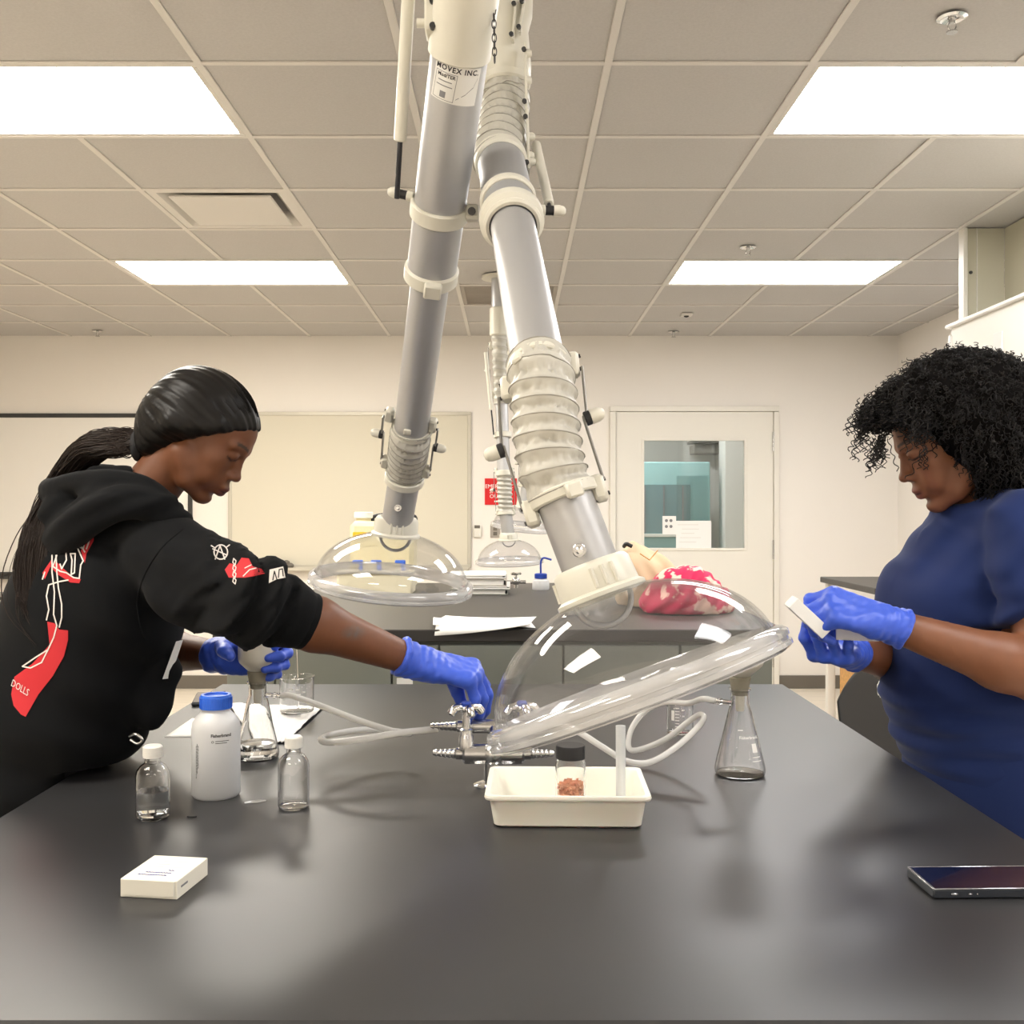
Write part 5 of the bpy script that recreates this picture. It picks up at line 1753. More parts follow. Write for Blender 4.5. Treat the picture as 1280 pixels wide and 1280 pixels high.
def relax(vs, fs, n=1, f=0.5):
    for _ in range(n):
        acc, cnt = np.zeros_like(vs), np.zeros(len(vs))
        for i in range(4):
            for j in ((i + 1) % 4, (i - 1) % 4):
                np.add.at(acc, fs[:, i], vs[fs[:, j]])
                np.add.at(cnt, fs[:, i], 1)
        vs = vs * (1 - f) + f * acc / np.maximum(cnt, 1)[:, None]
    return vs


def wav(x, y, z, seed, freq):
    """smooth pseudo noise in about -1..1"""
    g = np.random.default_rng(seed)
    o = 0
    for _ in range(5):
        k = g.normal(size=3) * freq
        o = o + np.sin(k[0] * x + k[1] * y + k[2] * z + g.uniform(0, 6.28))
    return o / 3.2


def sstep(a, b, x):
    t = np.clip((x - a) / (b - a), 0, 1)
    return t * t * (3 - 2 * t)


def colour(o, cols):
    at = o.data.color_attributes.new('tint', 'FLOAT_COLOR', 'POINT')
    c = np.ones((len(o.data.vertices), 4), np.float32)
    c[:, :3] = cols
    at.data.foreach_set('color', c.ravel())


def hand_prims(wrist, d, n, side, bends, thumb, sc_=1.0, spread=(6, 1, -4, -10), fat=1.0):
    """prims of a hand: d = along the fingers, n = out of the back of the hand, side = +1 left, -1 right"""
    d = V(d).normalized()
    n = V(n)
    n = (n - n.dot(d) * d).normalized()
    t = d.cross(n) * side
    w0 = V(wrist)

    def L(x, y, z):
        return w0 + d * (x * sc_) + t * (y * sc_) + n * (z * sc_)
    pr = []
    kn = [(0.085, 0.028), (0.090, 0.009), (0.086, -0.011), (0.078, -0.029)]
    ln = [(0.042, 0.025, 0.021), (0.046, 0.029, 0.022), (0.043, 0.027, 0.022), (0.034, 0.020, 0.019)]
    rd = [(0.0098, 0.0088, 0.0078), (0.0100, 0.0090, 0.0080), (0.0096, 0.0086, 0.0076), (0.0086, 0.0077, 0.0068)]
    pr.append((L(-0.03, 0, 0), L(0.012, 0, 0), 0.021 * fat, 0.022 * fat, 0.012, t, 1.25))
    for (kx, ky) in kn:
        pr.append((L(0.008, ky * 0.62, 0), L(kx - 0.004, ky, 0), 0.0145 * fat, 0.0118 * fat, 0.012, None, 1))
    pr.append((L(0.018, 0.020, -0.006), L(0.05, 0.026, -0.006), 0.016 * fat, 0.012 * fat, 0.012, None, 1))
    tips = []
    for i in range(4):
        p = L(kn[i][0] - 0.004, kn[i][1], 0)
        sp = R(spread[i])
        base = (d * math.cos(sp) + t * math.sin(sp)).normalized()
        ang = 0
        for j in range(3):
            ang += R(bends[i][j])
            dr = base * math.cos(ang) - n * math.sin(ang)
            q = p + dr * ln[i][j] * sc_
            r0 = rd[i][j] * fat
            r1 = rd[i][min(j + 1, 2)] * fat * (0.93 if j == 2 else 1)
            pr.append((p, q, r0, r1, 0.004 if j else 0.006, None, 1))
            p = q
        tips.append(p)
    pt = [L(*q) for q in thumb]
    rr = [0.0150, 0.0120, 0.0105, 0.0088]
    for i in range(len(pt) - 1):
        pr.append((pt[i], pt[i + 1], rr[i] * fat, rr[i + 1] * fat, 0.007, None, 1))
    return pr, L


def glove(name, parent, prims, cuff, m, h=0.0022, wr=None, cuff_r=(0.030, 0.034)):
    """glove mesh: hand prims plus a loose rolled cuff running up the forearm"""
    pts = [p for q in prims for p in (q[0], q[1])] + [V(c) for c in cuff]
    lo = V([min(p[i] for p in pts) - 0.045 for i in range(3)])
    hi = V([max(p[i] for p in pts) + 0.045 for i in range(3)])
    F = Field(*[axis(lo[i], hi[i], h) for i in range(3)])
    for (a, b, ra, rb, k, wd, wf) in prims:
        F.cap(a, b, ra, rb, k, wide=wd, wf=wf)
    c0, c1 = V(cuff[0]), V(cuff[1])
    F.cap(c0, c1, cuff_r[0] * 0.86, cuff_r[1] * 0.86, 0.012)
    ax = (c1 - c0).normalized()
    F.plane(c1, ax, 0.002, c1 - V((0.07,) * 3), c1 + V((0.07,) * 3))
    for q_ in (c1 - ax * 0.002,):
        u, v, _ = frame(ax)
        pts_ = [q_ + (u * math.cos(a) + v * math.sin(a)) * cuff_r[1] * 0.84 for a in [2 * math.pi * i / 20 for i in range(20)]]
        for a, b in zip(pts_, pts_[1:] + pts_[:1]):
            F.cap(a, b, 0.0026, 0.0026, 0.003)
    L_ = (c1 - c0).length
    c0n, axn = np.array(c0), np.array(ax)

    def wr_(x, y, z):
        s_ = (x - c0n[0]) * axn[0] + (y - c0n[1]) * axn[1] + (z - c0n[2]) * axn[2]
        w_ = sstep(-0.05, 0.01, s_)
        a = 0.0022 * np.abs(np.sin(s_ * 210 + 2.2 * wav(x, y, z, 3, 40))) * w_
        return -a * 0.9 + 0.0009 * wav(x, y, z, 5, 130) + 0.0006 * wav(x, y, z, 6, 260)
    F.displace(wr_)
    return part(name, F.mesh(), m, parent, sharp=180)


def head_field(F, o, rot, sx=1.0, lips=1.0, muz=0.0, ear=1.0):
    """head in its own frame: x forward, y to the left ear, z up"""
    Rm = np.array(rot)
    o = np.array(o)

    def P(x, y, z):
        return o + Rm @ (np.array((x, y, z)) * sx)

    def E(c, r, k=0.012, cut=False, pitch=0.0):
        rr = Rm @ np.array(Matrix.Rotation(R(pitch), 3, 'Y'))
        F.ell(P(*c), np.array(r) * sx, rr, k, cut)

    def C(a, b, ra, rb=None, k=0.01, cut=False):
        F.cap(P(*a), P(*b), ra * sx, (ra if rb is None else rb) * sx, k, cut)
    E((-0.012, 0, 0.034), (0.094, 0.072, 0.080))
    E((0.030, 0, 0.030), (0.062, 0.062, 0.062), 0.02)
    E((0.034, 0, -0.028), (0.056, 0.054, 0.072), 0.02)
    E((0.012, 0, -0.055), (0.052, 0.052, 0.040), 0.02)
    for s_ in (-1, 1):
        C((0.000, s_ * 0.050, -0.050), (0.040, s_ * 0.036, -0.088), 0.015, 0.013, 0.02)
        C((0.040, s_ * 0.036, -0.088), (0.070, s_ * 0.012, -0.101), 0.013, 0.013, 0.016)
        E((0.056, s_ * 0.040, -0.020), (0.024, 0.020, 0.022), 0.018)
        E((0.066, s_ * 0.030, -0.052), (0.020, 0.020, 0.024), 0.018)
    E((0.076 + muz * 0.3, 0, -0.097), (0.016, 0.017, 0.015), 0.012)
    E((0.072 + muz, 0, -0.060), (0.024, 0.028, 0.028), 0.014)
    # brow and eye sockets
    for s_ in (-1, 1):
        E((0.098, s_ * 0.031, 0.004), (0.014, 0.017, 0.011), 0.012, True)
        C((0.086, s_ * 0.012, 0.022), (0.074, s_ * 0.048, 0.022), 0.009, 0.007, 0.012)
        E((0.076, s_ * 0.031, 0.004), (0.0140, 0.0155, 0.0115), 0.004)
        E((0.0785, s_ * 0.031, 0.0065), (0.0136, 0.0155, 0.0085), 0.002)
    # nose
    C((0.086, 0, 0.016), (0.103, 0, -0.026), 0.0062, 0.0084, 0.010)
    E((0.1055, 0, -0.030), (0.0105, 0.0105, 0.0095), 0.006)
    for s_ in (-1, 1):
        E((0.095, s_ * 0.0125, -0.0345), (0.0105, 0.0075, 0.0075), 0.006)
        E((0.1005, s_ * 0.0068, -0.0415), (0.0045, 0.0032, 0.003), 0.002, True)
    # mouth
    E((0.0905 + muz, 0, -0.0605), (0.0105 * lips, 0.021, 0.0068 * lips), 0.006)
    E((0.0875 + muz, 0, -0.0725), (0.0105 * lips, 0.0185, 0.0075 * lips), 0.006)
    C((0.1015 + muz, -0.014, -0.0668), (0.1015 + muz, 0.014, -0.0668), 0.0018, 0.0018, 0.002, True)
    C((0.094 + muz, 0.010, -0.0668), (0.086 + muz, 0.019, -0.0672), 0.0014, 0.0006, 0.002, True)
    C((0.094 + muz, -0.010, -0.0668), (0.086 + muz, -0.019, -0.0672), 0.0014, 0.0006, 0.002, True)
    E((0.0865 + muz * 0.8, 0, -0.0855), (0.005, 0.016, 0.004), 0.008, True)
    # ears
    for s_ in (-1, 1):
        E((-0.010, s_ * 0.070, -0.008), (0.016 * ear, 0.007, 0.028 * ear), 0.006)
        E((-0.006, s_ * 0.080, -0.004), (0.008, 0.005, 0.016), 0.004, True)
    return P


def head_tint(vs, o, rot, base, dark, lip, sx=1.0):
    """colour of lips, brows and lash line, in head coordinates"""
    q = (vs - np.array(o)) @ np.array(rot) / sx
    x, y, z = q[:, 0], q[:, 1], q[:, 2]
    c = np.tile(np.array(lin(base)), (len(vs), 1))

    def put(w_, colr):
        c[:] = c * (1 - w_[:, None]) + np.array(lin(colr)) * w_[:, None]
    ay = np.abs(y)
    inh = (np.abs(x) < 0.14) & (ay < 0.1) & (np.abs(z) < 0.14)
    wl = (1 - sstep(0.8, 1.15, np.sqrt((y / 0.021) ** 2 + ((z + 0.0665) / 0.0125) ** 2))) * (x > 0.082) * inh
    put(wl * 0.85, lip)
    wm = (1 - sstep(0.0006, 0.0022, np.abs(z + 0.0668))) * (1 - sstep(0.015, 0.020, ay)) * (x > 0.08) * inh
    put(wm * 0.8, dark)
    bz = 0.0265 + 0.004 * np.sin(np.clip((ay - 0.012) / 0.04, 0, 1) * 2.6)
    wb = (1 - sstep(0.0018, 0.0042, np.abs(z - bz))) * sstep(0.009, 0.014, ay) * (1 - sstep(0.046, 0.054, ay)) * (x > 0.05) * inh
    put(wb * 0.85, dark)
    lz = -0.0022 - 0.0035 * (1 - ((ay - 0.031) / 0.017) ** 2)
    wl = (1 - sstep(0.0008, 0.0026, np.abs(z - lz))) * (np.abs(ay - 0.031) < 0.0175) * (x > 0.06) * inh
    put(wl * 0.9, dark)
    return c
# ================================================================== people
SK1, SK2 = '71462E', '7F5137'
M['skin1'] = mat('skin', SK1, 0.5, attr='tint', sss=0.06, bump=0.05, bscale=500, var=0.06, vscale=40)
M['skin2'] = mat('skin_warm', SK2, 0.5, attr='tint', sss=0.06, bump=0.05, bscale=500, var=0.06, vscale=40)
M['glove'] = mat('nitrile_glove', '3D5FD6', 0.42, sheen=0.1, bump=0.1, bscale=220, bdist=0.0008)
M['glove_far'] = M['glove']
M['hoodie'] = mat('black_fleece', (0.0065, 0.007, 0.008), 0.9, sheen=0.02, bump=0.15, bscale=900, spec=0.12)
M['scrub'] = mat('navy_scrub_cloth', '1E2E5E', 0.8, sheen=0.08, bump=0.12, bscale=900, spec=0.2)
M['hair1'] = mat('sleek_black_hair', (0.009, 0.008, 0.0075), 0.4, spec=0.22)
M['hair1b'] = mat('brown_black_hair', (0.020, 0.013, 0.010), 0.6, spec=0.3)
M['hair2'] = mat('curly_black_hair', (0.012, 0.0105, 0.010), 0.62, spec=0.3)
M['hair2base'] = mat('curly_hair_mass', (0.006, 0.0052, 0.005), 0.95, spec=0.05)
M['trouser'] = mat('dark_trousers', (0.015, 0.016, 0.02), 0.85)
M['shoe'] = mat('shoe', (0.4, 0.4, 0.42), 0.6)
M['print_red'] = mat('red_print', 'C0222B', 0.7)
M['print_white'] = mat('white_ink_print', 'D9D2CC', 0.7)
M['print_black'] = mat('black_print', (0.01, 0.01, 0.011), 0.7)
M['gold'] = mat('gold_chain', (0.8, 0.6, 0.25), 0.25, metal=1.0)
M['scrunchie'] = mat('scrunchie', (0.02, 0.02, 0.022), 0.8)


def rotm(fwd, up):
    f = V(fwd).normalized()
    u = V(up)
    u = (u - u.dot(f) * f).normalized()
    l = u.cross(f)
    return np.array([[f[i], l[i], u[i]] for i in range(3)])


def head_rot(yaw, pitch, roll=0.0):
    """x axis = face direction at yaw (deg, 0 = +X, 90 = +Y), pitched down"""
    m = Matrix.Rotation(R(yaw), 3, 'Z') @ Matrix.Rotation(R(pitch), 3, 'Y') @ Matrix.Rotation(R(roll), 3, 'X')
    return np.array(m)


def legs(F, hips, feet, wide):
    for (h, f) in zip(hips, feet):
        h, f = V(h), V(f)
        kn = h.lerp(f, 0.5) + V((0.0, 0.0, 0))
        F.cap(h, kn, 0.085, 0.058, 0.03)
        F.cap(kn, f, 0.055, 0.042, 0.02)


def decal(name, polys, bvh, m, parent, off=0.0016, step=3.0):
    """flat print laid on a surface: polygons in picture rows/columns carried onto the cloth along the line of sight"""
    from mathutils.geometry import delaunay_2d_cdt
    mb = MB()
    eye = V((0, 0, CAM_Z))
    for poly in polys:
        pts = []
        n = len(poly)
        for i in range(n):
            a, b = V(poly[i]).to_2d(), V(poly[(i + 1) % n]).to_2d()
            k = max(1, int((b - a).length / step))
            pts += [a.lerp(b, j / k) for j in range(k)]
        nb = len(pts)
        x0, x1 = min(p.x for p in pts), max(p.x for p in pts)
        y0, y1 = min(p.y for p in pts), max(p.y for p in pts)
        g = []
        y = y0 + step / 2
        while y < y1:
            x = x0 + step / 2
            while x < x1:
                g.append(V((x, y)))
                x += step
            y += step
        vs, _, fs, _, _, _ = delaunay_2d_cdt(pts + g, [(i, (i + 1) % nb) for i in range(nb)], [], 1, 0.05)
        w3 = []
        for v in vs:
            d = (W(v.x, v.y, 1.0) - eye).normalized()
            hit, nrm, _, _ = bvh.ray_cast(eye, d)
            w3.append(None if hit is None else hit - d * off)
        okf = [f for f in fs if all(w3[i] is not None for i in f)
               and max((w3[f[i]] - w3[f[i - 1]]).length for i in range(len(f))) < 0.03]
        mb.add([p if p is not None else V((0, 0, 0)) for p in w3], okf)
    if not mb.f:
        return None
    o = part(name, mb, m, parent, sharp=180)
    bm = bmesh.new()
    bm.from_mesh(o.data)
    bmesh.ops.delete(bm, geom=[v for v in bm.verts if not v.link_faces], context='VERTS')
    bm.to_mesh(o.data)
    bm.free()
    return o


def stroke(pts, w_):
    """ribbon polygons, one for each leg of a 2-d polyline"""
    p = [V(q).to_2d() for q in pts]
    out = []
    for a, b in zip(p, p[1:]):
        d = (b - a).normalized()
        n = V((-d.y, d.x)) * w_ / 2
        a, b = a - d * w_ * 0.3, b + d * w_ * 0.3
        out.append([tuple(q) for q in (a + n, b + n, b - n, a - n)])
    return out


# ------------------------------------------------------------------ woman in the black hoodie
TH = R(42)
f1, r1 = V((math.cos(TH), math.sin(TH), 0)), V((math.sin(TH), -math.cos(TH), 0))
pel, wai, che, nek = V((-0.90, 1.85, 0.88)), V((-0.80, 1.845, 1.03)), V((-0.725, 1.84, 1.215)), V((-0.665, 1.83, 1.375))
rs, ls = V((-0.572, 1.725, 1.285)), V((-0.785, 1.96, 1.305))
re_, rw = W(318, 752, 1.575), W(522, 828, 1.705)
le_, lw = V((-0.735, 2.06, 1.085)), V((-0.528, 1.922, 1.092))
HR1 = head_rot(2, 38, 0)
HS1 = 0.885
H1 = W(300, 601, 1.83) - V(HR1 @ np.array((0.116, 0, -0.030)) * HS1)
p1 = root('person', 'person in a black hoodie with a long ponytail reaching for the tap', 'person', (-0.9, 1.85, 0))

# hands
hd1, Lr = hand_prims(rw + V((0.012, 0.004, -0.004)), V((0.95, 0.10, -0.20)), V((0.2, -0.30, 1)), -1,
                     [(50, 34, 18), (54, 32, 18), (58, 30, 16), (60, 30, 16)],
                     [(0.02, 0.018, -0.006), (0.045, 0.030, -0.022), (0.062, 0.026, -0.044), (0.074, 0.018, -0.062)])
hd2, Ll = hand_prims(lw, V((0.985, -0.06, 0.03)), V((0.05, 1, 0.1)), 1,
                     [(36, 68, 46), (36, 66, 46), (38, 66, 46), (40, 66, 46)],
                     [(0.008, 0.016, -0.008), (0.008, 0.024, -0.036), (0.018, 0.022, -0.060), (0.034, 0.016, -0.074)], spread=(3, 0, -3, -6))

# body
xs = axis(-1.15, 0.05, 0.008, [(-0.68, -0.42, 0.0026)])
ys = axis(1.52, 2.16, 0.008, [(1.72, 1.94, 0.003)])
zs = axis(0.0, 1.66, 0.012, [(1.33, 1.62, 0.0026), (1.0, 1.33, 0.006)])
F = Field(xs, ys, zs)
F.cap(pel, wai, 0.12, 0.105, 0.03, wide=r1, wf=1.25)
F.cap(wai, che, 0.105, 0.11, 0.03, wide=r1, wf=1.3)
F.cap(che, nek - V((0.01, 0, 0.02)), 0.10, 0.06, 0.04, wide=r1, wf=1.3)
F.cap(rs, ls, 0.048, 0.048, 0.03)
F.cap(nek - V((0.012, 0, 0.03)), H1 + V((-0.042, 0, -0.035)), 0.050, 0.044, 0.02)
for (s_, e_, w_) in ((rs, re_, rw), (ls, le_, lw)):
    F.cap(s_, e_, 0.045, 0.040, 0.02)
    F.cap(e_, e_.lerp(w_, 0.35), 0.041, 0.0405, 0.02)
    F.cap(e_.lerp(w_, 0.35), w_, 0.0405, 0.0235, 0.02)
for hp in (hd1, hd2):
    for (a, b, ra, rb, k, wd, wf) in hp:
        F.cap(a, b, ra * 0.72, rb * 0.72, k, wide=wd, wf=wf)
legs(F, [pel + r1 * 0.08, pel - r1 * 0.08], [(-0.95, 1.75, 0.07), (-1.0, 1.95, 0.07)], r1)
for (fx, fy) in ((-0.95, 1.75), (-1.0, 1.95)):
    F.cap((fx - 0.03, fy, 0.045), (fx + 0.12, fy + 0.07, 0.035), 0.032, 0.028, 0.02)
head_field(F, H1, HR1, HS1, 1.12, 0.009, 0.6)
vs, fs = F.mesh()
body = part('body', (vs, fs), 'skin1', p1, sharp=180)
tc_ = head_tint(vs, H1, HR1, SK1, (0.012, 0.008, 0.007), '6A3A36', HS1)
# faded tattoo on the right forearm
ta = np.array(W(442, 790, 1.622))
dd = np.linalg.norm((vs - ta) / np.array((0.021, 0.04, 0.012)), axis=1)
wt = (1 - sstep(0.55, 1.1, dd)) * (0.35 + 0.45 * np.clip(wav(vs[:, 0], vs[:, 1], vs[:, 2], 8, 330), 0, 1))
tc_ = tc_ * (1 - wt[:, None]) + np.array(lin('5C5A57')) * wt[:, None]
colour(body, tc_)

# trousers and shoes
F = Field(axis(-1.2, -0.7, 0.012), axis(1.6, 2.1, 0.012), axis(0.03, 1.0, 0.014))
F.cap(pel, wai.lerp(pel, 0.4), 0.122, 0.116, 0.03, wide=r1, wf=1.25)
for (h, f) in ((pel + r1 * 0.08, V((-0.95, 1.75, 0.10))), (pel - r1 * 0.08, V((-1.0, 1.95, 0.10)))):
    F.cap(h, h.lerp(f, 0.5), 0.095, 0.07, 0.03)
    F.cap(h.lerp(f, 0.5), f, 0.07, 0.06, 0.02)
part('trousers', F.mesh(), 'trouser', p1, sharp=180)
for (fx, fy) in ((-0.95, 1.75), (-1.0, 1.95)):
    F = Field(axis(fx - 0.12, fx + 0.24, 0.007), axis(fy - 0.1, fy + 0.2, 0.007), axis(-0.03, 0.16, 0.007))
    F.cap((fx - 0.03, fy, 0.05), (fx + 0.12, fy + 0.07, 0.042), 0.046, 0.042, 0.02)
    F.cap((fx, fy, 0.06), (fx, fy, 0.11), 0.05, 0.048, 0.02)
    F.plane((fx, fy, 0.004), (0, 0, -1), 0.003)
    F.plane((fx, fy, 0.12), (0, 0, 1), 0.003)
    part('shoe', F.mesh(), 'shoe', p1, sharp=180)

# hoodie
xs = axis(-1.10, -0.27, 0.0062)
ys = axis(1.46, 2.14, 0.0062)
zs = axis(0.80, 1.50, 0.0062)
F = Field(xs, ys, zs)
F.cap(pel + V((0.0, 0, -0.01)), wai, 0.150, 0.142, 0.03, wide=r1, wf=1.28)
F.cap(wai, che, 0.142, 0.132, 0.04, wide=r1, wf=1.36)
F.cap(che, nek - V((0.015, 0, 0.045)), 0.128, 0.075, 0.05, wide=r1, wf=1.38)
F.cap(rs, ls, 0.058, 0.060, 0.045)
F.cap(rs, re_, 0.068, 0.060, 0.035)
cuffR = re_.lerp(rw, 0.30)
F.cap(re_, re_.lerp(rw, 0.2), 0.060, 0.050, 0.025)
F.cap(re_.lerp(rw, 0.15), cuffR, 0.046, 0.043, 0.012)
F.plane(cuffR, rw - re_, 0.003, cuffR - V((0.09,) * 3), cuffR + V((0.09,) * 3))
F.cap(ls, le_, 0.078, 0.062, 0.04)
F.cap(le_, le_.lerp(lw, 0.2), 0.062, 0.048, 0.02)
cl_ = le_.lerp(lw, 0.22)
F.plane(cl_, lw - le_, 0.003, cl_ - V((0.075,) * 3), cl_ + V((0.075,) * 3))
# open front flap hanging by the bench edge
F.cap(W(206, 845, 1.78), W(188, 900, 1.76), 0.03, 0.022, 0.03)
F.cap(W(236, 734, 1.66), W(330, 752, 1.585), 0.060, 0.052, 0.03)
# opening for the neck
F.cap(nek + V((0.04, 0, 0.0)), H1 + V((0.0, 0, 0.0)), 0.060, 0.080, 0.008, True)


def folds1(x, y, z):
    ax_ = np.array(rw - re_)
    ax_ /= np.linalg.norm(ax_)
    s_ = (x - re_[0]) * ax_[0] + (y - re_[1]) * ax_[1] + (z - re_[2]) * ax_[2]
    dist = np.sqrt(np.maximum((x - re_[0]) ** 2 + (y - re_[1]) ** 2 + (z - re_[2]) ** 2, 0))
    w1 = (1 - sstep(0.09, 0.2, dist)) * sstep(-0.13, -0.02, s_)
    o = (-0.0085 * np.sin(s_ * 150 + 1.8 * wav(x, y, z, 1, 17)) - 0.004 * np.sin(s_ * 260 - z * 90 + 2 * wav(x, y, z, 9, 22))) * w1
    ua = np.array(re_ - rs)
    ua /= np.linalg.norm(ua)
    s2 = (x - rs[0]) * ua[0] + (y - rs[1]) * ua[1] + (z - rs[2]) * ua[2]
    w2 = sstep(0.02, 0.1, s2) * (1 - w1) * (z < 1.36)
    o = o - 0.0065 * np.sin((z * 74 + x * 34) + 2.2 * wav(x, y, z, 2, 11)) * w2
    o = o + 0.0045 * np.sin((x * 26 + z * 44) + 2.5 * wav(x, y, z, 4, 7)) * (z < 1.3) * (1 - w2) * (1 - w1)
    cf = sstep(0.045, 0.05, s_) * (1 - sstep(0.09, 0.12, dist))
    return o * (1 - cf)


F.displace(folds1)
F.plane((-0.752, 0, 0), (1, 0, 0), 0.012, (-0.95, 1.4, 0.7), (0.0, 2.3, 0.922))
hv, hf = F.mesh()
hood_o = part('hoodie', (hv, hf), 'hoodie', p1, sharp=180)
# ribbed cuff on the right sleeve
ax = (rw - re_).normalized()
u_, v_, _ = frame(ax)
cm = MB()
pr_ = [(0.0435, 0.0), (0.0455, 0.004), (0.0458, 0.036), (0.0435, 0.041), (0.040, 0.041), (0.040, 0.0)]
cm.lathe(pr_, cuffR - ax * 0.034, ax, 64, closed=True)
part('cuff', cm, 'hoodie', hood_o)

# the hood lying behind the neck: rolled edge around the neck and a soft bag
F = Field(axis(-0.98, -0.5, 0.0052), axis(1.58, 2.08, 0.0052), axis(1.16, 1.52, 0.0052))
rim = [W(233, 655, 1.75), W(214, 632, 1.725), W(182, 608, 1.712), W(140, 600, 1.715), W(98, 603, 1.745), W(64, 612, 1.80)]
farr = [W(72, 606, 1.88), W(108, 592, 1.95), W(160, 596, 1.955), W(205, 622, 1.93), W(230, 652, 1.89)]
pts_ = spline([*rim, *farr], 5)
for i in range(len(pts_) - 1):
    t_ = i / (len(pts_) - 1)
    r_ = 0.011 + 0.007 * math.sin(t_ * math.pi)
    F.cap(pts_[i], pts_[i + 1], r_, r_, 0.006)
F.cap(W(150, 608, 1.78), W(92, 640, 1.80), 0.030, 0.040, 0.02)
F.cap(W(120, 596, 1.80), W(170, 594, 1.80), 0.020, 0.016, 0.02)
low = spline([W(226, 668, 1.735), W(192, 636, 1.70), W(150, 628, 1.685), W(112, 646, 1.690), W(86, 668, 1.715), W(76, 682, 1.77), W(86, 680, 1.86)], 4)
for i in range(len(low) - 1):
    F.cap(low[i], low[i + 1], 0.022, 0.022, 0.016)
F.cap(W(130, 626, 1.72), W(95, 655, 1.75), 0.034, 0.034, 0.015)
F.cap(W(84, 645, 1.79), W(88, 645, 1.88), 0.042, 0.04, 0.03)
F.cap(nek + V((0.045, 0, 0.0)), H1 + V((0.0, 0, 0.02)), 0.062, 0.085, 0.008, True)
F.displace(lambda x, y, z: 0.0032 * np.sin(z * 120 - x * 70 + 1.6 * wav(x, y, z, 14, 12)) * (z < 1.385))
part('hood', F.mesh(), 'hoodie', hood_o, sharp=180)
# drawstring tip and zip pull, shirt edge and necklace
bv = BVHTree.FromPolygons([tuple(v) for v in hv], hf.tolist())

# back print: block letters with red shade, legs in outline, red shield with lettering
RED = [[(101, 688), (118, 662), (117, 676), (108, 692), (106, 704)], [(63, 708), (70, 702), (83, 714), (92, 722), (101, 724), (99, 729), (88, 728), (72, 718)], [(53, 716), (66, 697), (63, 708), (56, 724)],
       [(59, 777), (68, 779), (74, 787), (85, 788), (85, 800), (80, 820), (66, 845), (48, 868), (32, 896), (26, 893), (17, 882), (14, 868), (18, 846), (40, 830), (62, 806)]]
WHITE = []
for q in ([(104, 657), (112, 657), (116, 664), (108, 686)], [(104, 657), (99, 668), (101, 682), (106, 690)], [(71, 694), (66, 708), (75, 714), (83, 716), (92, 722), (99, 723), (101, 706), (104, 701), (96, 683)],
          [(88, 692), (94, 692), (93, 716), (89, 718), (90, 700), (88, 692)], [(75, 690), (82, 686), (83, 700), (77, 711), (75, 705)], [(106, 663), (110, 662), (104, 686), (100, 684), (106, 663)],
          [(65, 694), (65, 715), (68, 740), (67, 768), (71, 782), (67, 797), (60, 812)], [(70, 694), (71, 715), (73, 735), (77, 755), (77, 772), (74, 784)], [(61, 731), (74, 727), (85, 725)],
          [(61, 731), (58, 745), (61, 762), (58, 775)], [(60, 812), (44, 822), (28, 833), (38, 835), (52, 828), (60, 812)], [(56, 715), (53, 724)]):
    WHITE += stroke(q, 1.7)
decal('back_print', RED, bv, 'print_red', hood_o, 0.0014)
decal('back_print', WHITE, bv, 'print_white', hood_o, 0.0024, 2.0)
tv, tf = text_geo('DOLLS', 13.0)
mb = MB()
eye = V((0, 0, CAM_Z))
for (a, b) in tv:
    c_, s_ = math.cos(R(52)), math.sin(R(52))
    d = (W(25 + a * 0.55 + 0.3 * b, 860 + a * 0.35 - b * 0.9, 1.0) - eye).normalized()
    hit = bv.ray_cast(eye, d)[0]
    mb.v.append((hit or V((-0.9, 1.7, 1.0))) - d * 0.0026)
mb.f = list(tf)
part('back_print', mb, 'print_white', hood_o, sharp=180)
mb = MB()
sm = []
for q in spline([V((228, 662, 0)), V((205, 682, 0)), V((184, 712, 0)), V((172, 748, 0)), V((176, 785, 0)), V((184, 800, 0))], 6):
    d = (W(q.x, q.y, 1.0) - eye).normalized()
    hit = bv.ray_cast(eye, d)[0]
    if hit is not None:
        sm.append(hit - d * 0.0004)
part('armhole_seam', MB().tube(sm, 0.0016, 6), 'hoodie', hood_o)
# sleeve print: ring emblem, chain links, red patch and lettering patch
ring_ = [(276 + 8.5 * math.cos(a), 690 + 9 * math.sin(a)) for a in [2 * math.pi * i / 18 for i in range(19)]]
SW = stroke(ring_, 1.6) + stroke([(269, 699), (275, 682), (281, 699)], 1.6) + stroke([(266, 686), (284, 694)], 1.5) + stroke([(264, 682), (269, 685)], 1.4) + stroke([(283, 684), (287, 681)], 1.4)
for k in range(4):
    SW += stroke([(292, 698 + 8 * k), (295, 701 + 8 * k), (294, 706 + 8 * k), (291, 703 + 8 * k), (292, 698 + 8 * k)], 1.2)
SW += stroke([(304, 720), (312, 712), (320, 710)], 1.4) + stroke([(306, 710), (314, 706)], 1.2) + [[(337, 712), (354, 708), (357, 722), (346, 724), (336, 729)]]
SR = [[(281, 712), (287, 704), (296, 706), (302, 697), (311, 698), (316, 708), (327, 711), (331, 717), (318, 720), (306, 722), (296, 722), (286, 722)]]
decal('sleeve_print', SR, bv, 'print_red', hood_o, 0.0014, 2.5)
decal('sleeve_print', SW, bv, 'print_white', hood_o, 0.0026, 2.0)
decal('sleeve_print', stroke([(341, 725), (343, 714), (346, 724)], 1.4) + stroke([(348, 722), (349, 712), (353, 711), (354, 720)], 1.4), bv, 'print_black', hood_o, 0.0034, 2.0)
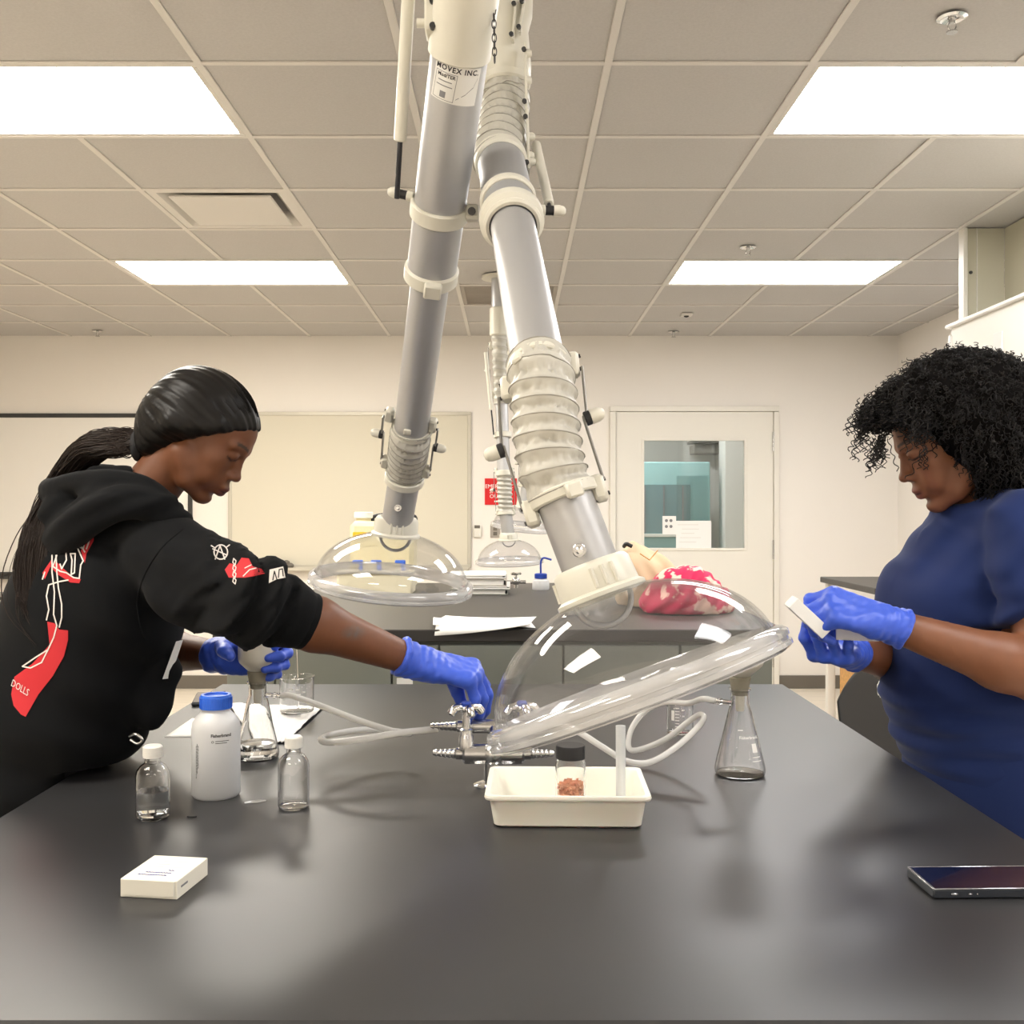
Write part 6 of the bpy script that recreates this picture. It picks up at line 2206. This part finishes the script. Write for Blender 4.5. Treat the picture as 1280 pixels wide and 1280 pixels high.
# grey shirt graphic edge seen under the arm, zip pull
t_ = MB()
g = [W(220, 802, 1.76), W(228, 800, 1.78), W(212, 848, 1.76), W(203, 849, 1.745)]
part('shirt_edge', MB().add(g + [p + V((0, 0.004, 0)) for p in g], [(0, 1, 2, 3), (7, 6, 5, 4), (0, 4, 5, 1), (1, 5, 6, 2), (2, 6, 7, 3), (3, 7, 4, 0)]), 'paper2', p1, smooth=False, label='grey printed shirt edge')
q = W(174, 921, 1.735)
part('drawstring_tip', MB().tube(spline([q + V((-0.012, -0.012, 0.004)), q + V((0, -0.016, 0.008)), q + V((0.010, -0.014, -0.002)), q + V((0.002, -0.014, -0.008)), q + V((-0.01, -0.013, -0.002))], 5), 0.0026, 8), 'steel', hood_o)
nk = []
for i in range(25):
    a = math.pi * (0.15 + 0.8 * i / 24)
    c_ = nek.lerp(H1, 0.36) + V((-0.016, 0, -0.012))
    nk.append(c_ + V((-0.052 * math.sin(a) * 0.9, -0.052 * math.cos(a), 0.030 * math.sin(a))) * 1.0)
part('necklace', MB().tube(nk, 0.0011, 6), 'gold', p1)

# gloves
glove('glove', p1, [(a, b, ra * 1.06 + 0.0006, rb * 1.06 + 0.0006, k, wd, wf) for (a, b, ra, rb, k, wd, wf) in hd1], (rw + V((0.004, 0, 0)), rw - (rw - re_).normalized() * 0.034), 'glove')
glove('glove', p1, [(a, b, ra * 1.06 + 0.0006, rb * 1.06 + 0.0006, k, wd, wf) for (a, b, ra, rb, k, wd, wf) in hd2], (lw, lw - (lw - le_).normalized() * 0.03), 'glove', 0.0026)

# hair: sleek cap swept back to a tail
Pm = HR1
lo_, hi_ = np.array(H1) - 0.16, np.array(H1) + 0.16
F = Field(*[axis(lo_[i], hi_[i], 0.003) for i in range(3)])


def HP(x, y, z, o=H1, m=HR1, s_=HS1):
    return np.array(o) + m @ np.array((x, y, z)) * s_


F.ell(HP(-0.019, 0, 0.036), np.array((0.103, 0.082, 0.086)) * HS1, HR1, 0.01)
F.ell(HP(-0.045, 0, 0.010), np.array((0.072, 0.080, 0.070)) * HS1, HR1, 0.03)
F.ell(HP(-0.075, 0, -0.015), np.array((0.048, 0.055, 0.045)) * HS1, HR1, 0.03)
F.ell(HP(0.024, 0, 0.036), np.array((0.0722, 0.0700, 0.0700)) * HS1, HR1, 0.008)
for s_ in (-1, 1):
    F.cap(HP(0.03, s_ * 0.066, 0.035), HP(-0.04, s_ * 0.076, -0.014), 0.014, 0.018, 0.02)
dn_ = np.array((0.66, 0, -0.75))
F.plane(HP(0.094, 0, 0.082), HR1 @ np.array((0.74, 0, -0.67)), 0.002)
F.plane(HP(0.0, 0, -0.058), HR1 @ np.array((0.30, 0, -0.95)), 0.02)
F.ell(W(204, 540, 1.83), (0.043, 0.058, 0.046), None, 0.03)
F.ell(W(190, 556, 1.825), (0.026, 0.040, 0.026), None, 0.02)


def strands(x, y, z):
    q = (np.stack([x, y, z], 1) - np.array(H1)) @ HR1 / HS1
    ang = np.arctan2(q[:, 1], q[:, 2] + 0.01)
    return 0.0007 * np.sin(ang * 40 + 27 * q[:, 0]) + 0.0008 * np.sin(ang * 17 + q[:, 0] * 20 + 1)


F.displace(strands)
cap_ = part('hair', F.mesh(), 'hair1', p1, sharp=180)
tie = W(171, 557, 1.822)
part('hair_tie', MB().tube([tie + V((0.004, 0.020 * math.cos(a), 0.020 * math.sin(a))) for a in [2 * math.pi * i / 20 for i in range(20)]], 0.009, 10, closed=True), 'scrunchie', cap_)
# loose strands drawn over the cap towards the tie
mb = MB()
for k in range(420):
    y_ = random.uniform(-1, 1)
    a = y_ * 1.45
    pts_ = []
    lift = -0.0006 + 0.0022 * random.random() ** 2
    for j in range(9):
        s_ = j / 8
        xx = 0.092 - 0.205 * s_
        rr = math.sqrt(max(0.0, 1 - ((xx + 0.015) / 0.106) ** 2))
        aa = a * (1 - 0.25 * s_) + 0.12 * math.sin(s_ * 3 + k)
        yy, zz = (0.083 + lift) * rr * math.sin(aa), 0.036 + (0.087 + lift) * rr * math.cos(aa) - 0.05 * s_ * s_ * abs(math.sin(aa))
        if (xx - 0.1) * 0.68 - (zz - 0.060) * 0.73 > -0.034:
            continue
        pts_.append(V(HP(xx, yy, zz)))
    if len(pts_) > 4:
        mb.tube(spline(pts_, 2), 0.0004, 3)
o = part('hair_strands', mb, 'hair1', cap_)
o['kind'] = 'stuff'
# tail of long wavy hair
spine = [tie, W(160, 553, 1.80), W(140, 551, 1.80), W(116, 562, 1.815), W(88, 590, 1.84), W(66, 628, 1.81), W(50, 668, 1.755), W(42, 712, 1.725), W(44, 756, 1.705), W(58, 806, 1.69)]
rad = [0.012, 0.024, 0.028, 0.026, 0.024, 0.023, 0.023, 0.024, 0.022, 0.010]
mb = MB()
rg = random.Random(5)
for k in range(950):
    a, rr = rg.uniform(0, 6.28), math.sqrt(rg.random())
    ph, fr = rg.uniform(0, 6.28), rg.uniform(0.8, 1.8)
    end = rg.uniform(0.72, 1.0) if k > 60 else 1.0
    pts_ = []
    n_ = len(spine)
    for j in range(n_):
        if j / (n_ - 1) > end:
            break
        w_ = rad[j] * rr * (1 + 0.25 * math.sin(j * fr + ph)) * (1.5 if k < 60 and j > 4 else 1)
        aa = a + 0.25 * math.sin(j * 0.9 + ph)
        pts_.append(spine[j] + V((w_ * math.cos(aa) * 1.0, w_ * 0.55 * math.sin(aa * 1.3), w_ * math.sin(aa) * 0.8 + 0.005 * math.sin(j * 2.1 + ph * 0.3))))
    q_ = spline(pts_, 4)
    th = 0.0006 + 0.0007 * rg.random()
    mb.tube(q_, [th * (1 if i < len(q_) * 0.8 else max(0.15, (len(q_) - i) / (len(q_) * 0.2))) for i in range(len(q_))], 3, cap=False)
o = part('ponytail', mb, 'hair1b', p1, sharp=180)
o['kind'] = 'stuff'

# ------------------------------------------------------------------ woman in navy scrubs
fw2, sd2 = V((-0.985, -0.17, 0)).normalized(), V((0.17, -0.985, 0)).normalized()     # facing left, her left side towards the viewer
pel2, wai2, che2, nek2 = V((0.925, 1.95, 0.90)), V((0.875, 1.95, 1.05)), V((0.865, 1.95, 1.22)), V((0.895, 1.945, 1.385))
ls2, rs2 = V((0.885, 1.785, 1.325)), V((0.915, 2.115, 1.325))
le2, lw2 = V((0.880, 1.70, 1.085)), V((0.624, 1.725, 1.172))
re2, rw2 = V((0.80, 2.10, 1.06)), V((0.605, 1.875, 1.105))
HR2 = head_rot(173, 25, 0)
H2 = W(1124, 600, 1.93) - V(HR2 @ np.array((0.116, 0, -0.030)))
p2 = root('person', 'person in navy scrubs with curly black hair holding a white box', 'person', (0.93, 1.95, 0))
hd3, L3 = hand_prims(lw2 + V((-0.014, 0, 0.004)), V((-0.90, 0.02, 0.30)), V((0.2, -0.75, 0.75)), 1,
                     [(50, 62, 30), (58, 60, 35), (62, 62, 35), (64, 62, 35)],
                     [(0.02, 0.020, -0.006), (0.05, 0.036, -0.024), (0.078, 0.030, -0.042), (0.104, 0.026, -0.048)])
hd4, L4 = hand_prims(rw2, V((-0.62, -0.78, 0.0)), V((0.05, 0.1, -1)), -1,
                     [(48, 52, 30), (52, 55, 30), (52, 55, 30), (50, 52, 30)],
                     [(0.015, 0.022, -0.004), (0.03, 0.045, -0.022), (0.045, 0.052, -0.045), (0.058, 0.048, -0.062)], spread=(17, 5, -6, -18), fat=0.95)

F = Field(axis(0.44, 1.20, 0.009, [(0.66, 0.93, 0.0028), (0.44, 0.66, 0.007)]), axis(1.60, 2.24, 0.009, [(1.83, 2.03, 0.003)]), axis(0.0, 1.68, 0.012, [(1.33, 1.64, 0.0028), (1.0, 1.33, 0.006)]))
F.cap(pel2, wai2, 0.135, 0.12, 0.03, wide=sd2, wf=1.2)
F.cap(wai2, che2, 0.12, 0.115, 0.03, wide=sd2, wf=1.2)
F.cap(che2, nek2 - V((0, 0, 0.03)), 0.105, 0.06, 0.04, wide=sd2, wf=1.3)
F.cap(ls2, rs2, 0.05, 0.05, 0.03)
F.cap(nek2 - V((0, 0, 0.03)), H2 + V((0.04, 0, -0.05)), 0.056, 0.05, 0.02)
for (s_, e_, w_) in ((ls2, le2, lw2), (rs2, re2, rw2)):
    F.cap(s_, e_, 0.052, 0.046, 0.02)
    F.cap(e_, e_.lerp(w_, 0.3), 0.046, 0.045, 0.02)
    F.cap(e_.lerp(w_, 0.3), w_, 0.045, 0.026, 0.02)
for hp in (hd3, hd4):
    for (a, b, ra, rb, k, wd, wf) in hp:
        F.cap(a, b, ra * 0.7, rb * 0.7, k, wide=wd, wf=wf)
legs(F, [pel2 + sd2 * 0.09, pel2 - sd2 * 0.09], [(0.99, 1.84, 0.07), (0.98, 2.06, 0.07)], sd2)
for (fx, fy) in ((0.99, 1.84), (0.98, 2.06)):
    F.cap((fx + 0.03, fy, 0.045), (fx - 0.13, fy, 0.035), 0.032, 0.028, 0.02)
head_field(F, H2, HR2, 1.0, 1.0, 0.003)
vs, fs = F.mesh()
body2 = part('body', (vs, fs), 'skin2', p2, sharp=180)
colour(body2, head_tint(vs, H2, HR2, SK2, (0.012, 0.008, 0.007), '7E4A40'))

# scrub top
F = Field(axis(0.62, 1.20, 0.0056), axis(1.62, 2.24, 0.0056), axis(0.80, 1.47, 0.0056))
F.cap(V((0.915, 1.95, 0.90)), V((0.872, 1.95, 1.03)), 0.168, 0.160, 0.03, wide=sd2, wf=1.12)
F.cap(V((0.872, 1.95, 1.03)), V((0.872, 1.95, 1.20)), 0.158, 0.140, 0.04, wide=sd2, wf=1.15)
F.cap(V((0.872, 1.95, 1.20)), nek2 - V((0.0, 0, 0.045)), 0.138, 0.078, 0.05, wide=sd2, wf=1.3)
for s_ in (-1, 1):
    c_ = V((0.803, 1.945, 1.172)) + sd2 * (s_ * 0.065)
    F.ell(c_, (0.080, 0.085, 0.085), None, 0.05)
F.cap((0.862, 1.945, 1.325), (0.808, 1.945, 1.20), 0.066, 0.078, 0.04, wide=sd2, wf=1.5)
F.cap(ls2 + V((0, 0.01, 0.005)), rs2 - V((0, 0.01, -0.005)), 0.064, 0.064, 0.04)
for (s_, e_) in ((ls2, le2), (rs2, re2)):
    m_ = s_.lerp(e_, 0.62)
    F.cap(s_, m_, 0.070, 0.068, 0.008)
    F.plane(m_, e_ - s_, 0.004, m_ - V((0.1, 0.1, 0.06)), m_ + V((0.1, 0.075, 0.09)))
F.cap(nek2 + V((-0.022, 0, 0.012)), H2 + V((0.0, 0, -0.02)), 0.062, 0.09, 0.006, True)


def folds2(x, y, z):
    o = (0.0034 * np.sin(z * 88 + x * 34 + 2.4 * wav(x, y, z, 21, 9)) + 0.0025 * np.sin(z * 150 - x * 20 + 2 * wav(x, y, z, 27, 12))) * (1 - sstep(1.0, 1.06, z)) * sstep(0.84, 0.9, z)
    o = o + 0.0065 * np.sin(z * 95 - x * 30 + 1.8 * wav(x, y, z, 22, 10)) * sstep(1.02, 1.1, z) * (1 - sstep(1.2, 1.25, z)) * (y < 1.9) * sstep(0.76, 0.84, x)
    o = o + 0.0024 * np.sin(x * 64 + z * 62 + 1.4 * wav(x, y, z, 23, 8)) * sstep(1.22, 1.27, z)
    # tension folds: from the neck down to the bust, under the arm, and across the belly
    a = np.sin(x * 52 - z * 40 + 1.1 * wav(x, y, z, 25, 7))
    o = o + 0.007 * np.sign(a) * np.abs(a) ** 2.2 * sstep(1.2, 1.26, z) * (1 - sstep(1.33, 1.37, z)) * (y < 1.95)
    b = np.sin(z * 120 + x * 18 + 1.4 * wav(x, y, z, 26, 9))
    w_ = np.exp(-((x - 0.86) / 0.055) ** 2 - ((z - 1.175) / 0.035) ** 2) * sstep(1.765, 1.79, y) * (y < 1.9)
    o = o + 0.009 * b * w_
    return o + 0.0016 * wav(x, y, z, 24, 38)


F.displace(folds2)
F.plane((0.704, 0, 0), (-1, 0, 0), 0.012, (0.4, 1.5, 0.7), (0.9, 2.4, 0.922))
F.plane((0.9, 1.95, 0.868), (0, 0, -1), 0.004)
tv2, tf2 = F.mesh()
top = part('scrub_top', (tv2, tf2), 'scrub', p2, sharp=180)
# neckband
nb = []
nc = nek2 + V((-0.020, 0, -0.006))
for i in range(32):
    a = 2 * math.pi * i / 32
    nb.append(nc + V((-0.064 * math.cos(a), -0.064 * math.sin(a), -0.020 * math.cos(a))))
part('neckband', MB().tube(nb, 0.0075, 8, closed=True), 'scrub', top)
F = Field(axis(0.66, 1.22, 0.011), axis(1.66, 2.24, 0.011), axis(0.03, 1.0, 0.012))
F.cap(pel2 + V((-0.01, 0, -0.02)), pel2 + V((-0.012, 0, 0.02)), 0.168, 0.165, 0.03, wide=sd2, wf=1.12)
for (h, f) in ((pel2 + sd2 * 0.09, V((0.99, 1.84, 0.09))), (pel2 - sd2 * 0.09, V((0.98, 2.06, 0.09)))):
    F.cap(h, h.lerp(f, 0.5), 0.115, 0.085, 0.03)
    F.cap(h.lerp(f, 0.5), f, 0.085, 0.075, 0.02)
part('trousers', F.mesh(), 'scrub', p2, sharp=180)
for (fx, fy) in ((0.99, 1.84), (0.98, 2.06)):
    F = Field(axis(fx - 0.24, fx + 0.12, 0.007), axis(fy - 0.1, fy + 0.1, 0.007), axis(-0.03, 0.16, 0.007))
    F.cap((fx + 0.03, fy, 0.05), (fx - 0.13, fy, 0.042), 0.046, 0.042, 0.02)
    F.cap((fx, fy, 0.06), (fx, fy, 0.11), 0.05, 0.048, 0.02)
    F.plane((fx, fy, 0.004), (0, 0, -1), 0.003)
    F.plane((fx, fy, 0.12), (0, 0, 1), 0.003)
    part('shoe', F.mesh(), 'shoe', p2, sharp=180)
glove('glove', p2, [(a, b, ra * 1.06 + 0.0006, rb * 1.06 + 0.0006, k, wd, wf) for (a, b, ra, rb, k, wd, wf) in hd3], (lw2, lw2 - (lw2 - le2).normalized() * 0.028), 'glove', cuff_r=(0.032, 0.036))
glove('glove', p2, [(a, b, ra * 1.06 + 0.0006, rb * 1.06 + 0.0006, k, wd, wf) for (a, b, ra, rb, k, wd, wf) in hd4], (rw2, rw2 - (rw2 - re2).normalized() * 0.03), 'glove', cuff_r=(0.032, 0.036))

# curly hair: a soft dark mass and springy coils standing out of it
def HQ(x, y, z):
    return HP(x, y, z, H2, HR2, 1.0)


HC = V((0.845, 1.935, 1.525))
F = Field(axis(HC.x - 0.24, HC.x + 0.24, 0.006), axis(HC.y - 0.24, HC.y + 0.24, 0.006), axis(HC.z - 0.24, HC.z + 0.22, 0.006))
F.ell(HC, (0.140, 0.140, 0.132), None, 0.02)
F.ell(HC + V((-0.07, 0, 0.045)), (0.075, 0.11, 0.055), None, 0.03)
F.ell(HC + V((0.05, 0, -0.06)), (0.105, 0.135, 0.10), None, 0.03)
F.ell(HC + V((-0.118, -0.01, 0.032)), (0.046, 0.085, 0.040), None, 0.03)


def face_gap(q):
    """how far a head-space point reaches into the open face (positive = in front of the hairline)"""
    x, z = q[..., 0], q[..., 2]
    b = np.interp(z, [-0.2, -0.10, -0.05, 0.0, 0.035, 0.062, 0.085, 0.2], [0.012, 0.012, 0.022, 0.036, 0.052, 0.085, 0.20, 0.25])
    return x - b


sl = (slice(None),) * 3
g = np.stack(np.meshgrid(F.x, F.y, F.z, indexing='ij'), -1)
q_ = (g - np.array(H2)) @ HR2
F.F = np.maximum(F.F, face_gap(q_).astype(np.float32))
del g, q_
F.displace(lambda x, y, z: 0.007 * wav(x, y, z, 31, 60) + 0.005 * wav(x, y, z, 32, 150))
mv, mf = F.mesh()
hm = part('hair', (mv, mf), 'hair2base', p2, sharp=180)
mb = MB()
rg = random.Random(11)


def coil(p0, d0, length, cr, turns, thick, grav=0.35, n=None):
    pts_ = []
    u_, v_, d_ = frame(d0)
    n = n or int(turns * 7)
    ph = rg.uniform(0, 6.28)
    for i in range(n + 1):
        s_ = i / n
        c_ = p0 + d0 * (length * s_) + V((0, 0, -grav * length * s_ * s_))
        a = ph + turns * 2 * math.pi * s_
        pts_.append(c_ + (u_ * math.cos(a) + v_ * math.sin(a)) * cr * (0.5 + 0.6 * s_))
    return pts_


mn = np.zeros_like(mv)
fn = np.cross(mv[mf[:, 1]] - mv[mf[:, 0]], mv[mf[:, 2]] - mv[mf[:, 0]])
for i in range(4):
    np.add.at(mn, mf[:, i], fn)
mn /= np.maximum(np.linalg.norm(mn, axis=1), 1e-9)[:, None]
if ((mv - np.array(HC)) * mn).sum() < 0:
    mn = -mn
hq = (mv - np.array(H2)) @ HR2
okv = np.nonzero((face_gap(hq) < 0.004))[0]
for t_ in range(6500):
    i = okv[rg.randrange(len(okv))]
    p_, e = V(mv[i]), V(mn[i])
    if e.y > 0.55 and rg.random() < 0.75:
        continue
    d0 = (e * 0.8 + V((rg.gauss(0, 0.45), rg.gauss(0, 0.45), rg.gauss(-0.25, 0.4)))).normalized()
    up_ = max(0.0, e.z)
    ln_ = rg.uniform(0.016, 0.034) * (1.0 - 0.25 * up_)
    pts_ = coil(p_ - e * 0.006, d0, ln_, rg.uniform(0.0022, 0.0042), rg.uniform(1.6, 3.2), 0.001, rg.uniform(0.1, 0.6))
    qq = (np.array([tuple(p) for p in pts_]) - np.array(H2)) @ HR2
    if (face_gap(qq) > 0.016).any() and abs(qq[:, 1]).min() < 0.11 and qq[:, 2].min() < 0.085:
        continue
    th = rg.uniform(0.0006, 0.0011)
    mb.tube(pts_, [th] * (len(pts_) - 2) + [th * 0.6, th * 0.25], 3, cap=False)
# fringe and side curls hanging in front of the face
for (px, py, Y, n_, sp_) in ((1076, 532, 1.90, 14, 4), (1082, 515, 1.90, 60, 7), (1097, 548, 1.88, 22, 4), (1104, 545, 1.90, 14, 3), (1156, 560, 1.852, 5, 2), (1128, 500, 1.87, 110, 9), (1106, 508, 1.90, 140, 9), (1090, 508, 1.92, 120, 8), (1150, 520, 1.84, 60, 8)):
    for k in range(n_):
        p0 = W(px + rg.gauss(0, sp_), py + rg.gauss(0, sp_), Y + rg.gauss(0, 0.02))
        d0 = V((rg.gauss(-0.1, 0.2), rg.gauss(0, 0.25), -1)).normalized()
        pts_ = coil(p0, d0, rg.uniform(0.03, 0.065) if py > 515 else rg.uniform(0.02, 0.04), rg.uniform(0.003, 0.0055), rg.uniform(2.2, 4), 0.001, 0.0)
        mb.tube(pts_, 0.0009, 4, cap=False)
o = part('hair_curls', mb, 'hair2', hm, sharp=180)
o['kind'] = 'stuff'

# boxes in the gloved hands
ax_l = V((0.72, -0.10, -0.69)).normalized()
ax_w = V((0.12, 0.99, 0)).normalized()
ax_t = ax_l.cross(ax_w).normalized()
m3 = Matrix((ax_w, ax_l, ax_t)).transposed()
carton('slide_box', 'open white box tilted up in the blue gloved hands', W(1009, 771, 1.745), (0.06, 0.074, 0.021), m3, scrib=False, mt='paper')
b1 = V((-0.98, 0.05, 0.03)).normalized()
b2 = V((0.05, 0.98, 0.0)).normalized()
m3 = Matrix((b2, b1, b2.cross(b1).normalized())).transposed()
carton('slide_box', 'white box lying flat in the gloved palm', W(1066, 791, 1.80), (0.06, 0.072, 0.020), m3, scrib=False, mt='paper')

# ------------------------------------------------------------------ soft bags on the middle bench
F = Field(axis(0.30, 0.80, 0.006), axis(3.3, 3.95, 0.007), axis(1.0, 1.30, 0.006))
F.ell((0.47, 3.66, 1.10), (0.11, 0.12, 0.125), None, 0.03)
F.ell((0.43, 3.66, 1.17), (0.055, 0.10, 0.065), None, 0.03)
F.ell((0.54, 3.68, 1.06), (0.10, 0.12, 0.07), None, 0.03)
F.displace(lambda x, y, z: 0.010 * wav(x, y, z, 41, 28) + 0.005 * np.sin(x * 90 + z * 70 + 2 * wav(x, y, z, 42, 14)))
F.plane((0, 0, B2Z + 0.0015), (0, 0, -1), 0.003)
t = root('canvas_bag', 'beige canvas bag slumped on the middle bench behind the near dome', 'bag', (0.47, 3.66, B2Z))
part('bag', F.mesh(), 'tbag', t, sharp=180)
fl = [W(800, 692, 3.53), W(812, 700, 3.52), W(822, 688, 3.55)]
part('flap_seam', MB().tube(fl, 0.0022, 6), 'wood', t)
part('strap', MB().tube(spline([W(780, 683, 3.62), W(783, 680, 3.6), W(790, 683, 3.6)], 5), 0.007, 8), 'dark', t)
F = Field(axis(0.40, 0.86, 0.006), axis(3.1, 3.75, 0.007), axis(1.0, 1.26, 0.006))
F.ell((0.575, 3.42, 1.075), (0.125, 0.13, 0.105), None, 0.03)
F.ell((0.655, 3.42, 1.05), (0.07, 0.11, 0.065), None, 0.03)
F.ell((0.50, 3.42, 1.05), (0.08, 0.11, 0.06), None, 0.03)
F.displace(lambda x, y, z: 0.009 * wav(x, y, z, 51, 34) + 0.004 * np.sin(x * 120 - z * 90 + 2 * wav(x, y, z, 52, 16)))
F.plane((0, 0, B2Z + 0.0015), (0, 0, -1), 0.003)
t = root('floral_bag', 'pink and cream floral cloth bag on the middle bench', 'bag', (0.58, 3.42, B2Z))
part('bag', F.mesh(), 'pink', t, sharp=180)
part('zip', MB().tube(spline([W(888, 735, 3.34), W(898, 742, 3.36), W(906, 752, 3.4)], 5), 0.005, 8), 'dark', t)
